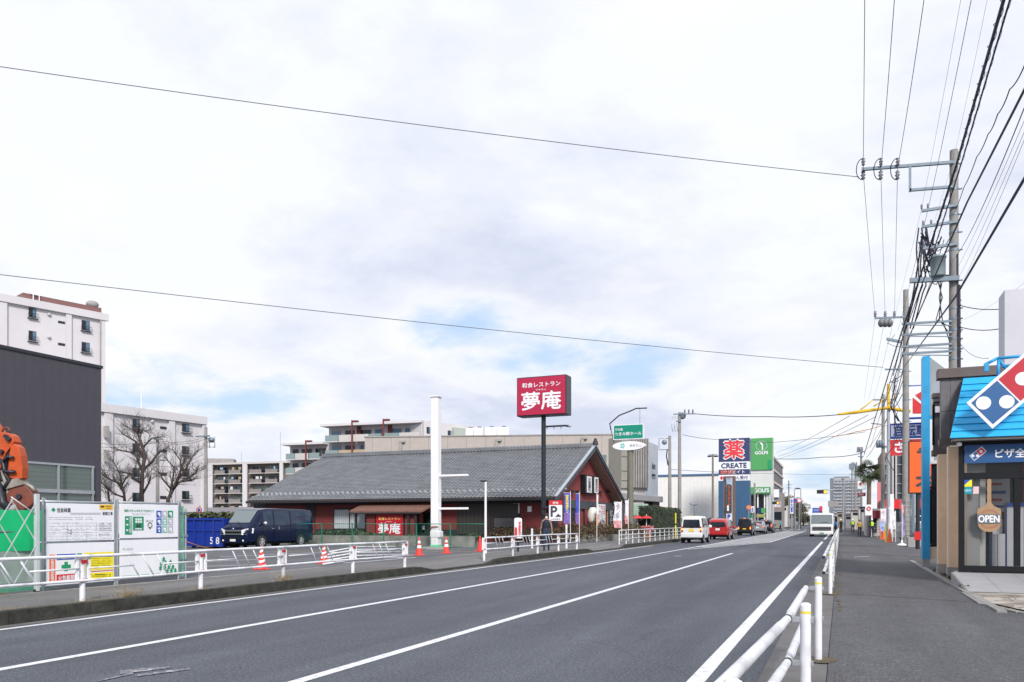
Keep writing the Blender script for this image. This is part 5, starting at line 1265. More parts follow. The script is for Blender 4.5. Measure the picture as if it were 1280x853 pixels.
b = MB(DARK); zt_ = zat(524.5, d); b.tube([(xa-.25, y, z1-.35), (xa-.35, y, z1+.15), (xa+.4, y, z1+.75), (xa+1.3, y, z1+1.05), (xb-.6, y, z1+1.22), (xb+.25, y, z1+1.2)], .05, n=8); b.tube([(xb-.3, y, z1), (xb-.3, y, z1+1.2)], .015); b.tube([(xa-.25, y, z1-.35), (xa, y, z0-.2)], .03); b.build('arched_hood', t)

# ---------------------------------------------------------------- dark clad building
DX_ = -33.55; DK = stripes('charcoal metal cladding', (.060, .058, .072), (.048, .046, .058), 1, .45, .06, .55)
y0, y1 = uY(-140, DX_), uY(126.5, DX_)
t = thing('dark_building', 'charcoal metal-clad building with a band of large windows behind the notice boards', 'building', (DX_, y0, .15))
f = Fac((DX_, y0), (DX_, y1)); zt = zat(461, dX(126, DX_))
b = MB(DK); b.box(DX_-10, DX_, y0, y1, .15, zt); b.build('wall', t)
b = MB(DARK); b.box(DX_-10.05, DX_+.06, y0-.05, y1+.06, zt, zt+.14); b.build('parapet', t)
a0 = f.px(-60, 652)[0]; a1 = f.px(116, 652)[0]; zw1 = f.px(100, 584)[1]; zw0 = f.px(100, 617.5)[1]
b = MB(GALV); f.pan(b, a0, a1, zw1, zw1+.09, .02, .12); f.pan(b, a0, a1, zw0, zw0+.16, .02, .14); f.pan(b, a0, a1, .3, .38, .02, .12)
for u in (-55, -15, 28, 72.5, 115.2): a = f.px(u, 652)[0]; f.pan(b, a-.10, a, .38, zw0, .02, .12); f.pan(b, a-.10, a, zw0+.16, zw1, .02, .12)
w_ = b.build('window', t)
def interior_glass():     # glass with a dim room and blinds behind it
    m = stripes('glass with blinds', (.085, .115, .10), (.05, .075, .065), 2, .21, .12, .04); m.node_tree.nodes['Principled BSDF'].inputs['Specular IOR Level'].default_value = .9; return m
b = MB(interior_glass()); f.pan(b, a0, a1, .38, zw1, .02, .05); b.build('pane', w_)
# ---------------------------------------------------------------- apartments
def railbox(b, fac, a0, a1, z0, z1, o, m):
    fac.pan(b, a0, a1, z0, z0+.04, .0, o, m); fac.pan(b, a0, a1, z1, z1+.04, o-.04, o, m)
    k = max(3, int((a1-a0)/.14))
    for i in range(k+1): x = lerp(a0, a1-.02, i/k); fac.pan(b, x, x+.02, z0+.04, z1, o-.03, o-.01, m)
def apt_window(t, fac, u, v, wpx, hpx, rail=True, blue=True, blind=False):
    a0, z1 = fac.px(u-wpx/2, v-hpx/2); a1, _ = fac.px(u+wpx/2, v-hpx/2); z0 = fac.px(u, v+hpx/2)[1]; z1 = fac.px(u, v-hpx/2)[1]
    b = MB(DARK); fac.pan(b, a0, a1, z0, z1, -.02, .03); w = b.build('window', t)
    m = (a0+a1)/2
    b = MB(GLASSD); fac.pan(b, a0+.06, m-.03, z0+.06, z1-.06, .03, .04); b.build('pane', w)
    b = MB(GLASSB if blue else GLASSG); fac.pan(b, m+.03, a1-.06, z0+.06, z1-.06, .03, .04); b.build('pane', w)
    if rail: b = MB(DARK); railbox(b, fac, a0-.15, a1+.18, z0-.18, z0+.42, .35, DARK); b.build('window_rail', w)
A, B = at(-120, 652, 86), at(127.5, 652, 101.8); 
f = Fac(A, B); zt = zat(391.5, 101.5)
t = thing('apartment_tower', 'tall white apartment block with a brown roof edge above the dark building', 'apartment block', tuple(B.xy)+(.15,))
b = MB(WALLW); f.pan(b, 0, f.L, .15, zt, 0, -11); b.build('wall', t)
for u0, u1 in ((-3, 8), (81.5, 88.5), (125.5, 130.5)): b = MB(WALLW); a0, a1 = f.px(u0)[0], f.px(u1)[0]; f.pan(b, a0, min(a1, f.L+.6), .15, zt-.9, .002, .30); b.build('pilaster', t)
b = MB(WALLW); f.pan(b, 0, f.L+.7, zt-.9, zt, .0, .42); b.build('parapet', t)
b = MB(mat('brown roof fascia', (.20, .10, .095), .7, 0, .1, .5)); a0 = f.px(32)[0]; f.pan(b, a0, f.L+.3, zt, zt+.95, -.9, -9); b.build('roof_block', t)
for v in (392, 420.5, 448): apt_window(t, f, 107, v+14.5 if False else {392: 407, 420.5: 434.2, 448: 461.4}[v], 10, 12, True)
for v in (391, 420, 449): apt_window(t, f, 40.5, v, 9.5, 12)
for v in (403, 430.5, 458):
    a0, z1 = f.px(72.5, v-2); a1, z0 = f.px(81, v+2.3); b = MB(DARK); f.pan(b, a0, a1, z0, z1, -.01, .05); b.build('window', t)
for v in (393.5, 421.8): a0, z = f.px(61, v); b = MB(WALLP); b.ball(f.P(a0, z, .1), .22); b.build('vent_hood', t)
a0 = f.px(51, 372)[0]; b = MB(SIGNW); q = f.P(a0, zt, -.5); b.cyl(q, q+Z*6, .05); b.build('roof_antenna', t)
a0 = f.px(43.5, 372)[0]; b = MB(SIGNW); q = f.P(a0, zt+1.6, -.5); b.prism([q+f.t*(.55*math.cos(x))+Z*(.75*math.sin(x)) for x in [i*math.pi/8 for i in range(16)]], -f.n*.12); b.cyl(q-Z*1.6, q, .06); b.build('satellite_dish', t)
a0 = f.px(121, 388)[0]; b = MB(GREYC); q = f.P(a0, zt+1.3, -1.4); b.ball(q, (.8, .8, .5)); b.build('roof_vent', t)
b = MB(GREYC); a0 = f.px(124)[0]; b.cyl(f.P(a0, 1, .38), f.P(a0, zt-1, .38), .07); b.build('drainpipe', t)

A, B = at(118, 652, 82.5), at(253.5, 652, 94); f = Fac(A, B); zt = zat(521.5, 94)
t = thing('apartment_block', 'white five-storey apartment block behind the bare trees', 'apartment block', tuple(A.xy)+(.15,))
b = MB(WALLW); f.pan(b, 0, f.L, .15, zt, 0, -11); b.build('wall', t)
for u0, u1 in ((129, 139.5), (210, 217), (251.5, 257)): b = MB(WALLW); a0, a1 = f.px(u0)[0], f.px(u1)[0]; f.pan(b, a0, min(a1, f.L+.3), .15, zt-.9, .002, .28); b.build('pilaster', t)
b = MB(WALLW); f.pan(b, 0, f.L+.35, zt-.9, zt, .0, .40); b.build('parapet', t)
for i in range(4):
    v = 529.5+i*30.7; apt_window(t, f, 170, v, 9, 11, blue=v < 540)
    v = 535+i*28.0; apt_window(t, f, 232, v, 9, 10, blue=i < 1)
    a0, z1 = f.px(200, 533+i*29); a1, z0 = f.px(208, 537+i*29); b = MB(DARK); f.pan(b, a0, a1, z0, z1, -.01, .05); b.build('window', t)
a0, z = f.px(189.5, 527); b = MB(WALLP); b.ball(f.P(a0, z, .1), .2); b.build('vent_hood', t)
a0 = f.px(180)[0]; b = MB(SIGNW); q = f.P(a0, zt, -.5); b.cyl(q, q+Z*1.8, .04); b.build('roof_antenna', t)
for k, v in enumerate((540, 570, 600)): a0, z1 = f.px(127.2, v-7); a1, z0 = f.px(130.5, v+8); b = MB(GREYC); f.pan(b, a0, a1, z0, z1, .29, .9); b.build('balcony', t)
# round no-parking sign
p = at(249, 637.5, 52); t = thing('round_sign', 'small round red and blue prohibition sign on a grey post near the white block', 'road sign', (p.x, p.y, .15))
b = MB(GALV); b.cyl((p.x, p.y+.05, .15), (p.x, p.y+.05, p.z+.3), .03); b.build('post', t)
nn = Vector((ss*1.3, -cc, 0)).normalized(); rr = Z.cross(nn)*-1
def disc(c_, r_, n_, m, nm, par, th=.02, k=24):
    q = MB(m); r1 = n_.cross(Z).normalized(); q.prism([c_+r1*r_*math.cos(a)+Z*r_*math.sin(a) for a in [2*math.pi*i/k for i in range(k)]], n_*th); return q.build(nm, par)
disc(p, .19, nn, RED, 'rim', t); disc(p+nn*.022, .13, nn, SIGNW, 'white_ring', t); disc(p+nn*.045, .10, nn, BLUE, 'face', t)

# grey balcony block
A, B = at(256, 652, 226), at(364, 652, 216.5); f = Fac(A, B); zt = zat(577.8, 217)
t = thing('apartment_block', 'distant grey apartment block with four tiers of balconies and white piers', 'apartment block', tuple(A.xy)+(.15,))
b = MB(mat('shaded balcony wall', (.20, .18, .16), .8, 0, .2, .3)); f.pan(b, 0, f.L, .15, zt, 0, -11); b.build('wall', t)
b = MB(WALLP); f.pan(b, -.5, f.L, zt-.35, zt+.2, -.0, 1.7); b.build('roof_slab', t)
for u0, u1 in ((264, 270.5), (308, 313.5), (354, 358)): a0, a1 = f.px(u0)[0], f.px(u1)[0]; b = MB(WALLW); f.pan(b, a0, a1, .15, zt-.35, 1.402, 1.75); b.build('pier', t)
bays = [(271, 287), (288.5, 307), (314.5, 333), (334, 353), (256.5, 263.5)]
BALG = mat('balcony panel grey', (.24, .215, .205), .8, 0, .08, .5); LAUN = [mat('laundry white', (.6, .6, .62), .8, 0, .1, 3), mat('laundry pale blue', (.25, .4, .5), .8, 0, .1, 3), mat('laundry dark', (.05, .06, .1), .8, 0, .1, 3), mat('laundry tan', (.4, .3, .2), .8, 0, .1, 3)]
for i in range(5):
    zs = zt-.35-2.75*(i+1)
    for u0, u1 in bays:
        a0, a1 = f.px(u0)[0], f.px(u1)[0]
        b = MB(WALLP); f.pan(b, a0, a1, zs, zs+.18, .001, 1.4); bal = b.build('balcony', t)
        b = MB(BALG); m = lerp(a0, a1, .86); f.pan(b, a0+.35, m, zs+.18, zs+1.15, 1.3, 1.38); b.build('balcony_panel', bal)
        b = MB(DARK); railbox(b, f, m, a1, zs+.18, zs+1.1, 1.36, DARK); b.build('railing', bal)
        b = MB(GLASSG if rng.random() < .5 else GLASSD); f.pan(b, a0+.5, a0+.5+(a1-a0)*.4, zs+.2, zs+2.1, .002, .04); f.pan(b, a0+(a1-a0)*.6, a1-.4, zs+.2, zs+2.1, .002, .04); b.build('glass_door', bal)
        for k in range(rng.randint(0, 3)):
            b = MB(rng.choice(LAUN)); x = rng.uniform(a0+.4, a1-1.2); f.pan(b, x, x+rng.uniform(.4, 1.0), zs+rng.uniform(1.0, 1.4), zs+2.0, .9+k*.1, .95+k*.1); b.build('laundry', bal)
for u in (296, 345): a0 = f.px(u)[0]; b = MB(GALV); q = f.P(a0, zt+.2, -2); b.cyl(q, q+Z*(3 if u == 296 else 8.5), .06); b.build('roof_antenna', t)
b = MB(GREYC); A2, B2 = at(256, 652, 260), at(292, 652, 262); f2 = Fac(A2, B2); f2.pan(b, 0, f2.L, .15, zat(573, 260), 0, -8); tag(b.build('far_building'), 'plain grey flat roof showing over the left end of the balcony block', 'building')

# terraced apartments
PALEG = mat('frosted balcony glass', (.22, .29, .29), .15, 0, .05, 1)
A, B = at(405.5, 652, 146), at(526, 652, 140); f = Fac(A, B); zt = zat(525.6, 140)
t = thing('apartment_block', 'stepped beige apartment block with rust red frames behind the restaurant roof', 'apartment block', tuple(A.xy)+(.15,))
b = MB(WALLP); f.pan(b, 0, f.L, .15, zt-.4, -1.6, -12); b.build('wall', t)
b = MB(WALLW); f.pan(b, -.8, f.L+.3, zt-.4, zt, -12.5, .3); b.build('roof_slab', t)
b = MB(WALLP); f.pan(b, f.L-.0, f.L+.3, .15, zt-.4, -12, -.0); b.build('side_wall', t)
for lvl, (v0, v1) in enumerate(((540, 549), (560, 568), (579, 587))):
    for (u0, u1, gl) in ((407, 423, 1), (424, 440, 0), (442, 461, 0), (461.5, 477, 1), (481.5, 499, 1), (499.5, 525.5, 0)):
        a0, a1 = f.px(u0)[0], f.px(u1)[0]; zs = zt-.4-2.8*(lvl+1)
        b = MB(WALLP); f.pan(b, a0, a1, zs-.2, zs, -1.6, .2); bal = b.build('balcony', t)
        b = MB(PALEG if gl else (WALLP if lvl == 0 else mat('tan balcony panel', (.42, .32, .22), .8, 0, .1, .6))); f.pan(b, a0, a1, zs, zs+1.1, .12, .2); b.build('balcony_panel', bal)
        b = MB(GLASSD if rng.random() < .6 else GLASSB); f.pan(b, a0+.35, a1-.35, zs, zs+2.1, -1.598, -1.54); b.build('glass_door', bal)
RUST = mat('rust red frame', (.16, .035, .03), .7, 0, .1, 1)
for u in (441.2, 480.3):
    a0 = f.px(u)[0]; b = MB(RUST); f.pan(b, a0-.12, a0+.12, .15 if u < 450 else zt-3, zt+.5, .21, .45); f.pan(b, a0-.12, a0+.9, zt+.2, zt+.5, -.6, .209); f.pan(b, a0+.0, a0+.8, zt-2.6, zt-.4, -1.5, -1.4); b.build('red_frame', t)
# right wing
C2 = at(612, 652, 152); f2 = Fac(at(526.5, 652, 140), C2); b = MB(WALLW); f2.pan(b, .05, f2.L, .15, zat(530, 145), -.05, -9); b.build('side_wing', t)
for u, v in ((535.5, 538), (562, 542.5)): apt_window(t, f2, u, v, 4.2, 8, False)
for (u0, u1) in ((565, 581),): b = MB(mat('pale green wall', (.42, .46, .42), .8, 0, .05, 1)); f2.ppan(b, u0, 535.5, u1, 550, -.05, .6); b.build('stair_head', t)
f3 = Fac(at(356.5, 652, 156), at(405, 652, 153)); zt3 = zat(552.5, 153)
b = MB(WALLP); f3.pan(b, 0, f3.L, .15, zt3-.4, -1.6, -11); b.build('lower_wall', t)
b = MB(WALLW); f3.pan(b, -.8, f3.L, zt3-.4, zt3, -11, .3); b.build('roof_slab', t)
for lvl in range(2):
    for (u0, u1, gl) in ((358, 369, 1), (369.5, 386, 0), (387, 404, 1)):
        a0, a1 = f3.px(u0)[0], f3.px(u1)[0]; zs = zt3-.4-2.8*(lvl+1)
        b = MB(WALLP); f3.pan(b, a0, a1, zs-.2, zs, -1.6, .2); bal = b.build('balcony', t)
        b = MB(PALEG if gl else WALLP); f3.pan(b, a0, a1, zs, zs+1.1, .12, .2); b.build('balcony_panel', bal)
        b = MB(GLASSD); f3.pan(b, a0+.35, a1-.35, zs, zs+2.1, -1.598, -1.54); b.build('glass_door', bal)
a0 = f3.px(383.5)[0]; b = MB(RUST); f3.pan(b, a0-.12, a0+.12, .15, zt3+.4, .21, .45); f3.pan(b, a0-.12, a0+.9, zt3+.1, zt3+.4, -.6, .209); b.build('red_frame', t)
for i, (u0, u1, v0) in enumerate(((582, 592, 535.3), (592.4, 603.5, 534.8), (606, 621, 534.4), (621.4, 636, 534))):
    q = at(u0, 552, 118); q1 = at(u1, 552, 118); b = MB(W); z0, z1 = zat(547.5, 118), zat(v0, 118); dv = q1-q
    b.slab((q.x, q.y, z0), (dv.x, dv.y, 0), (-dv.y, dv.x, 0), (0, 0, z1-z0)); c_ = (q+q1)/2
    tk = thing('rooftop_tank', f"white rooftop unit, {['first', 'second', 'third', 'fourth'][i]} from the left above the beige hall", 'rooftop unit', (q.x, q.y, z0), 0, 'white rooftop units')
    b.build('casing', tk, bevel=.06); b = MB(GALVD)
    b.cyl((c_.x, c_.y+.4, z1), (c_.x, c_.y+.4, z1+.2), .3, n=12); b.build('vent_cap', tk)

# ---------------------------------------------------------------- beige hall
A, B = at(456, 652, 82.3), at(776.5, 652, 79.8); f = Fac(A, B); zt = zat(544, 80)
t = thing('event_hall', 'long beige panelled hall building with grey fins at its right end behind the restaurant', 'hall', tuple(B.xy)+(.15,))
BGP = stripes('beige precast panels', (.41, .365, .335), (.30, .265, .245), 0, 1.9, .035, .8)
b = MB(BGP); f.pan(b, 0, f.L, .15, zt, 0, -14); b.build('wall', t)
b = MB(GREYC); f.pan(b, -.1, f.L, zt, zt+.12, -14, .08); b.build('coping', t)
for u, v in ((501, 557), (621, 555.5), (728, 553)): a0, z = f.px(u, v); b = MB(GREYC); f.pan(b, a0-.15, a0+.15, z-.7, z+.3, .0, .25); f.pan(b, a0-.1, a0+.5, z+.3, z+.5, .0, .3); b.build('vent', t)
for u0, u1 in ((750.5, 759), (763.2, 771.2)): wind(u0, 568, u1, 592, mat('grey blue window', (.13, .19, .21), .1, 0, .05, 1), 1, f, BEIGE, .0, t, .08, .05)
b = MB(SIGNW); a0, z = f.px(769, 564.5); b.ball(f.P(a0, z, .25), .22); b.build('camera_dome', t)
GP = mat('grey stone panel', (.27, .26, .23), .7, 0, .06, 1); A2, B2 = at(776.5, 652, 78.3), at(809.3, 652, 80.3); f2 = Fac(A2, B2); zt2 = zat(548.7, 80)
b = MB(GP); f2.pan(b, .02, f2.L, zat(611, 80), zt2, 0, -4); b.build('fin_block', t)
for i, v in enumerate((555, 571, 589, 601)): b = MB(DARK); a0, z = f2.px(776.8, v); a1, _ = f2.px(788, v); f2.pan(b, a0+.03, a1, z-.03, z+.03, .002, .012); b.build('panel_joint', t)
for i in range(7):
    u = 789+i*3.0; a0 = f2.px(u)[0]; b = MB(GREYC); f2.pan(b, a0, a0+.13, zat(610, 80), zt2+.02, .0, .35); b.build('fin', t)
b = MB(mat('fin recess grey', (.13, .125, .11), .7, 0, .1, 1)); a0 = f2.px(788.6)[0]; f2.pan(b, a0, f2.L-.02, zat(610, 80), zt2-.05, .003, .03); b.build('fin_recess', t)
C3 = at(822.5, 652, 84.6); f3 = Fac(B2, C3); SP = stripes('pale side panels', (.40, .45, .50), (.3, .34, .38), 2, 1.0, .03, .35)
b = MB(SP); f3.pan(b, .02, f3.L, .15, zat(552, 80.3), 0, -9); b.build('side_wall', t)
for v in (583, 595.5): a0, z1 = f3.px(815, v-3.3); a1, _ = f3.px(819, v); z0 = f3.px(817, v+3.3)[1]; b = MB(GLASSD); f3.pan(b, a0, a1, z0, z1, -.01, .03); b.build('window', t)
b = MB(WALLP); f2.pan(b, .02, f2.L, .15, zat(611, 80)-.003, -.3, -4); b.build('lower_wall', t)
# canopy
A4, B4 = at(775, 652, 66), at(829, 652, 76.5); f4 = Fac(A4, B4); b = MB(mat('canopy metal', (.38, .38, .40), .4, .3, .08, .8)); za, zb = zat(621.5, 70), zat(627.8, 70)
b = MB(mat('canopy metal', ())); f4.pan(b, 0, f4.L, zat(628, 76), zat(616.8, 68), 0, -5); b.build('entrance_canopy', t, bevel=.05)
b = MB(RUST if False else mat('brown pillar', (.07, .05, .045), .7, 0, .1, 1)); a0 = f4.px(820)[0]; f4.pan(b, a0, f4.L-.2, .15, zat(628, 76), -.3, -1.2); b.build('canopy_pillar', t)

# small cafe corner under the canopy
q = at(800, 652, 66); x, y = q.x, q.y
t = thing('garden_kiosk', 'little brown kiosk with a pale green roof under the hall canopy', 'kiosk', (x, y, .15))
b = MB(mat('kiosk brown', (.18, .09, .06), .7, 0, .2, 2)); b.box(x-.3, x+1.3, y, y+1.6, .15, 2.2); b.build('wall', t)
b = MB(mat('pale green roof', (.35, .48, .40), .5, 0, .1, 2)); b.prism([(x-1.3, y-.2, 2.0), (x+.6, y-.2, 2.05), (x+.3, y-.2, 3.0), (x-1.0, y-.2, 2.9)], (0, 1.9, 0)); b.build('roof', t)
for u, s_, lab in ((797, 1.0, 'left one of two red parasols in front of the kiosk'), (808, .9, 'right one of two red parasols in front of the kiosk')):
    q = at(u, 652, 63); t = thing('parasol', lab, 'parasol', (q.x, q.y, .15), 0, 'red parasols by the hall')
    b = MB(W); b.cyl((q.x, q.y, .15), (q.x, q.y, zat(643, 63)), .03); b.build('pole', t)
    b = MB(RED); b.lathe([(.55*s_, zat(648.2, 63)), (.3*s_, zat(645.8, 63)), (0, zat(644.5, 63))], (q.x, q.y, 0), 12); b.build('canopy', t)
for u, lab in ((806, 'left pink flower tub by the parasols'), (811, 'right pink flower tub by the parasols')):
    q = at(u, 652, 60); t = thing('flower_tub', lab, 'flower tub', (q.x, q.y, .15), 0, 'pink flower tubs')
    b = MB(BARK_); b.lathe([(.2, .15), (.26, .6)], (q.x, q.y, 0), 14); b.build('tub', t)
    b = MB(LG[1]); leaves(b, q.x-.3, q.x+.3, q.y-.3, q.y+.3, .6, 1.15, 160, .07, [mat('pink bloom', (.7, .18, .22), .6, 0, .2, 9), LG[1], mat('pink bloom', ())]); b.build('flowers', t)
# tall clipped hedges by the pavement
for u0, u1, v0, lab in ((814, 826.5, 633, 'nearer dark block of the tall clipped hedge by the left pavement'), (828, 852, 634.5, 'longer far block of the tall clipped hedge by the left pavement')):
    X = -14.1; y0, y1 = uY(u0, X), uY(u1, X); zt = zat(v0, dX(u0, X)); b = MB(LG[2])
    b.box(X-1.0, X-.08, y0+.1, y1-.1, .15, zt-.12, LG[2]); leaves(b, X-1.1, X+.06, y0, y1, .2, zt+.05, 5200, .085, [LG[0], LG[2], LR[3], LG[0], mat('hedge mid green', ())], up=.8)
    tag(b.build('hedge'), lab, 'hedge', 'tall clipped hedges')
X = -26; q0, q1 = at(232, 652, 55), at(290, 652, 52); b = MB(LG[0])
for i in range(2600):
    k = rng.random(); c_ = q0.lerp(q1, k)+Vector((rng.uniform(-.5, .5), rng.uniform(-.5, .5), 0)); z = rng.uniform(.3, zat(642.5, 53)+rng.uniform(0, .12)); a = rng.uniform(0, 6.28); d_ = Vector((math.cos(a), math.sin(a), rng.uniform(-1, 1))).normalized(); o_ = d_.orthogonal()*.09; c_.z = z
    b.add([c_-d_*.13, c_+o_, c_+d_*.13, c_-o_], [(0,1,2,3)], rng.choice([LR[2], mat('hedge mid green', ()), LG[0], mat('dry hedge', (.09, .085, .03), .7, 0, .2, 9)]))
tag(b.build('hedge'), 'long low olive hedge behind the blue container', 'hedge')
q0, q1 = at(256, 652, 70), at(345, 652, 66); f = Fac(q0, q1); b = MB(mat('lavender grey wall', (.30, .285, .31), .8, 0, .08, .5)); f.pan(b, 0, f.L, .15, zat(634.5, 69), 0, -.3); tag(b.build('boundary_wall'), 'plain lavender grey boundary wall behind the olive hedge', 'wall')

# ---------------------------------------------------------------- bare winter trees
BARK = mat('bark', (.07, .055, .05), .9, 0, .3, 6, bump=.6, bscale=20)
TWIG = mat('pale twig bark', (.085, .068, .062), .9, 0, .2, 6)
def bare_tree(label, d, limbs, seed, twigs=1.0):
    r = random.Random(seed); base = at(limbs[0][0][0], 652, d)
    t = thing('bare_tree', label, 'tree', (base.x, base.y, .15), 0, 'bare winter trees')
    tk = MB(BARK); cr = MB(TWIG)
    def grow(p, dr, ln, rad, dep):
        pts = [p]; q = p; dd = dr
        for i in range(3):
            dd = (dd+Vector((r.uniform(-.3, .3), r.uniform(-.3, .3), r.uniform(-.12, .28)))).normalized(); q = q+dd*ln/3; pts.append(q)
        cr.tube(pts, [rad, rad*.8, rad*.6, rad*.4], TWIG if dep < 2 else BARK, n=4 if rad < .02 else 5, caps=False)
        if dep > 0:
            for k in range(r.randint(2, 3)):
                nd = (dd+Vector((r.uniform(-.9, .9), r.uniform(-.9, .9), r.uniform(-.4, .7)))).normalized(); grow(pts[r.choice((1, 2, 3))], nd, ln*r.uniform(.5, .8), rad*.55, dep-1)
    for li, (pl) in enumerate(limbs):
        pts = []; rads = []
        for k, (u, v, w) in enumerate(pl):
            off = Vector((-ss, cc, 0))*(r.uniform(-.5, .5) if (li and k > 0) else 0); pts.append(at(u, v, d)+off); rads.append(w*d/FPX/2*.58)
        if li == 0: pts[0].z = .1
        (tk if li == 0 else cr).tube(pts, rads, BARK, n=8)
        for k in range(1, len(pts)):
            n_ = int((6 if li else 3)*twigs) if k < len(pts)-1 else int(11*twigs)
            for j in range(n_):
                q = pts[k-1].lerp(pts[k], r.uniform(.3, 1)); ax = (pts[k]-pts[k-1]).normalized()
                nd = (ax+Vector((r.uniform(-1.1, 1.1), r.uniform(-1, 1), r.uniform(-.5, .6)))).normalized(); grow(q, nd, r.uniform(.35, .8), max(.010, rads[k]*.32), 3 if j % 2 else 2)
    tk.build('trunk', t); cr.build('crown', t)
bare_tree('tallest bare tree with a thick trunk, middle of the three', 46, [
    [(178, 640, 10), (177, 610, 9), (178, 590, 8), (181, 570, 7), (177, 555, 5.5), (172, 541, 4)], [(178, 590, 6), (170, 575, 5), (165, 566, 4), (150, 563, 3)], [(179, 588, 6), (188, 576, 5), (195, 566, 4), (203, 560, 2)],
    [(177, 605, 6), (171, 598, 4.5), (160, 592, 3), (150, 590, 2)], [(180, 575, 5), (168, 552, 4), (158, 545, 3), (148, 540, 2)], [(178, 560, 4), (185, 547, 3), (200, 546, 2)], [(177, 620, 5), (186, 605, 4), (193, 596, 2.5)], [(172, 541, 3.5), (166, 537, 2.5), (160, 534, 1.5)], [(172, 541, 3.5), (177, 537, 2.5), (186, 541, 1.5)]], 3)
bare_tree('bare tree leaning right with a forked crown, rightmost of the three', 47, [
    [(207, 640, 8), (210, 625, 8), (216, 612, 7), (222, 600, 6), (226, 588, 4.5), (231, 572, 3)], [(216, 612, 6), (228, 604, 5), (240, 592, 4), (251, 586, 2.5)], [(222, 600, 5), (232, 590, 4), (240, 572, 3), (246, 562, 2)],
    [(213, 616, 5), (214, 600, 4), (217, 585, 3), (208, 572, 2)], [(226, 588, 4), (222, 575, 3), (219, 562, 2)], [(222, 603, 4), (236, 600, 3), (247, 599, 1.8)], [(214, 612, 4), (206, 600, 3), (200, 590, 2)]], 5)
bare_tree('smaller bare tree with a low spreading crown, leftmost of the three', 48, [
    [(155, 640, 6), (156, 628, 6), (155, 616, 5), (152, 606, 4)], [(155, 616, 4), (147, 604, 3.5), (138, 598, 3), (128, 592, 2)], [(155, 622, 4), (146, 618, 3), (138, 610, 2.5), (128, 603, 2)], [(153, 606, 3.5), (160, 598, 3), (166, 588, 2)],
    [(152, 606, 3), (145, 590, 2.5), (140, 575, 1.8)], [(141, 640, 4), (135, 622, 3.5), (130, 612, 2.5)]], 8, 1.2)
# ---------------------------------------------------------------- right guard fence, near and far runs
def kerb_fence(label, Ys, Xs, h=.90, every=True):
    t = thing('guard_fence', label, 'guard fence', (Xs[0], Ys[0], 0), 0, 'white pipe fences along the right pavement')
    for x, y in zip(Xs, Ys):
        b = MB(RAILW); b.cyl((x, y, 0), (x, y, h-.015), .038, n=20); b.lathe([(.038, h-.015), (.034, h-.004), (.02, h+.004), (0, h+.006)], (x, y, 0), 20); p = b.build('post', t)
        b = MB(mat('yellow sticker', (.75, .6, .08), .5, 0, 0)); b.lathe([(.0388, h-.075), (.0388, h-.055)], (x, y, 0), 20); b.build('sticker', p)
        for z in (h-.12, h-.44):
            b = MB(GALV); b.box(x-.10, x+.055, y-.016, y+.016, z-.018, z+.018); b.build('bracket', p)
    for z in (h-.12, h-.44):
        for (x0, y0), (x1, y1) in zip(list(zip(Xs, Ys)), list(zip(Xs, Ys))[1:]):
            b = MB(RAILW); d_ = (Vector((x1, y1, 0))-Vector((x0, y0, 0))).normalized(); r_ = .030
            a, c_ = Vector((x0-.125, y0, z)), Vector((x1-.125, y1, z))
            b.cyl(a+d_*.03, a+d_*.42, r_, n=16); b.cyl(a+d_*.42, c_-d_*.42, r_*1.13, n=16, smooth=True); b.cyl(c_-d_*.42, c_-d_*.03, r_, n=16); b.build('rail', t)
    for x, y in zip(Xs, Ys):
        for z in (h-.12, h-.44): b = MB(DARK); b.cyl((x-.125, y-.022, z), (x-.125, y+.022, z), .034, n=14); b.build('clamp', t)
kerb_fence('nearest white two-rail pipe fence at the lower right of the road', [.1, 3.06, 6.13, 9.07], [-.50, -.377, -.238, -.223], .90)
kerb_fence('farther white pipe fence seen end-on leading to the lorry', [17.4+2.0*i for i in range(31)], [-.2+.0*i for i in range(31)], .88)

# ---------------------------------------------------------------- pizza shop
SX, SY = 2.62, 21.5
AWN = mat('bright blue awning metal', (.015, .36, .68), .4, 0, .06, 3)
TAN_ = mat('beige shop column', (.80, .61, .44), .7, 0, .07, 3, bump=.1, dirt=.12)
FASC = mat('dark fascia panel', (.13, .122, .13), .6, 0, .25, 2.2); TRIM = mat('brown roof trim', (.11, .085, .08), .5, 0, .15, 2)
t = thing('pizza_shop', 'corner pizza shop with a bright blue awning and black framed glass front', 'shop', (SX, SY, 0))
b = MB(TAN_); b.box(2.90, 3.05, 22.3, 25.5, .0, 3.4); b.build('side_wall', t); b = MB(mat('shop interior wall', (.45, .45, .44), .8, 0, .06, 1)); b.box(3.055, 3.07, SY+.12, 25.0, .3, 3.2); b.box(2.80, 3.055, SY+.12, SY+.16, .3, 3.2); b.build('interior_side_wall', t)
b = MB(TAN_); b.box(2.585, 2.89, 23.3, 23.6, .30, 3.46); b.build('column', t, bevel=.01)
b = MB(TAN_); b.box(2.515, 2.84, 24.9, 25.2, .30, 3.38); b.build('column', t, bevel=.01)
b = MB(GREYC); b.box(2.57, 2.895, 23.28, 23.62, -.02, .30); b.build('plinth', t); b = MB(GREYC); b.box(2.50, 2.85, 24.88, 25.22, -.02, .298); b.build('plinth', t)
b = MB(GREYC); b.box(SX-.10, SX+.25, SY-.05, SY+.29, -.02, .30); b.build('corner_plinth', t)
for z0, z1 in ((3.565, 4.25), (4.26, 5.06)):
    for x0, x1 in ((2.31, 2.52), (2.525, 2.89)): b = MB(FASC); b.box(x0, x1, 22.25, 22.5, z0, z1); b.build('fascia_panel', t)
    b = MB(FASC); b.box(2.47, 2.89, 25.6, 25.8, z0, z1); b.build('fascia_panel', t)
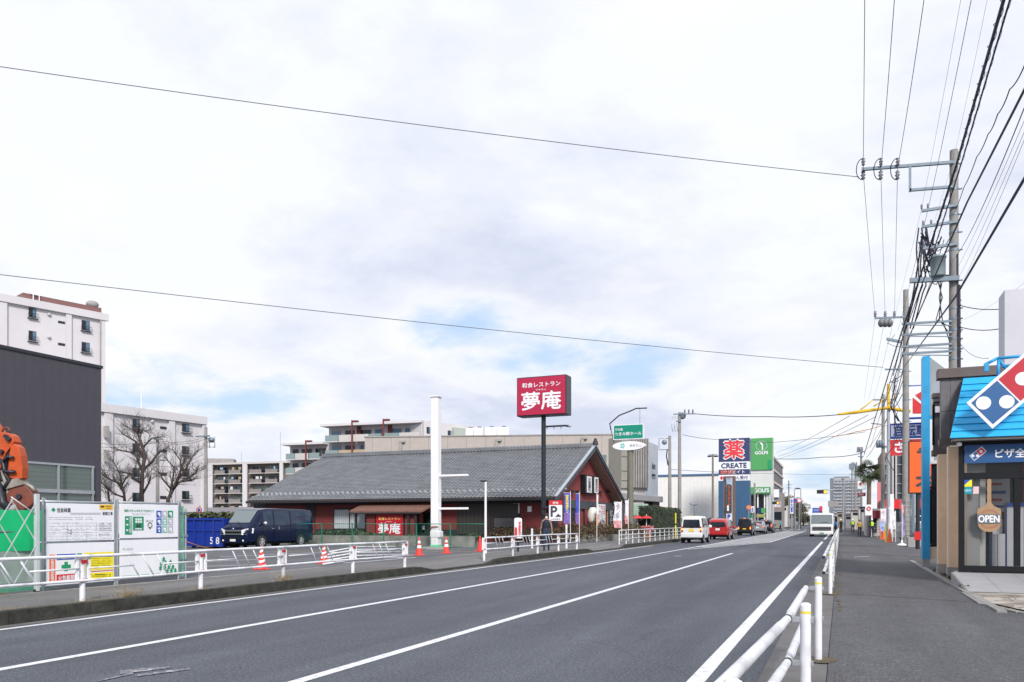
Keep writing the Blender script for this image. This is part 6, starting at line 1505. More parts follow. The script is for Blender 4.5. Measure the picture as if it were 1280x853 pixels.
b = MB(FASC); b.box(2.895, 9, 22.25, 22.5, 3.565, 5.06); b.build('upper_wall', t)
b = MB(TRIM); b.box(2.27, 2.895, 22.2, 22.52, 3.41, 3.56); b.build('fascia_trim', t, bevel=.01)
b = MB(TRIM); b.box(2.43, 2.895, 25.55, 25.82, 3.385, 3.56); b.build('fascia_trim', t, bevel=.01)
b = MB(TRIM); b.box(2.23, 9, 22.16, 22.56, 5.065, 5.31); b.build('roof_trim', t, bevel=.015)
b = MB(TRIM); b.box(2.44, 9, 25.55, 25.85, 5.065, 5.2); b.build('roof_trim', t, bevel=.015)
b = MB(GREYC); b.box(3.06, 9, 25.3, 25.5, 0, 5.06); b.build('rear_wall', t); b = MB(GREYC); b.box(3.06, 9, 22.57, 25.29, 5.0, 5.06); b.build('roof', t)
b = MB(SIGNW); b.box(2.44, 2.68, 25.5, 25.62, 5.0, 5.2) if False else b.box(2.50, 2.70, 25.42, 25.54, 4.62, 4.80); b.build('wall_lamp', t); b = MB(BLACK); b.tube([(2.46, 25.54, 3.7), (2.46, 25.54, 4.85), (2.48, 25.5, 4.92), (2.7, 25.5, 4.92)], .03); b.build('conduit', t)
b = MB(SIGNW); b.cyl((2.60, 21.4, 3.36), (2.60, 21.25, 3.33), .05); b.build('security_camera', t)
b = MB(BLACK); b.box(SX+.21, SX+7, SY+.0, SY+.1, 3.30, 3.46); b.build('front_wall', t)
b = MB(mat('awning soffit', (.16, .15, .14), .7, 0, .1, 2)); b.box(2.45, 9, 21.02, SY-.0, 3.40, 3.46); b.build('awning_soffit', t)
b = MB(AWN); rows = 9
for i in range(rows):
    k0, k1 = i/rows, (i+1)/rows; ya, yb = lerp(21.0, 22.14, k0), lerp(21.0, 22.14, k1); za, zb = lerp(3.46, 5.03, k0), lerp(3.46, 5.03, k1); xa, xb_ = lerp(2.37, 2.79, k0), lerp(2.37, 2.79, k1)
    b.hexa([(xa, ya-.03, za+.002), (9, ya-.03, za+.002), (9, ya+.05, za+.002), (xa, ya+.05, za+.002), (xb_, yb-.0, zb), (9, yb-.0, zb), (9, yb+.05, zb), (xb_, yb+.05, zb)])
b.add([(2.37, 21.03, 3.46), (2.72, 21.76, 5.03), (2.72, SY+.0, 3.46)], [(0,1,2), (0,2,1)]) if False else None
aw = b.build('awning', t)
b = MB(AWN); b.prism([(2.40, 21.06, 3.47), (2.81, 22.17, 5.02), (2.81, 22.22, 5.02), (2.45, 21.45, 3.47)], (.04, 0, 0)); b.build('awning_end', t)
# glass front
def fr(name, x0, x1, z0, z1, o0=-.0, o1=.09, m=BLACK, par=None): q = MB(m); q.box(x0, x1, SY-o1, SY-o0, z0, z1); return q.build(name, par or t, bevel=.004)
xl, xr_, xd = 2.60, 3.73, 3.86
fr('corner_mullion', xl, xl+.12, .30, 3.40); fr('mullion', xr_, xd, .455, 2.50, .003, .087); fr('mullion', 5.0, 5.12, .455, 2.50, .003, .087)
fr('bottom_rail', xl+.121, 8, .30, .45); fr('transom', xl+.121, 8, 2.505, 2.66); fr('top_rail', xl+.121, 8, 3.28, 3.40)
b = MB(); SHG = mat('shop glass', (.02, .025, .03), .02, 0, 0, spec=.7); SHG.node_tree.nodes['Principled BSDF'].inputs['Alpha'].default_value = .22
for x0, x1, z0, z1 in ((xl+.125, xr_-.004, .455, 2.5), (xd+.004, 4.99, .455, 2.5), (xl+.125, 7.9, 2.665, 2.88)): q = MB(SHG); q.box(x0, x1, SY-.05, SY-.04, z0, z1); q.build('shop_window', t)
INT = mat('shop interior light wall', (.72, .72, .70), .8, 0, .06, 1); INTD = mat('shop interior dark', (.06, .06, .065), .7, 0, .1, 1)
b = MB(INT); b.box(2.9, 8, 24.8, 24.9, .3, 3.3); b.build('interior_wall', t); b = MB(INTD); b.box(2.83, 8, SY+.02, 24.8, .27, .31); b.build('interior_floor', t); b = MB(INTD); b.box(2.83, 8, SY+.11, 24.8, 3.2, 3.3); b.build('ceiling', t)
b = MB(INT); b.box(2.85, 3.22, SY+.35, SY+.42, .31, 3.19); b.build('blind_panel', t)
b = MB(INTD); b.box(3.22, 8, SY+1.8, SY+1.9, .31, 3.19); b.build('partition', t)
b = MB(mat('dark red panel', (.25, .01, .015), .5, 0, .1, 2)); b.box(4.2, 8, SY+1.6, SY+1.7, 1.1, 2.9); b.build('menu_wall', t)
tt = thing('display_counter', 'white and blue-edged counter unit standing inside the shop window', 'counter', (3.6, SY+.6, .31))
b = MB(SIGNW); b.box(3.38, 3.66, SY+.55, SY+.9, .34, 1.2); b.build('cabinet', tt); b = MB(SIGNW); b.box(3.70, 4.05, SY+.6, SY+.95, .34, 1.95); b.build('cabinet', tt); b = MB(BLUE); b.box(3.69, 3.699, SY+.57, SY+.6, .34, 1.9); b.box(3.36, 3.378, SY+.53, SY+.56, .34, 1.2); b.box(3.70, 4.05, SY+.57, SY+.598, 1.86, 1.95); b.build('edge_trim', tt)
tt = thing('window_poster', 'white price poster with red and blue print hanging inside the shop window', 'poster', (3.5, SY+1.7, 1.6))
b = MB(mat('poster white', ())); b.box(3.30, 3.95, SY+1.70, SY+1.72, 1.75, 2.6); b.build('poster', tt)
b = MB(RED)
for i, z in enumerate((2.45, 2.25, 2.05, 1.88)): q = RED if i % 2 == 0 else BLUE; x = 3.36; b.box(x, x+(.5 if i % 2 else .42), SY+1.690, SY+1.698, z-.03-.02*(i == 1), z+.03, q)
b.build('print', tt)
tt = thing('price_card', 'small white card on a stand between the counter cabinets', 'card', (3.45, SY+.3, 1.0)); b = MB(SIGNW); b.box(3.36, 3.56, SY+.3, SY+.315, 1.2, 1.55); b.build('card', tt); b = MB(RED); b.box(3.38, 3.54, SY+.295, SY+.2985, 1.44, 1.48); b.build('print', tt); b = MB(DARK); b.box(3.455, 3.465, SY+.3, SY+.31, .31, 1.2); b.build('stand', tt)
# stickers
def sp_(u0, v0, u1, v1, m, o=.062, nm='sticker', txt=None, tm=None):
    Y = SY-o; a = at(u0, v0, dY(u0, Y)); c_ = at(u1, v1, dY(u1, Y)); q = MB(m); q.box(a.x, c_.x, Y-.002, Y, c_.z, a.z); r = q.build(nm, t)
    if txt: q = MB(tm); q.text(txt, ((a.x+c_.x)/2, Y-.004, (a.z+c_.z)/2), EX, Z, (c_.x-a.x)*.8, (a.z-c_.z)*.3, tm); q.build('lettering', r)
    return a, c_
a, c_ = sp_(1204.2, 598.5, 1215, 608.5, YEL); q = MB(BLUE); Y = SY-.066; q.add([(a.x+.01, Y, a.z-.01), (a.x+.01, Y, c_.z+.03), (c_.x-.01, Y, a.z-.01)], [(0,1,2)]); q.build('sticker_print', t)
sp_(1204.4, 609.2, 1215, 617.5, mat('teal sticker', (.0, .28, .38), .4, 0, 0), txt='NEW', tm=SIGNW); sp_(1216.5, 608.5, 1223.5, 617.5, mat('pink white sticker', (.7, .5, .52), .4, 0, .4, 60), txt='QR' if False else None)
# wooden OPEN paddle
t2 = thing('open_sign', 'wooden pizza peel shaped OPEN sign hanging in the shop window', 'open sign', (3.1, SY-.08, 1.2))
Y = SY-.075
def pp(u, v, dy=0): return Vector((at(u, v, dY(u, Y+dy)).x, Y+dy, at(u, v, dY(u, Y)).z))
out = [(1233.8, 600), (1235.3, 599), (1237.6, 599), (1239, 600), (1239, 628), (1241.5, 632), (1246, 634.5), (1250.5, 636), (1251.5, 640), (1251.2, 655), (1249, 660), (1244, 664), (1237, 665.4), (1229.5, 664), (1224, 660), (1221.8, 655), (1221.2, 640), (1222.5, 636), (1227, 634.5), (1231.5, 632), (1233.8, 628)]
b = MB(mat('peel wood', (.34, .215, .12), .55, 0, .12, 8)); b.prism([pp(u, v) for u, v in out], (0, -.018, 0)); b.build('peel', t2)
b = MB(mat('slate plate', (.13, .14, .17), .5, 0, .1, 8)); q0, q1 = pp(1221.5, 654.5, -.026), pp(1250.5, 643, -.026); b.box(q0.x, q1.x, Y-.034, Y-.0185, q0.z, q1.z); b.build('plate', t2)
b = MB(SIGNW); b.text('OPEN', ((q0.x+q1.x)/2, Y-.038, (q0.z+q1.z)/2), EX, Z, (q1.x-q0.x)*.90, (q1.z-q0.z)*.74, SIGNW, .05); c_ = pp(1236.5, 659.5); b.build('lettering', t2)
b = MB(mat('brown print', (.35, .12, .07), .6, 0, 0)); c_ = pp(1236.5, 638.5)
for s, v in ((1, 638.5), (-1, 659.5)):
    for i in range(9): a = math.pi*(.25+.5*i/8); q = pp(1236.5, 649)+Vector((.215*math.cos(a), -.022, s*.215*math.sin(a)*.95)); b.box(q.x-.012, q.x+.012, q.y, q.y+.002, q.z-.02, q.z+.02)
b.build('arc_print', t2)
# promotional banner
t2 = thing('shop_banner', 'dark blue shop banner with white lettering over the glass front', 'banner', (3.3, SY-.1, 3.1))
b = MB(mat('banner blue', (.008, .07, .22), .5, 0, .06, 3)); z0, z1 = 2.88, 3.31; b.box(2.72, 5.4, SY-.125, SY-.11, z0, z1); b.build('cloth', t2)
def domino(b_, c0, e1, e2, n, s, par, ring=True):     # two-tile emblem: blue tile with two dots, red tile with one
    B_, Rr, Wt = mat('emblem blue', (.035, .12, .30), .35, 0, .05, 4), mat('emblem red', (.50, .03, .05), .35, 0, .05, 4), SIGNW
    q = MB(Wt); m = .07
    q.prism([c0-e1*m*.0+(-e1-e2)*m, c0+e1*(2+m)-e2*m, c0+e1*(2+m)+e2*(1+m), c0-e1*m+e2*(1+m)], -n*s*.08); f = q.build('emblem_border', par, bevel=0)
    for k, mm in ((0, B_), (1, Rr)):
        q = MB(mm); g_ = .025; o = c0+e1*(k+g_)+e2*g_+n*.006; w = e1*(1-2*g_); h_ = e2*(1-2*g_); q.quad(o, o+w, o+w+h_, o+h_); q.build('emblem_tile', f)
    dots = []
    cen = c0+e1*.5+e2*.5; hx = Vector((1,0,0))*s*.31
    for c_ in (cen-hx, cen+hx, c0+e1*1.5+e2*.5):
        q = MB(Wt); q.prism([c_+n*.008+Vector((math.cos(a), 0, math.sin(a)))*s*.205 for a in [2*math.pi*i/24 for i in range(24)]], n*.003); q.build('emblem_dot', f)
    return f
N_ = Vector((0, -1, 0))
b = MB(SIGNW); b.text('ピザ全品', (3.75, SY-.132, 3.095), EX, Z, .80, .21, SIGNW, .04); b.build('lettering', t2)
L_, B__, T_ = [Vector((at(u, v, dY(u, SY-.13)).x, SY-.13, at(u, v, dY(u, SY-.13)).z)) for u, v in ((1212.6, 570), (1218, 575.5), (1219.8, 564.5))]
domino(None, L_, T_-L_, B__-L_, N_, (T_-L_).length, t2)
# big rotated emblem sign over the awning
Ys = 20.75
t2 = thing('emblem_sign', 'big tilted domino tile emblem sign in blue and red on the awning', 'shop sign', (3.2, Ys, 4.3))
Pq = lambda u, v: Vector((at(u, v, dY(u, Ys)).x, Ys, at(u, v, dY(u, Ys)).z))
L_, B__, T_ = Pq(1212.5, 503.8), Pq(1241, 532), Pq(1246.5, 474.5)
domino(None, L_, T_-L_, B__-L_, N_, (T_-L_).length, t2)
for (u0, v0, u1, v1) in ((1235.5, 452, 1250, 444.5), (1250, 444.5, 1300, 440), (1252, 446, 1251, 470), (1252, 446, 1262, 458), (1256, 455, 1285, 452)):
    b = MB(SKYB); b.tube([Pq(u0, v0)+Vector((0, .35, 0)), Pq(u1, v1)+Vector((0, .35, 0))], .035, n=6); b.build('bracket', t2)
b = MB(SKYB); q = Pq(1236, 452); b.box(q.x-.04, q.x+.05, q.y+.3, q.y+.42, q.z-.16, q.z+.02); b.build('bracket', t2)
# roof box
t2 = thing('roof_sign_box', 'plain pale rectangular box rising above the pizza shop roof', 'rooftop box', (4.9, 24.5, 5.3))
b = MB(mat('pale lilac metal', (.52, .52, .57), .5, .1, .05, 1)); x0 = at(1255.5, 652, dY(1255.5, 23.4)).x; b.box(x0, x0+1.4, 23.4, 24.2, 5.06, zat(362.5, dY(1256, 23.4))); b.build('box', t2, bevel=.01)
# blue wing wall
t2 = thing('wing_wall', 'tall blue-edged wing wall with a sloped grey top beyond the pizza shop', 'wing wall', (2.5, 28.4, 0))
b = MB(SKYB); b.box(2.42, 2.63, 28.3, 28.8, .30, 6.8); b.build('blue_edge', t2)
b = MB(GREYC); b.box(2.425, 2.635, 28.31, 28.79, -.02, .298); b.build('plinth', t2)
GW = mat('weathered grey blue sheet', (.30, .33, .36), .6, 0, .15, 1.5, dirt=.3)
b = MB(GW); b.prism([(2.632, 28.4, 4.9), (3.25, 28.4, 4.9), (3.25, 28.4, 6.2), (2.632, 28.4, 6.78)], (0, 1.1, 0)); b.build('upper_panel', t2)
b = MB(W); b.box(2.632, 2.75, 28.38, 28.5, 3.45, 4.78); b.box(2.632, 3.3, 28.36, 28.5, 3.35, 3.448); b.build('white_frame', t2); b = MB(SKYB); b.box(2.632, 3.3, 28.37, 28.5, 4.79, 4.89); b.build('blue_rail', t2)
b = MB(GW); b.box(2.76, 3.6, 28.42, 28.5, 3.45, 4.78); b.build('grey_panel', t2)
b = MB(GLASSD); b.box(2.68, 3.5, 28.44, 28.5, .75, 3.34); b.build('dark_window', t2); b = MB(BLACK)
for z in (.68, 2.55): b.box(2.64, 3.5, 28.41, 28.48, z, z+.08)
b.box(2.636, 2.70, 28.41, 28.48, .77, 2.54); b.build('window_frame', t2); b = MB(TAN_); b.box(2.64, 3.6, 28.42, 28.55, .28, .67); b.build('sill_wall', t2)
# forecourt: tiled ramp and crazy paving
TILEM = mat('forecourt tile', (.34, .34, .35), .6, 0, .08, 2)
b = MB(TILEM); nx_ = 9; ny_ = 5
for i in range(nx_):
    for j in range(ny_):
        x0, x1 = 2.46+i*.62, 2.46+(i+1)*.62-.008; y0, y1 = 18.75+j*.53, 18.75+(j+1)*.53-.008; zf = lambda y: .035+.25*(y-18.75)/2.65
        b.quad((x0, y0, zf(y0)), (x1, y0, zf(y0)), (x1, y1, zf(y1)), (x0, y1, zf(y1)))
struct('forecourt_tiles', b)
b = MB(GREYC); b.prism([(2.44, 18.7, -.01), (2.44, 21.44, -.01), (2.44, 21.44, .275), (2.44, 18.7, .02)], (5.7, 0, 0)); struct('forecourt_ramp', b)
cp = mat('crazy paving', (.42, .36, .28), .8, 0, .25, 2, bump=.3, bscale=20)
nt = cp.node_tree; bs = nt.nodes['Principled BSDF']; v_ = nt.nodes.new('ShaderNodeTexVoronoi'); v_.feature = 'DISTANCE_TO_EDGE'; v_.inputs['Scale'].default_value = 3.2; v2 = nt.nodes.new('ShaderNodeTexVoronoi'); v2.inputs['Scale'].default_value = 3.2
tc = nt.nodes.new('ShaderNodeTexCoord')
for k in (v_, v2): nt.links.new(tc.outputs['Object'], k.inputs['Vector'])
r1 = nt.nodes.new('ShaderNodeValToRGB'); r1.color_ramp.elements[0].color = (.16, .13, .10, 1); r1.color_ramp.elements[1].color = (.50, .46, .40, 1); nt.links.new(v2.outputs['Color'], r1.inputs['Fac'])
r2 = nt.nodes.new('ShaderNodeValToRGB'); r2.color_ramp.elements[0].position = .02; r2.color_ramp.elements[1].position = .05; r2.color_ramp.elements[0].color = (.40, .38, .36, 1); nt.links.new(v_.outputs['Distance'], r2.inputs['Fac'])
mm = nt.nodes.new('ShaderNodeMixRGB'); mm.blend_type = 'MULTIPLY'; mm.inputs['Fac'].default_value = .8; nt.links.new(r1.outputs[0], mm.inputs['Color1']); nt.links.new(r2.outputs[0], mm.inputs['Color2']); nt.links.new(mm.outputs[0], bs.inputs['Base Color'])
b = MB(cp); b.add([(2.5, 18.69, .03), (2.52, 16.35, .03), (2.86, 15.05, .03), (3.6, 13.8, .03), (6, 12, .03), (9, 12, .03), (9, 18.69, .03)], [tuple(range(7))]); struct('stone_paving', b)
b = MB(KERB); edge_strip([(2.40, 18.6, 0), (2.38, 16.2, 0), (2.72, 14.9, 0), (3.45, 13.65, 0), (5.9, 11.8, 0)], .1, -.02, .04); struct('paving_edge', b)
b = MB(KERB); b.add([(2.5, 18.9, .02), (2.62, 21.4, .02), (2.62, 24, .02), (2.5, 24, .02)], [(0,1,2,3)]); 
b = MB(DIRT); 
for i in range(40): x, y = rng.uniform(2.5, 2.62), rng.uniform(19, 27); r_ = rng.uniform(.03, .1); b.add([(x+r_*math.cos(k), y+2*r_*math.sin(k), .012+i*.0003) for k in (0, 1, 2, 3, 4, 5)], [tuple(range(6))])
struct('roadside_dirt', b)
b = MB(LR[2])
for (x, y, n) in ((2.55, 20.3, 40), (2.53, 22.5, 60), (2.54, 23.6, 50), (2.52, 25.5, 60), (2.45, 19.6, 30)): leaves(b, x-.06, x+.1, y-.3, y+.3, .02, .12, n, .03, [LR[2], LR[1], LG[1]])
o = b.build('weeds'); tag(o, 'dry weeds in the gap along the foot of the pizza shop wall', 'weeds'); o['kind'] = 'stuff'; del o['label']; del o['category']
# dry grass tufts at the left kerb
b = MB(mat('straw', (.34, .27, .16), .8, 0, .3, 9))
for (u, v, n, h) in ((140, 746, 60, .28), (108, 752, 20, .12), (188, 748, 14, .3), (350, 726, 70, .26), (58, 766, 26, .07), (255, 738, 20, .12), (480, 712, 40, .06), (712, 690, 16, .08)):
    q = gp(u, v, .19)
    for i in range(n):
        a = rng.uniform(0, 6.28); p_ = Vector((KX-.2-rng.random()*.1, q.y+rng.gauss(0, .13), .19)); l = h*rng.uniform(.4, 1.2); tip = p_+Vector((math.cos(a)*l*.7, math.sin(a)*l*.7, l*rng.uniform(.3, 1)))
        m_ = p_.lerp(tip, .5)+Z*l*.15; b.tube([p_, m_, tip], [.004, .003, .001], n=3, caps=False)
o = b.build('dry_grass'); o['kind'] = 'stuff'

# ---------------------------------------------------------------- utility poles and their gear
def pole_shaft(t, x, y, z1, r0, r1, bands=()):
    b = MB(POLEC); b.cyl((x, y, -.02), (x, y, z1), r0, r1, 20); s = b.build('shaft', t)
    for z in bands: r_ = lerp(r0, r1, z/z1)+.012; b = MB(GALVD); b.cyl((x, y, z-.04), (x, y, z+.04), r_, n=18); b.cyl((x+r_, y, z), (x+r_+.12, y, z), .03, n=6); b.build('band', t)
    return s
def px_arm(t, Y, u0, v0, u1, v1, w=.05, name='crossarm', m=None, h=None):
    a = at(u0, v0, dY(u0, Y)); c_ = at(u1, v1, dY(u1, Y)); b = MB(m or GALVD); d_ = c_-a; h = h or w
    b.slab(a-Vector((0, w, h)), d_, (0, 2*w, 0), (0, 0, 2*h)); return b.build(name, t)
def insulator(t, p, up=True, s=1):
    b = MB(mat('grey porcelain', (.16, .15, .19), .3, 0, .05, 5)); k = 1 if up else -1
    b.lathe([(.02*s, 0), (.06*s, .05*k*s), (.03*s, .09*k*s), (.07*s, .13*k*s), (.03*s, .17*k*s), (.06*s, .22*k*s), (0, .26*k*s)], p, 10); b.build('insulator', t)
P1 = Vector((4.12, 35.3, 0)); P2 = Vector((4.2, 61.3, 0))
t = thing('utility_pole', 'tallest concrete utility pole with a transformer, behind the pizza shop roof', 'utility pole', P1)
pole_shaft(t, P1.x, P1.y, 16.15, .215, .15, bands=[15.6, 14.6, 13.6, 12.9, 12.2, 11.0, 9.9, 9.5, 9.05, 8.7, 8.3, 7.9, 7.5, 7.1])
b = MB(CABLE); b.cyl((P1.x+.19, P1.y-.08, 5), (P1.x+.17, P1.y-.08, 10.8), .05, .05, 8); b.cyl((P1.x+.12, P1.y-.15, 5), (P1.x+.1, P1.y-.15, 12), .03, .03, 6); b.build('riser_cable', t)
Y = P1.y
px_arm(t, Y-.2, 1077, 212, 1192, 203, .055); px_arm(t, Y-.2, 1137, 238, 1192, 233.5, .05); 
a = at(1137.5, 208, dY(1137.5, Y-.2)); c_ = at(1137.5, 240, dY(1137.5, Y-.2)); b = MB(GALVD); b.box(a.x-.045, a.x+.045, Y-.25, Y-.16, c_.z, a.z); b.build('arm_brace', t)
px_arm(t, Y-.2, 1152, 264, 1198, 256.5, .05); px_arm(t, Y-.2, 1152, 284, 1197, 277, .05); px_arm(t, Y-.2, 1154, 311, 1197, 305, .05); px_arm(t, Y-.3, 1137, 351, 1199, 348, .08, 'transformer_platform', h=.09); px_arm(t, Y+.2, 1137, 352.5, 1199, 349.5, .05)
for v in (403, 417, 431.5, 440.5): px_arm(t, Y-.2, 1127, v+2, 1190, v-1.5, .035, h=.04); px_arm(t, Y-.2, 1134, v+3.5, 1190, v+4, .018)
for u in (1079, 1101, 1122):
    a = at(u, 210.5, dY(u, Y-.2)); insulator(t, a+Vector((0, -.1, .05)), True, 1.3); insulator(t, a+Vector((0, .1, -.05)), False, 1.5)
    b = MB(CABLE); b.tube([a+Vector((-.26*math.sin(math.pi*k/10)**.8, -.2+.03*k, .38*math.cos(math.pi*k/10)-.05)) for k in range(11)], .018, n=5); b.build('jumper_loop', t)
for u, v in ((1152, 262), (1160, 261), (1154, 282), (1164, 281), (1155, 309)): a = at(u, v, dY(u, Y-.2)); insulator(t, a, True, .8)
x = at(1172.5, 330, dY(1172.5, Y-.3)).x; z0, z1 = zat(346.5, dY(1172, Y-.3)), zat(319, dY(1172, Y-.3))
b = MB(mat('transformer grey', (.25, .31, .33), .45, .2, .08, 3)); b.lathe([(0, z0), (.25, z0), (.27, z0+.06), (.27, z1-.15), (.30, z1-.14), (.30, z1-.05), (.12, z1), (0, z1+.01)], (x, Y-.3, 0), 20); b.build('transformer', t)
b = MB(CABLE)
rr_ = random.Random(4)
for i in range(16):
    a = at(rr_.uniform(1148, 1160), rr_.uniform(285, 345), 31.5); c_ = at(rr_.uniform(1165, 1190), rr_.uniform(290, 360), 31.8); m_ = a.lerp(c_, .5)+Vector((0, 0, -rr_.uniform(.2, .8))); q1 = a.lerp(m_, .5)-Z*.12; q2 = m_.lerp(c_, .5)-Z*.12
    b.tube([a, q1, m_, q2, c_], rr_.choice((.012, .018, .03)), n=5)
for j, u in enumerate((1152, 1156, 1147)): b.tube([at(u+1.5*math.sin(k*.9+j), 285+k*9, 31.6-.02*k) if k < 9 else at(u-(k-8)*2.4, 285+k*9, 32+.2*(k-8)) for k in range(15)], .028, n=6)
for s in (0, 1, 2): b.tube([at(1172+s*3, 350, 31), at(1178-s*2, 372, 31), at(1170+s*4, 400, 31), at(1186, 408+s*8, 31)], .02, n=5)
b.build('service_loops', t)
for v in (376, 382, 399, 404, 470-60, 415, 425, 432, 440): a = at(1196, v, 31); b = MB(GALVD); b.box(a.x, a.x+.16, a.y-.02, a.y+.02, a.z-.03, a.z+.03); b.build('pole_step', t)
t = thing('utility_pole', 'second concrete utility pole, rising from the wire-guarded base beyond the blue wing wall', 'utility pole', P2)
pole_shaft(t, P2.x, P2.y, zat(394, 55.6+6), .26, .17, bands=[16.5, 14.5, 13.2, 12, 11, 10, 8.5, 7])
Y = P2.y
px_arm(t, Y-.25, 1093, 398, 1131, 396.5, .06); px_arm(t, Y-.25, 1106, 462, 1127, 462, .05); px_arm(t, Y-.25, 1108, 424, 1128, 428, .09)
for u in (1094, 1106.5, 1118): insulator(t, at(u, 397, dY(u, Y-.25)), True, 1.8)
for k in range(3):
    a = at(1101.5+k*5.2, 404, dY(1105, Y-.4)); b = MB(mat('switchgear grey', (.17, .18, .19), .5, .1, .1, 3)); b.ball(a, (.22, .35, .30)); b.build('switch_tank', t)
b = MB(CABLE)
for i in range(20):
    v0 = rr_.uniform(410, 560); a = at(rr_.uniform(1116, 1130), v0, 61.5); c_ = at(rr_.uniform(1118, 1134), v0+rr_.uniform(8, 60), 62); m_ = a.lerp(c_, .5)+Vector((rr_.uniform(-.9, .5), 0, rr_.uniform(-.5, .3))); b.tube([a, a.lerp(m_, .5)-Z*.1, m_, m_.lerp(c_, .5)-Z*.1, c_], rr_.choice((.02, .03, .05)), n=5)
b.build('service_loops', t)
b = MB(GALV)
for k in range(8): z = .6+k*.33; b.tube([(P2.x+.36*math.cos(a), P2.y+.36*math.sin(a), z) for a in [2*math.pi*i/16 for i in range(17)]], .013, n=4, caps=False)
for k in range(8): a = 2*math.pi*k/8; b.tube([(P2.x+.36*math.cos(a), P2.y+.36*math.sin(a), .3), (P2.x+.36*math.cos(a), P2.y+.36*math.sin(a), 3.1)], .012, n=4)
b.build('wire_guard', t)
# thin steel column with the yellow sleeved arm
p = at(1110.5, 652, 64); t = thing('lamp_column', 'pale steel column carrying long yellow cable covers at its top', 'street column', (p.x, p.y, 0))
b = MB(GALV); b.cyl((p.x, p.y, 0), (p.x, p.y, zat(512, 64)), .14, .12, 14); b.build('column', t)
YC = mat('cable cover yellow', (.72, .46, .02), .5, 0, .1, 3); b = MB(YC); b.cyl((p.x, p.y, zat(514, 64)), (p.x, p.y, zat(480, 64)), .11, n=10); b.build('cable_cover', t)
b = MB(YC); b.tube([at(1048.5, 518, 60), at(1070, 515.5, 61), at(1095, 512, 63), at(1110, 510, 63.8)], [.09, .13, .13, .12], n=8); b.build('cable_cover', t)
b = MB(YC); b.tube([at(1110, 510, 63.8), at(1124, 512.5, 63.5), at(1138, 514, 63)], .14, n=8); b.build('cable_cover', t)
b = MB(YC); b.tube([at(1075, 513, 62), at(1088, 503, 62), at(1091, 500, 62)], .05, n=6); b.tube([at(1092, 508, 62), at(1101, 503, 62), at(1103, 499, 62)], .05, n=6); b.tube([at(1111, 505, 63), at(1118, 498, 62), at(1119, 495, 62)], .05, n=6); b.build('cable_cover', t)
p = at(1104, 652, 78); t = thing('utility_pole', 'slim utility pole with short arms just left of the pale steel column', 'utility pole', (p.x, p.y, 0))
pole_shaft(t, p.x, p.y, zat(493, 78), .2, .14, bands=[11, 9]); px_arm(t, p.y-.2, 1090, 500, 1120, 500, .06); px_arm(t, p.y-.2, 1089, 529.5, 1104, 531, .05); px_arm(t, p.y-.2, 1095, 559, 1115, 559, .06)
b = MB(GALVD)
for k in range(3): a = at(1097+k*3.2, 555, 77.6); b.ball(a, (.16, .2, .42))
b.build('transformer', t)
for i, (u, v0, d_, lab) in enumerate(((1076.5, 562, 120, 'distant utility pole left of the palm tree'), (1069.5, 580, 150, 'distant utility pole with box transformers, between the tall grey block and palm'), (1053.5, 596, 150, 'distant dark pole in front of the tall grey block'), (1065, 584, 190, 'very distant thin pole behind the box transformers'))):
    p = at(u, 652, d_); t = thing('utility_pole', lab, 'utility pole', (p.x, p.y, 0)); pole_shaft(t, p.x, p.y, zat(v0, d_), .2, .14)
    px_arm(t, p.y-.2, u-6 if i < 2 else u-2, v0+3, u+5 if i < 2 else u+3, v0+3, .08); px_arm(t, p.y-.2, u-4, v0+9, u+3, v0+9, .08)
    if i < 2:
        for k in (-4, -2, 1): insulator(t, at(u+k, v0+3, d_), True, 3)
    if i == 1: b = MB(GALVD); a = at(u-4, v0+1, d_); b.box(a.x-.6, a.x+.3, a.y-.3, a.y+.2, a.z-.9, a.z+.2); b.build('transformer', t)

# ---------------------------------------------------------------- overhead lines
def wire(label, pts, r=.012, sag=0, m=None, ext0=0, ext1=0, group='overhead lines along the right pavement', cat='power line', helix=0):
    P_ = [at(*p) for p in pts]
    if ext0: P_ = [P_[0]+(P_[0]-P_[1])*ext0]+P_
    if ext1: P_ = P_+[P_[-1]+(P_[-1]-P_[-2])*ext1]
    out = []; n = 14; r = r*.75
    for a, c_ in zip(P_, P_[1:]):
        for i in range(n): k = i/n; out.append(a.lerp(c_, k)-Z*(sag*4*k*(1-k)))
    out.append(P_[-1]); b = MB(m or CABLE); b.tube(out, r, n=5)
    if helix:
        L_ = sum((q-p).length for p, q in zip(out, out[1:])); hp = []; acc = 0
        for p, q in zip(out, out[1:]):
            l = (q-p).length; k = max(1, int(l/.07)); ax = (q-p).normalized(); ex = ax.cross(Z).normalized(); ey = ax.cross(ex)
            for i in range(k): s_ = acc+l*i/k; ph = s_*helix; hp.append(p.lerp(q, i/k)+ex*math.cos(ph)*r*1.5+ey*(math.sin(ph)*r*1.5)+Z*r*.4)
            acc += l
        b.tube(hp, r*.22, n=3, caps=False)
    o = b.build('power_line'); tag(o, label, cat, group); return o
gl_ = 'line hung from the left arm of the tallest pole'
wire('leftmost line on the long top arm of the tallest pole', [(1081, 0, 21.5), (1079, 214, 32.1), (1094, 397, 61.7), (1080, 500, 120)], .014, .15, ext0=1.5)
wire('middle line on the long top arm of the tallest pole', [(1118, 0, 21.3), (1101, 212, 32), (1106.5, 397, 61.6), (1086, 500, 120)], .014, .15, ext0=1.5)
wire('third line on the long top arm, next to the U-shaped brace', [(1155, 0, 21.2), (1122, 210, 31.8), (1118, 397, 61.4), (1092, 500, 120)], .014, .15, ext0=1.5)
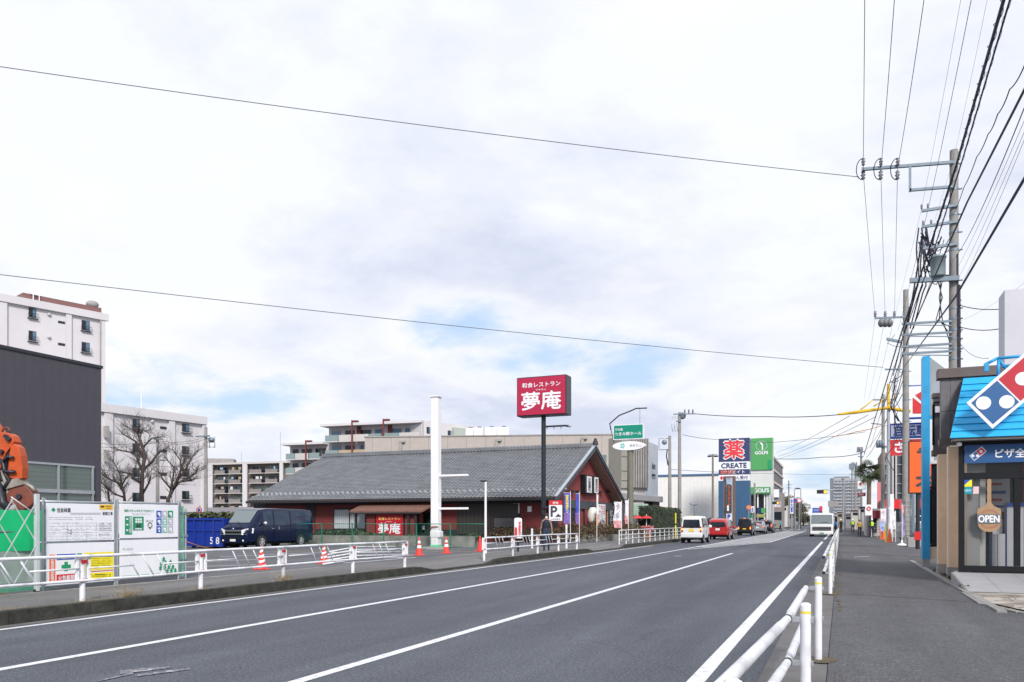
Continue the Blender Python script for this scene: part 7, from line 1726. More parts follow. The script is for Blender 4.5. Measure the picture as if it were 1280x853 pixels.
wire('thin pale line falling to the upper short arm, with a small clamp ball', [(1201, 0, 18.5), (1151, 265, 32), (1116, 405, 60)], .006, .1, CABLEG, ext0=1.5)
wire('thin dark line falling to the upper short arm of the tallest pole', [(1214, 0, 18.5), (1160, 262, 32), (1122, 415, 60)], .011, .1, ext0=1.5)
wire('thin pale line reaching the head of the tallest pole', [(1234, 0, 17.8), (1190, 206, 31.5), (1128, 400, 60)], .005, .1, CABLEG, ext0=1.5)
wire('heavy wrapped cable passing just left of the tallest pole', [(1254.6, 0, 10.5), (1195, 208, 17), (1156, 328, 23), (1121, 433, 35), (1080, 569, 92)], .034, .0, ext0=1.5, helix=9)
wire('wrapped cable next to the heaviest one above the tallest pole', [(1262.4, 0, 10.6), (1203, 200, 16.5), (1165, 320, 23), (1128, 425, 36), (1088, 560, 92)], .02, .0, ext0=1.5, helix=7)
wire('wavy cable swinging in from the right edge to the tallest pole', [(1290, 62, 11), (1281, 81, 11.8), (1262, 112, 13), (1247, 143, 14.2), (1235, 168, 15.4), (1221, 196, 17), (1205, 234, 20), (1192, 268, 31)], .014, .05, ext0=2)
wire('thick straight cable crossing in front of the pole below the transformer', [(1280, 113, 12), (1208.8, 253, 18.5), (1145.6, 398, 32), (1100, 520, 65)], .03, 0, ext0=2)
wire('dark cable just right of the thick straight one', [(1280, 136, 12.5), (1197, 318, 31)], .013, .2, ext0=1.5)
wire('first thin pale line at the right edge', [(1280, 152, 13), (1197, 335, 31)], .006, .1, CABLEG, ext0=1.5)
wire('second thin pale line at the right edge', [(1280, 166, 13.3), (1197, 350, 31)], .006, .1, CABLEG, ext0=1.5)
wire('third thin pale line at the right edge', [(1280, 176, 13.4), (1197, 366, 31)], .006, .1, CABLEG, ext0=1.5)
wire('lowest thick cable sloping from the right edge to the second pole', [(1280, 224, 12), (1195, 370, 20), (1131, 458, 60)], .034, 0, ext0=2)
wire('twisted vertical-looking cable left of the transformer', [(1152, 300, 32), (1140, 375, 38), (1126, 430, 55), (1116, 470, 80)], .045, .1, helix=5)
wire('cable from the tallest pole running to the slim pole', [(1180, 300, 31.5), (1136, 420, 45), (1106, 500, 77)], .02, .3)
wire('cable sagging from the second pole towards the palm', [(1128, 440, 61), (1110, 520, 90), (1076, 566, 120)], .03, .8)
wire('thick cable on the street side of the second pole', [(1130, 455, 61), (1112, 515, 80), (1083, 572, 120)], .045, .6)
wire('service line from the tallest pole to the roof box, upper', [(1197, 381, 31), (1256, 386, 27)], .022, .1)
wire('service line from the tallest pole to the roof box, lower', [(1197, 408, 31), (1256, 410, 27)], .022, .12)
wire('thin line rising right past the roof box', [(1197, 403, 31), (1283, 352, 24)], .005, .1, CABLEG)
wire('thin line drooping onto the shop roof bracket', [(1202, 432, 30), (1236, 448, 21.3)], .01, .15)
wire('long upper line crossing the whole sky from the left', [(-60, 69, 23), (0, 78, 23.3), (1072, 221, 32.2)], .011, 0, CABLEG, group=None) if False else None
def long_wire(label, a, c_, sag, r):
    A_, B_ = at(*a), at(*c_); A_ = A_+(A_-B_)*.25; b = MB(mat('long line grey', (.12, .12, .15), .6, 0, 0)); n = 60
    b.tube([A_.lerp(B_, i/n)-Z*(sag*4*(i/n)*(1-i/n)) for i in range(n+1)], r, n=5); tag(b.build('power_line'), label, 'power line', 'lines crossing the road')
long_wire('upper long line crossing the sky from the left edge to the tallest pole', (0, 77.5, 26), (1074, 221.5, 32.2), .25, .015)
long_wire('lower long line crossing the sky from the left edge to the second pole', (0, 338, 40), (1104, 459.5, 61), .35, .022)
G2 = 'lines crossing the road'
for lab, pts, r, sg in (('dark line from the tall left pole over the signs to the yellow cover', [(869, 517.5, 76), (960, 521, 70), (1050, 518.5, 60)], .045, .1), ('second line from the tall left pole dipping over the blue pharmacy tower', [(853, 543.5, 76), (898, 549.5, 85), (968, 553, 90), (1082, 540, 80)], .03, .1),
    ('line from the golf shop block to the distant poles', [(966, 573.5, 150), (1030, 571.5, 130), (1076, 567, 120)], .07, .2), ('highest of three fan lines to the yellow cover', [(970, 566, 150), (1062, 520, 62)], .03, .3), ('middle of three fan lines to the yellow cover', [(972, 571, 150), (1085, 519, 62)], .03, .3), ('lowest of three fan lines to the yellow cover', [(974, 573.5, 150), (1095, 521, 62)], .03, .3),
    ('rope-like orange line under the yellow cover', [(1040, 546, 60), (1070, 540, 61), (1103, 532, 62)], .04, .05), ('faint far line over the warehouse', [(838, 587, 78), (960, 592, 120), (1060, 593, 150)], .03, .1)):
    wire(lab, pts, r, sg, group=G2, m=mat('orange line cover', (.45, .2, .06), .6, 0, .1, 5) if 'orange' in lab else None)

# ---------------------------------------------------------------- things along the right pavement
def signbox(name, label, cat, u0, v0, u1, v1, d, face, frame=None, dep=.3, group=None, texts=(), post=None, parent=None):
    """upright sign facing the camera side of the street (-y)"""
    p = at((u0+u1)/2, 652, d); Y = p.y; xa, xb = at(u0, 652, dY(u0, Y)).x, at(u1, 652, dY(u1, Y)).x; z0, z1 = zat(v1, d), zat(v0, d)
    t = parent or thing(name, label, cat, (p.x, p.y, 0), 0, group)
    b = MB(frame or face); b.box(xa, xb, Y, Y+dep, z0, z1); f = b.build('sign_box' if not parent else 'sign_panel', t)
    m = (xb-xa)*.04 if frame else 0; b = MB(face)
    if frame: b.box(xa+m, xb-m, Y-.02, Y-.001, z0+m, z1-m); b.build('sign_face', f)
    for (txt, cu, cv, w, h, tm, bold, vert) in texts:
        b = MB(tm); c_ = Vector((lerp(xa, xb, cu), Y-.03, lerp(z0, z1, cv))); b.text(txt, c_, EX, Z, (xb-xa)*w, (z1-z0)*h, tm, bold, vertical=vert); b.build('lettering', f)
    if post: b = MB(post[1]); b.cyl((lerp(xa, xb, post[2]), Y+dep/2, 0), (lerp(xa, xb, post[2]), Y+dep/2, z0), post[0], n=12); b.build('post', t)
    return t, xa, xb, Y, z0, z1
t, xa, xb, Y, z0, z1 = signbox('orange_sign', 'tall orange sign with black strokes half hidden by the blue wing wall', 'shop sign', 1135.5, 551, 1172, 617, 42, ORANGE, DARK, .35, texts=[('大', .60, .26, .66, .24, INK, .13, False), ('ラ', .60, .76, .58, .18, INK, .13, False)], post=(.11, DARK, .33))
b = MB(RED); xx = lerp(xa, xb, .33); b.box(xx-.16, xx+.16, Y+.02, Y+.34, 0.5, .95); b.build('red_foot', t)
b = MB(GREYC); q = at(1142, 652, 46); b.box(q.x-.3, q.x+3, q.y-.2, q.y+1.2, 0, .55); tag(b.build('planter'), 'low dark grey planter wall at the foot of the orange sign', 'planter')
for i, (u, v, s_) in enumerate(((1131, 677, .35), (1136, 675, .45), (1141, 676.5, .33), (1133.5, 672, .28))):
    q = gp(u, v, 0); b = MB(mat('dark rock', (.05, .05, .048), .9, 0, .4, 5, bump=.6)); b.ball((q.x, q.y, s_*.55), (s_, s_*.7, s_*.75), n=9, k=6)
    for j, vv in enumerate(b.v): b.v[j] = vv+Vector((rng.uniform(-.06, .06),)*3)
    for j in range(len(b.sm)): b.sm[j] = False
    tag(b.build('rock'), ['leftmost dark rock beside the white banner base', 'biggest dark rock in the middle of the rock clump', 'rightmost dark rock against the planter wall', 'smallest dark rock at the back of the rock clump'][i], 'rock', 'dark rocks by the banner base')
def shopfront_block(label, u0, u1, v0, d, wallm, dep=10, name='shop_building', z0=0, cat='building'):
    p0, p1 = at(u0, 652, d), at(u1, 652, d); Y = p0.y; xa, xb = p0.x, at(u1, 652, dY(u1, Y)).x
    t = thing(name, label, cat, (xa, Y, 0)); b = MB(wallm); b.box(xa, xb, Y, Y+dep, z0, zat(v0, d)); b.build('wall', t); return t, xa, xb, Y, zat(v0, d)
def yb(t, name, u0, v0, u1, v1, Y, m, o0=-.05, o1=-.001, par=None): # panel on a plane y=Y by photo pixels
    xa, xb = at(u0, 652, dY(u0, Y)).x, at(u1, 652, dY(u1, Y)).x; d = dY((u0+u1)/2, Y); b = MB(m); b.box(xa, xb, Y+o0, Y+o1, zat(v1, d), zat(v0, d)); return b.build(name, par or t)
# red fascia store
t, xa, xb, Y, zt = shopfront_block('store with a bright red fascia band and white columns behind the white car', 1103, 1185, 624.5, 84, mat('store grey', (.16, .17, .19), .6, 0, .15, 1), 12)
yb(t, 'red_fascia', 1103, 624.5, 1185, 636, Y, RED, -.25); yb(t, 'shop_window', 1103, 637, 1185, 652, Y, GLASSD)
for u in (1112, 1139, 1160): yb(t, 'white_column', u, 618, u+5, 652, Y, W, -.6, -.26)
yb(t, 'low_wall', 1130, 648, 1185, 652.5, Y, GREYC, -2.2, -2.0)
t, xa, xb, Y, zt = shopfront_block('grey glazed block with pale vertical columns behind the second pole', 1115, 1190, 570, 98, mat('dark louvre', (.06, .075, .095), .4, 0, .2, 1), 12)
for u in (1115, 1119, 1128): yb(t, 'column', u, 568, u+2, 624, Y, WALLP, -.4)
for v in (580, 592, 604, 616): yb(t, 'floor_band', 1118, v, 1190, v+1, Y, GREYC, -.2)
t, xa, xb, Y, zt = shopfront_block('brown apartment block with small dark windows behind the slim pole', 1101.5, 1115, 566, 116, mat('brown tile wall', (.22, .15, .11), .8, 0, .1, 1), 12, cat='apartment block')
for i, v in enumerate((571, 583, 595, 607, 619)):
    for u in (1104, 1110): yb(t, 'window', u, v, u+3, v+5, Y, GLASSD, -.06); 
    yb(t, 'floor_band', 1101.5, v+9, 1115, v+10, Y, WALLP, -.3)
signbox('shop_sign', 'white sign with red angular shapes in a blue frame above the lettered signs', 'shop sign', 1134, 481, 1176, 522.5, 70, SIGNW, BLUE, .8, post=(.2, GALVD, .5))
def tri(label, pts, d, m, par=None):
    b = MB(m); Y = at(1150, 652, 70).y-.05; b.add([Vector((at(u, 652, dY(u, Y)).x, Y, zat(v, dY(u, Y)))) for u, v in pts], [tuple(range(len(pts)))]); return b
par = bpy.data.objects['sign_face.001'] if False else [o for o in bpy.data.objects if o.name.startswith('shop_sign')][-1]
for pts in (((1141, 497), (1141, 517), (1160, 517), (1160, 512)), ((1144, 494), (1156, 487), (1156, 505))):
    b = MB(RED); Y = at(1155, 652, 70).y-.06; b.add([Vector((at(u, 652, dY(u, Y)).x, Y, zat(v, dY(u, Y)))) for u, v in pts], [tuple(range(len(pts)))[::-1]]); b.build('red_shape', par)
signbox('shop_sign', 'wide blue and white bicycle shop sign behind the second pole', 'shop sign', 1111.5, 528.5, 1176, 547.5, 72, SIGNW, BLUE, .5, texts=[('自転車', .42, .5, .62, .72, BLUE, .06, False)])
signbox('shop_sign', 'wide red sign with white characters under the bicycle sign', 'shop sign', 1111.5, 549, 1176, 568.5, 72, RED, None, .5, texts=[('さくら', .42, .5, .62, .7, SIGNW, .06, False)], post=(.25, GALVD, .45))
signbox('shop_sign', 'white shop sign with a red emblem over the brown board', 'shop sign', 1081.5, 631, 1090.5, 644.5, 76, SIGNW, None, .3, texts=[('○', .5, .62, .5, .36, RED, .12, False)], post=(.08, W, .9))
signbox('clinic_sign', 'green and white pole sign with a red dot left of the palm', 'shop sign', 1071.5, 601, 1082, 612, 110, SIGNW, GREEN, .3, texts=[('●', .35, .6, .3, .35, RED, 0, False)])
signbox('clinic_sign', 'small maroon and white sign below the green pole sign', 'shop sign', 1072, 616, 1082, 620.5, 110, mat('maroon sign', (.3, .03, .06), .5, 0, 0), None, .3, texts=[('内科', .5, .5, .6, .6, SIGNW, 0, False)])
signbox('tall_sign', 'tall faded pink sign strip by the slim pole', 'shop sign', 1096.5, 603, 1101, 640, 90, mat('faded pink sign', (.62, .18, .20), .6, 0, .1, 1), None, .3)
t, xa, xb, Y, zt = shopfront_block('low white shop with a maroon awning by the hi-vis guard', 1083, 1103, 636, 80, WALLP, 9); yb(t, 'awning', 1089, 638.5, 1099.5, 648, Y, mat('maroon cloth', (.25, .02, .04), .7, 0, .1, 2), -.9, -.05); yb(t, 'doorway', 1091, 648, 1096, 666, Y, DKW, -.06)
q0, q1 = gp(1080.5, 666, 0), gp(1088, 672, 0); b = MB(mat('dark brown board', (.04, .025, .022), .7, 0, .1, 2)); b.slab((q0.x, q0.y, .0), (q1.x-q0.x, q1.y-q0.y, 0), (.06, 0, 0), (0, 0, 2.0)); tag(b.build('board_fence'), 'dark brown board fence leading to the white emblem sign', 'fence')
t = thing('railing', 'pale tubular railing rack behind the guard in the yellow vest', 'railing', gp(1097, 673)); 
for k in range(5): b = MB(GALV); a, c_ = gp(1092.5, 671), gp(1101.5, 675); b.tube([a+Z*(.3+k*.25), c_+Z*(.3+k*.25)], .02, n=5); b.build('rail', t)
for k in (0, .5, 1): b = MB(GALV); q = gp(1092.5, 671).lerp(gp(1101.5, 675), k); b.cyl(q, q+Z*1.4, .025); b.build('post', t)
GR = 'white banner flags by the right pavement'
nobori('white banner flag with blue and pink print above the orange posts', 1107.5, 636.5, 664, 7, 60, FWH, mat('blue print cloth', (.3, .36, .6), .7, 0, .5, 5), 'セール', mat('pink letters', (.7, .3, .4), .6, 0, 0), group=GR, z0=0, split=.6)
nobori('plain white banner flag right of the pale steel column', 1115.5, 634, 667, 4, 58, FWH, FWH, None, group=GR, z0=0)
nobori('narrow white banner flag in front of the second pole', 1119.5, 640, 662, 3.5, 57, FWH, FWH, None, group=GR, z0=0)
p = gp(1128, 682, 0); t = nobori('red and purple banner flag on a round white base', 1127.5, 632, 672, 3, p.y*cc-p.x*ss, mat('red white print', (.6, .2, .25), .7, 0, .6, 4), mat('purple white print', (.30, .25, .45), .7, 0, .6, 4), None, side=1, group=GR, z0=0, split=.35)
b = MB(W); b.lathe([(.30, 0), (.30, .05), (.2, .1), (.06, .14), (.04, .35)], (at(1127.5, 652, p.y*cc-p.x*ss).x, at(1127.5, 652, p.y*cc-p.x*ss).y, 0), 20); b.build('round_base', t)
for i, (u, v, lab) in enumerate(((1104.5, 674.5, 'left one of two slim orange posts by the kerb edging'), (1112, 678, 'right one of two slim orange posts by the kerb edging'))):
    q = gp(u, v); t = thing('orange_post', lab, 'orange post', q, 0, 'slim orange posts'); b = MB(ORANGE); b.lathe([(.17, .05), (.10, .5), (.05, .95), (0, .97)], q, 12); b.build('cone_body', t); b = MB(YEL if i else ORANGE); b.cyl(q+Vector((-.25, .1, 0)), q+Vector((-.25, .1, 1.35)), .05); b.build('pole', t); b = MB(ORANGE); b.box(q.x-.22, q.x+.22, q.y-.2, q.y+.2, 0, .05); b.build('base', t)
# parked white car in the right lot
wc = at(1142, 652, 74); CSTW = CST
vehicle('parked_car', 'white car parked in the lot beneath the red fascia', 'car', (wc.x+.6, wc.y, .55), R(90), WHT, CST, (-1.25, 1.25), .30, side=[(-.5, .4, .1, .85), (-1.2, -.6, .1, .8)], wind=(1.1, .42, .08, .06), rear=(-1.87, -1.32, .12, .10), extra=rear_extra(PLATE, LAMPR, False, body=WHT, w=.70, z=.82))
b = MB(GREYC); b.box(wc.x-2, wc.x+6, wc.y-1.4, wc.y+2, -.01, .55); struct('raised_lot', b)
b = MB(mat('lot fence grey', (.22, .22, .24), .6, .2, .1, 2))
for k in range(6): b.box(wc.x-1.5, wc.x+6, wc.y-1.6, wc.y-1.56, .1+k*.22, .22+k*.22)
tag(b.build('slat_fence'), 'grey horizontal slat fence below the white parked car', 'fence')
# palm
p = at(1086, 652, 96); t = thing('palm_tree', 'tall fan palm with a shaggy crown on the right side of the street', 'palm tree', (p.x, p.y, 0))
zc = zat(594, 96); b = MB(mat('palm trunk', (.13, .095, .07), .9, 0, .25, 4, bump=.7, bscale=12))
b.tube([(p.x-.1, p.y, 0), (p.x, p.y, 3), (p.x+.05, p.y, zc)], [.38, .27, .24], n=12); b.build('trunk', t)
b = MB(); PG = [mat('palm green', (.05, .075, .035), .6, 0, .3, 5), mat('palm olive', (.075, .085, .04), .6, 0, .3, 5), mat('palm straw', (.16, .12, .06), .7, 0, .3, 5)]
for i in range(46):
    a = rng.uniform(0, 6.28); el = math.asin(rng.uniform(-.85, .97)); ln = rng.uniform(1.5, 2.4); d_ = Vector((math.cos(a)*math.cos(el), math.sin(a)*math.cos(el), math.sin(el))); c0 = Vector((p.x, p.y, zc+.3))
    tip = c0+d_*ln*.45; m = PG[2] if el < -.8 else rng.choice(PG[:2]); b.tube([c0, c0+d_*ln*.35+Z*.04, tip], .018, m, n=3, caps=False); sx = Matrix.Rotation(rng.uniform(-.9, .9), 3, d_) @ d_.cross(Z).normalized(); up_ = sx.cross(d_)
    for k in range(13):
        th = (k-6)/6*1.5; l = ln*.5*(1-.25*abs(th)/1.5); v_ = (d_*math.cos(th)+sx*math.sin(th)).normalized(); e_ = tip+v_*l+Vector((0, 0, -.22*l)); w_ = up_.cross(v_)*.0+(sx*math.cos(th)-d_*math.sin(th))*.055
        b.add([tip, tip+v_*l*.5+w_, e_, tip+v_*l*.5-w_], [(0,1,2,3)], m)
b.build('crown', t)
# ---------------------------------------------------------------- far left side of the street
t, xa, xb, Y, zt = shopfront_block('big plain white warehouse wall with a blue roof edge', 812, 906, 595, 118, stripes('white ribbed cladding', (.76, .75, .73), (.70, .69, .68), 0, .55, .12, .6), 20, 'warehouse', cat='warehouse')
yb(t, 'roof_edge', 812, 593, 906, 595.2, Y, mat('steel blue edge', (.06, .14, .26), .5, 0, 0), -.15, .2)
b = MB(DARK); q0, q1 = at(838, 652, 100), at(900, 652, 112); n = 26
t = thing('lot_fence', 'dark slatted lot fence along the foot of the white warehouse', 'fence', (q0.x, q0.y, 0))
for i in range(n): a, c_ = q0.lerp(q1, i/n), q0.lerp(q1, (i+.8)/n); b.slab((a.x, a.y, 0), (c_.x-a.x, c_.y-a.y, 0), (0, .05, 0), (0, 0, 1.9 if i % 4 else 2.05))
b.build('slats', t)
# pharmacy tower sign
d = 104; CRN = mat('pharmacy navy', (.035, .05, .14), .4, 0, .05, 1)
t, xa, xb, Y, z0, z1 = signbox('pharmacy_tower', 'navy and white pharmacy sign tower with a big red character', 'sign tower', 898, 601, 937, 660, d, mat('tower blue', (.035, .10, .20), .5, 0, .1, .6), None, 1.4)
signbox('', '', '', 898.3, 548, 936.8, 577, d, CRN, None, 1.4, texts=[], parent=t)
zc = zat(562, d); xm = (xa+xb)/2; b = MB(SIGNW); b.text('薬', (xm, Y-.05, zc), EX, Z, 2.60, 2.50, SIGNW, .10); b.build('lettering', t); b = MB(RED); b.text('薬', (xm, Y-.08, zc), EX, Z, 2.45, 2.35, mat('pharmacy red', (.70, .04, .05), .4, 0, 0), .04); b.build('lettering', t)
signbox('', '', '', 898.3, 577.3, 936.8, 587, d, SIGNW, None, 1.45, texts=[('CREATE', .5, .5, .82, .62, CRN, .07, False)], parent=t)
signbox('', '', '', 898.3, 587.3, 936.8, 593.3, d, CRN, None, 1.4, texts=[('クリエイト', .5, .5, .7, .7, SIGNW, .03, False)], parent=t)
signbox('', '', '', 898.3, 593.6, 936.8, 601.2, d, SIGNW, None, 1.45, texts=[('処方せん受付', .56, .5, .78, .6, CRN, .03, False), ('✚', .1, .5, .1, .6, RED, .05, False)], parent=t)
# brown pylon
d = 88; BRN = mat('brown pylon steel', (.14, .10, .09), .6, 0, .1, 1)
t, xa, xb, Y, z0, z1 = signbox('pylon_sign', 'slim brown pylon with an orange vertical board and a blue P below', 'pylon sign', 904, 595.5, 918.5, 662, d, BRN, None, .9)
signbox('', '', '', 907.2, 597.5, 915.3, 652, d-.15, mat('pylon pale panel', (.5, .5, .52), .5, 0, 0), None, .2, parent=t)
signbox('', '', '', 908.2, 598.5, 914.3, 605.5, d-.3, mat('pale blue patch', (.35, .45, .62), .5, 0, .4, 3), None, .1, parent=t)
signbox('', '', '', 908, 607, 914.6, 641, d-.3, INK, None, .1, texts=[('ケーヨーホーム', .5, .62, .5, .70, ORANGE, .03, True)], parent=t)
signbox('', '', '', 908.8, 632, 911, 639, d-.5, SIGNW, None, .1, parent=t)
signbox('', '', '', 908.2, 642.5, 914.4, 650, d-.3, SIGNW, None, .1, texts=[('P', .5, .5, .5, .75, BLUE, .1, False)], parent=t)
q0 = at(901.5, 590, 87.5); b = MB(mat('brick red lettering', (.5, .12, .08), .6, 0, 0)); b.text('焼肉食堂', (at(909.5, 652, 87.5).x, at(909.5, 652, 87.5).y-.4, zat(590.5, 87.5)), EX, Z, 1.45, .5, b.d, .05); b.build('lettering', t)
# golf shop
d = 150; GG = mat('golf green', (.07, .32, .10), .5, 0, .05, .5)
t, xa, xb, Y, zt = shopfront_block('green and white golf shop building beyond the pharmacy tower', 934, 966.3, 548, d, mat('white shop cladding', (.62, .62, .62), .6, 0, .04, .5), 2, 'golf_shop', cat='shop')
yb(t, 'green_panel', 939, 548, 966, 587.5, Y, GG, -.3); b = MB(SIGNW); c_ = Vector((at(951.8, 652, dY(951.8, Y-.35)).x, Y-.35, zat(567, d))); b.text('GOLF5', c_, EX, Z, 2.35, .55, SIGNW, .06)
ce = Vector((c_.x, Y-.35, zat(558.5, d))); ring = [ce+Vector((1.02*math.cos(a), 0, .92*math.sin(a))) for a in [2*math.pi*i/24 for i in range(25)]]; b.tube(ring, .035, SIGNW, n=4, caps=False)
b.add([ce+Vector(v) for v in ((-.35, -.02, .62), (.05, -.02, .68), (.28, -.02, .25), (.3, -.02, -.75), (.05, -.02, -.75), (.08, -.02, .1))], [(0,1,2,3,4,5)][::-1]); b.build('lettering', t)
yb(t, 'green_door', 960, 575, 964, 587, Y, GREEN, -.35, -.301)
yb(t, 'canopy_sign', 938, 609.5, 963.5, 617.5, Y, GG, -1.6, -.31); b = MB(SIGNW); b.text('GOLF5', (at(952, 652, dY(952, Y-1.65)).x, Y-1.65, zat(613.6, d-1)), EX, Z, 2.6, .7, SIGNW, .06); b.build('lettering', t)
yb(t, 'entrance_glass', 939, 619, 958, 650, Y, GLASSD, -.2); 
for u in (947, 955.5, 958.5): yb(t, 'white_column', u, 618, u+1.6, 655, Y, W, -.9, -.3)
yb(t, 'white_pier', 960.5, 617.5, 966.3, 655, Y, mat('pale grey pier', (.45, .48, .48), .6, 0, .05, 1), -.7, -.31)
for (u0, v0, u1, v1, m) in ((947.5, 635, 952.5, 642, NAVY), (952.8, 635.5, 958, 641.5, GG), (947, 643, 958, 647, mat('olive board', (.3, .32, .12), .6, 0, .2, 2))): yb(t, 'entrance_board', u0, v0, u1, v1, Y, m, -2.0, -1.8)
# brown apartments behind
A, B = at(966.5, 652, 172), at(978.3, 652, 204); f = Fac(A, B, False); zt = zat(569, 172)
t = thing('apartment_block', 'brown slab of apartments receding behind the golf shop', 'apartment block', tuple(A.xy)+(0,)); b = MB(mat('brown balcony wall', (.30, .23, .20), .8, 0, .1, .5)); f.pan(b, 0, f.L, 0, zt, 0, -10); b.build('wall', t)
for i in range(6):
    z = zt-1.0-i*2.7
    for k in range(5): b = MB(DARK); f.pan(b, f.L*(k+.12)/5, f.L*(k+.88)/5, z-1.5, z, .002, .05); b.build('balcony_opening', t)
    b = MB(WALLP); f.pan(b, 0, f.L, z+.2, z+.6, .002, .25); b.build('floor_band', t)
t, xa, xb, Y, zt = shopfront_block('grey two-storey shop with white letters under the brown apartments', 966.8, 977.5, 616, 160, mat('grey shop wall', (.25, .23, .22), .7, 0, .1, 1), 8)
yb(t, 'white_panel', 967, 612, 974, 622, Y, SIGNW, -.5, -.2); yb(t, 'black_letters_panel', 967.5, 628, 976, 633.5, Y, SIGNW, -.06); b = MB(INK); b.text('門司', (at(971.8, 652, dY(971.8, Y-.1)).x, Y-.08, zat(630.5, 160)), EX, Z, 1.1, .6, INK, .05); b.build('lettering', t)
yb(t, 'ground_window', 968, 640, 977, 650, Y, GLASSD, -.06); yb(t, 'brick_band', 967.5, 641.5-7, 977, 636, Y, mat('pink brick', (.4, .25, .22), .7, 0, .2, 2), -.1)
# far row of small buildings on both sides (each its own)
FARC = [mat('far grey', (.22, .22, .24), .8, 0, .15, .3), mat('far cream', (.45, .42, .38), .8, 0, .1, .3), mat('far tan', (.30, .25, .20), .8, 0, .1, .3), mat('far white', (.6, .6, .6), .8, 0, .05, .3), mat('far slate', (.12, .14, .17), .8, 0, .1, .3)]
for i, (u0, u1, v0, d, m, lab) in enumerate(((978, 984, 632, 190, 3, 'narrow white far shop beside the blue vertical sign'), (983, 992, 640, 230, 0, 'low grey far shop behind the blue vertical sign'), (1000, 1010, 646, 330, 1, 'small cream far building left of the lorry'), (1008, 1020, 645, 380, 4, 'dark far roofline just left of the lorry'), (1046, 1056, 640, 200, 2, 'low tan far shop behind the people at the lorry'), (1056, 1066, 643, 170, 0, 'low grey far shop behind the farther guard'), (1064, 1076, 638, 150, 1, 'cream far shop left of the palm trunk'), (1074, 1084, 634, 120, 3, 'white far shop at the foot of the palm'))):
    t, xa, xb, Y, zt = shopfront_block(lab, u0, u1, v0, d, FARC[m], 10); yb(t, 'window', lerp(u0, u1, .2), v0+3, lerp(u0, u1, .8), v0+6, Y, GLASSD, -.1); yb(t, 'roof_trim', u0, v0-.6, u1, v0, Y, FARC[(m+1) % 5], -.4, .2)
# tall grey tower
t, xa, xb, Y, zt = shopfront_block('distant tall grey apartment tower above the lorry', 1037.5, 1075.5, 598, 320, mat('tower grey', (.36, .38, .42), .7, 0, .06, .05), 16, 'apartment_tower', cat='apartment tower')
yb(t, 'side_shade', 1037.5, 598, 1042, 652, Y, mat('shaded tower grey', (.17, .19, .22), .7, 0, .05, .1), -.5)  # darker strip paints the shaded side of the tower
for i in range(12):
    v = 601+i*4.1
    for k in range(7): yb(t, 'window', 1044+k*4.4, v, 1047.2+k*4.4, v+1.8, Y, mat('hazy far glass', (.17, .19, .23), .3, 0, 0), -.25)
    yb(t, 'balcony_band', 1043, v+2.4, 1075.5, v+3.4, Y, mat('pale band', (.50, .52, .54), .7, 0, 0), -.5)
yb(t, 'roof_room', 1042, 595.5, 1062, 598, Y, FARC[0], 2, 8)
# far trees
def far_tree(label, u, v0, d, w, seed, cols, h0=.5, group='far roadside trees'):
    r = random.Random(seed); p = at(u, 652, d); H = zat(v0, d); t = thing('tree', label, 'tree', (p.x, p.y, 0), 0, group)
    b = MB(BARK); b.tube([(p.x, p.y, 0), (p.x+.2, p.y, H*.4), (p.x, p.y, H*.8)], [.35, .25, .08], n=7)
    for k in range(5): a = r.uniform(0, 6.28); b.tube([(p.x, p.y, H*(.35+.08*k)), (p.x+w*.5*math.cos(a), p.y+w*.5*math.sin(a), H*(.55+.07*k))], [.12, .03], n=5)
    b.build('trunk', t); b = MB(cols[0]); cl = [(r.uniform(-.6, .6)*w, r.uniform(-.6, .6)*w, r.uniform(h0, .88)*H, r.uniform(.25, .5)*w) for k in range(12)]
    for cx2, cy2, cz2, cr in cl:
        for k in range(150):
            v_ = Vector((r.gauss(0, 1), r.gauss(0, 1), r.gauss(0, .8))).normalized()*cr*r.random()**.33; c_ = Vector((p.x+cx2, p.y+cy2, min(H, cz2)))+v_; e_ = Vector((r.gauss(0, 1), r.gauss(0, 1), r.gauss(0, 1))).normalized(); o_ = e_.orthogonal().normalized(); s_ = r.uniform(.12, .3)
            b.add([c_-e_*s_, c_+o_*s_*.7, c_+e_*s_, c_-o_*s_*.7], [(0,1,2,3)], r.choice(cols))
    b.build('crown', t)
DT = [mat('far leaf dark', (.035, .045, .025), .8, 0, .3, 2), mat('far leaf olive', (.075, .075, .035), .8, 0, .3, 2), mat('far leaf brown', (.09, .07, .045), .8, 0, .3, 2)]
for i, (u, v0, d, w, lab) in enumerate(((984, 618, 230, 4.5, 'tallest far tree behind the blue vertical sign'), (992, 622, 250, 4.5, 'rounded far tree right of the blue vertical sign'), (999, 629, 270, 4, 'lower far tree left of the small cream building'), (1004, 640, 260, 3, 'smallest far bush-like tree near the lorry'), (980, 621, 215, 3, 'leftmost far tree beside the brown apartments'))): far_tree(lab, u, v0, d, w, 20+i, DT, .35)
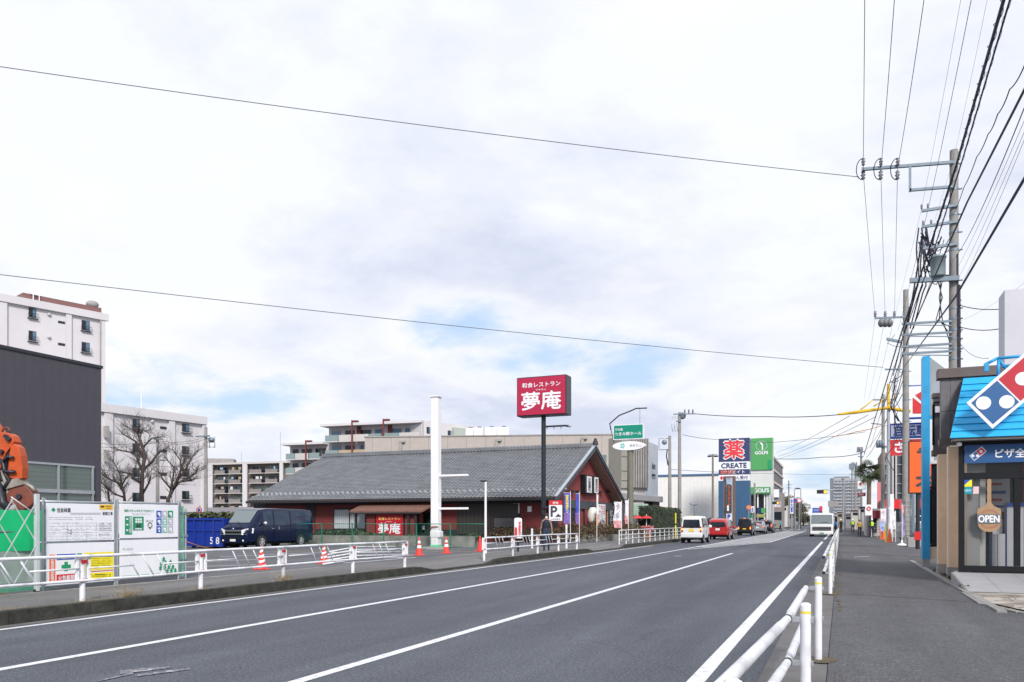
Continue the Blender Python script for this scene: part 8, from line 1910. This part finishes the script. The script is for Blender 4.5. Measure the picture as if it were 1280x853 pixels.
# poles and lamps of the left side
for (u, v0, d, r0, lab, arms) in ((849.5, 515.5, 76, .17, 'tall left utility pole with a transformer on its left', ((842, 518, 869, 517.5), (845, 527, 851, 527))), (837.2, 545, 74, .16, 'shorter left utility pole with a square bracket frame', ()), (197, 547, 52, .11, 'thin grey pole between the two taller bare trees', ((193, 549, 203, 549), (196, 563, 205, 563), (197, 575, 206, 576))), (257.5, 534, 60, .13, 'dark utility pole at the right corner of the white block', ((245, 546, 262, 545),)), (986, 601, 190, .18, 'far left-side utility pole above the blue vertical sign', ((983, 606, 990, 606), (983, 610, 989, 610))), (943.3, 604, 112, .15, 'plain pole in front of the golf shop entrance', ())):
    p = at(u, 652, d); t = thing('utility_pole', lab, 'utility pole', (p.x, p.y, .1)); pole_shaft(t, p.x, p.y, zat(v0, d), r0*1.15, r0*.8)
    for a in arms: px_arm(t, p.y-.2, *a, .05)
    if u == 849.5:
        for k in (0, 1, 2): insulator(t, at(856+k*5, 517, d), True, 1.6)
        b = MB(GALVD); a = at(853, 520, d); b.ball(a, (.35, .3, .35)); b.build('transformer', t); b = MB(GALV)
        for k in (-.25, 0, .25): a = at(844, 532, d); b.tube([a+Vector((k, 0, .9)), a+Vector((k-.1, 0, 0)), a+Vector((k, 0, -.6))], .03, n=5)
        b.build('bracket', t)
    if u == 837.2:
        b = MB(GALV); b.tube([at(*q) for q in ((837, 548.3, d), (823.7, 548.3, d), (823.7, 562.3, d), (837, 562.3, d))], .05, n=5); b.build('square_frame', t); b = MB(GALVD); a = at(830.5, 553, d); b.ball(a, (.25, .2, .25)); b.build('switch_box', t); b = MB(CABLE); b.tube([at(834, 562, d), at(833, 570, d), at(835, 582, d)], .06, n=5); b.build('drop_cable', t)
    if u == 257.5:
        b = MB(GALV)
        for v in (548, 553, 559): b.tube([at(258, v, d), at(268.5, v, d)], .03, n=5)
        for uu in (262, 268.5): b.tube([at(uu, 546, d), at(uu, 560, d)], .03, n=5)
        b.build('platform', t); b = MB(GALVD); a = at(264.5, 550, d); b.ball(a, (.28, .25, .2)); b.build('transformer', t)
G3 = 'lines by the bare trees'
for lab, pts in (('upper line between the thin grey pole and the dark pole', [(100, 551, 50), (197, 551, 52), (257, 546, 60)]), ('middle line crossing behind the tall bare tree', [(100, 556, 50), (197, 553, 52), (257, 549, 60)]), ('lower pale line crossing behind the bare trees', [(110, 585, 50), (197, 583, 52), (257, 573, 60)]), ('lowest pale line reaching the dark pole', [(110, 598, 50), (197, 590, 52), (257, 582, 60)])): wire(lab, pts, .018, .25, m=CABLE if 'pale' not in lab else CABLEG, group=G3)
p = at(891, 652, 98); t = thing('street_lamp', 'tall street lamp with two flat heads left of the pharmacy tower', 'street lamp', (p.x, p.y, .1)); b = MB(mat('brown grey column', (.2, .18, .16), .6, .1, .1, 2)); b.cyl((p.x, p.y, .1), (p.x, p.y, zat(568, 98)), .16, .11, 12); b.build('column', t)
for s in (-1, 1): b = MB(DARK); a = at(891+s*4, 570.5, 98); b.ball(a, (.32, .2, .12)); b.tube([at(891, 569.5, 98), a], .05, n=5); b.build('lamp_head', t)
b = MB(GALVD); b.tube([at(886, 568.5, 98), at(897, 568, 98)], .04, n=5); b.build('crossbar', t)
p = at(868, 652, 100); t = thing('street_lamp', 'short twin-arm lamp in front of the warehouse wall', 'street lamp', (p.x, p.y, .1)); b = MB(GALVD); b.cyl((p.x, p.y, .1), (p.x, p.y, zat(631, 100)), .07, n=8); b.build('column', t)
for s in (-1, 1): b = MB(GALVD); b.tube([at(868, 632, 100), at(868+s*4, 631, 100), at(868+s*5, 629, 100)], [.06, .06, .12], n=5); b.build('lamp_head', t)
for u, lab in ((1001, 'left one of two tall lamp arms behind the round blue sign'), (993, 'right one of two tall lamp arms behind the round blue sign')):
    p = at(u, 652, 165); t = thing('street_lamp', lab if False else ('far lamp with its arm bent left, right of the round signs' if u == 1001 else 'far lamp with its arm bent right, at the round signs'), 'street lamp', (p.x, p.y, 0)); b = MB(GALV); s = -1 if u == 1001 else 1
    b.tube([(p.x, p.y, 0), at(u, 612, 165), at(u+s*2, 609.5, 165), at(u+s*5, 610.5, 165)], [.12, .09, .08, .1], n=6); b.build('column', t); b = MB(DARK); b.ball(at(u+s*5, 611, 165), (.45, .3, .12)); b.build('lamp_head', t)
# traffic lights
LG_ = mat('unlit lamp', (.03, .035, .03), .3, 0, 0)
def signal(label, u0, u1, v, d, polu, polv, lit_right=True):
    p = at(polu, 652, d); t = thing('traffic_light', label, 'traffic light', (p.x, p.y, 0)); b = MB(GALV); zt = zat(polv, d); b.cyl((p.x, p.y, 0), (p.x, p.y, zt), .11, .09, 10); b.build('pole', t)
    a = at(u0, v, d); c_ = at(u1, v, d); Y = a.y; b = MB(DARK); w = (c_.x-a.x); h = w*.20; xa = a.x; xb = xa+w; b.box(xa, xb, Y-.12, Y+.06, a.z-h, a.z+h); hd = b.build('signal_head', t, bevel=.05)
    b = MB(GALV); b.tube([(p.x, p.y, a.z+.3), (lerp(xa, xb, .5), Y+.1, a.z+.25)], .05, n=6); b.build('mast_arm', t)
    for k in range(3): q = MB(INDIC if k == 2 else LG_); q.cyl((lerp(xa, xb, (k+.5)/3), Y-.16, a.z), (lerp(xa, xb, (k+.5)/3), Y-.12, a.z), h*.78, n=16); q.build('lamp', hd); q = MB(DARK); cx2 = lerp(xa, xb, (k+.5)/3); q.tube([(cx2+h*.85*math.cos(x), Y-.28, a.z+h*.85*math.sin(x)) for x in [math.pi*i/8 for i in range(9)]], .02, n=4); q.build('hood', hd)
signal('overhead traffic light with its amber lamp lit above the lorry', 1021, 1034, 615, 112, 1056, 606)
signal('traffic light with its amber lamp lit beside the golf shop', 965.5, 974, 629, 125, 965, 620)
p = at(1041, 652, 118); signbox('road_sign', 'grey back of a rectangular road sign beneath the overhead traffic light', 'road sign', 1035, 626.5, 1048, 633.5, 118, GREYC, None, .12, post=(.08, GALV, .15))
signbox('road_sign', 'blue direction sign left above the lorry cab', 'road sign', 1015.5, 635, 1024.5, 641.5, 150, BLUE, None, .12, texts=[('大和', .3, .55, .3, .4, SIGNW, 0, False), ('町田', .7, .55, .3, .4, SIGNW, 0, False)], post=(.1, GALV, .02))
signbox('vertical_sign', 'blue and white vertical shop sign in front of the far trees', 'shop sign', 987.5, 622.5, 991.8, 642.5, 130, SIGNW, BLUE, .4, texts=[('中古車', .5, .5, .6, .86, BLUE, .05, True)], post=(.1, GALV, .5))
def round_sign(label, u, v, d, r, m1, m2, pole=True):
    p = at(u, 652, d); t = thing('round_sign', label, 'road sign', (p.x, p.y, 0)); c_ = at(u, v, d)
    b = MB(GALV); b.cyl((p.x, p.y, 0), (p.x, p.y, c_.z+.3), .06, n=8); b.build('post', t); disc(c_+Vector((0, -.08, 0)), r, Vector((0, -1, 0)), m1, 'rim', t); disc(c_+Vector((0, -.11, 0)), r*.72, Vector((0, -1, 0)), m2, 'face', t)
round_sign('round blue sign with a red rim behind the vertical shop sign', 994, 626, 140, .38, RED, BLUE); round_sign('round white sign with a red rim right of the blue round sign', 999, 626, 140, .38, RED, SIGNW)
round_sign('small round orange sign low beside the pharmacy tower', 936, 634.5, 100, .3, ORANGE, mat('pale orange', (.6, .3, .15), .5, 0, 0)); signbox('notice_sign', 'small white and blue notice at the right foot of the pharmacy tower', 'road sign', 938.5, 633, 943, 641, 105, SIGNW, None, .1, texts=[('止', .5, .5, .6, .6, BLUE, .05, False)], post=(.05, GALV, .5))
signbox('notice_sign', 'small green notice low beside the black microvan', 'road sign', 938.2, 643, 940.6, 649, 104, GREEN, None, .1, post=(.05, GALV, .5))
# yellow marker pole by the hedge
p = at(844.5, 652, 62); t = thing('marker_pole', 'thin yellow marker pole at the end of the dense white fence', 'marker pole', (p.x, p.y, .1)); b = MB(YEL); b.cyl((p.x, p.y, .1), (p.x, p.y, zat(641.5, 62)), .05, n=8); b.build('pole', t); b = MB(INK); b.cyl((p.x, p.y, 1.2), (p.x, p.y, 1.35), .052, n=8); b.build('band', t)
# distant skyline filler: hazy rooftops where the street ends
for i in range(9):
    u = 992+i*5.2; d = 420+i*17; t, xa, xb, Y, zt = shopfront_block(f"one of the faint rooftops where the street ends", u, u+5.0, 648.5-(i*37 % 5)*.9, d, FARC[i % 5], 10); yb(t, 'window', u+1, 650, u+4, 651, Y, GLASSD, -.1); t['group'] = 'faint rooftops at the end of the street'
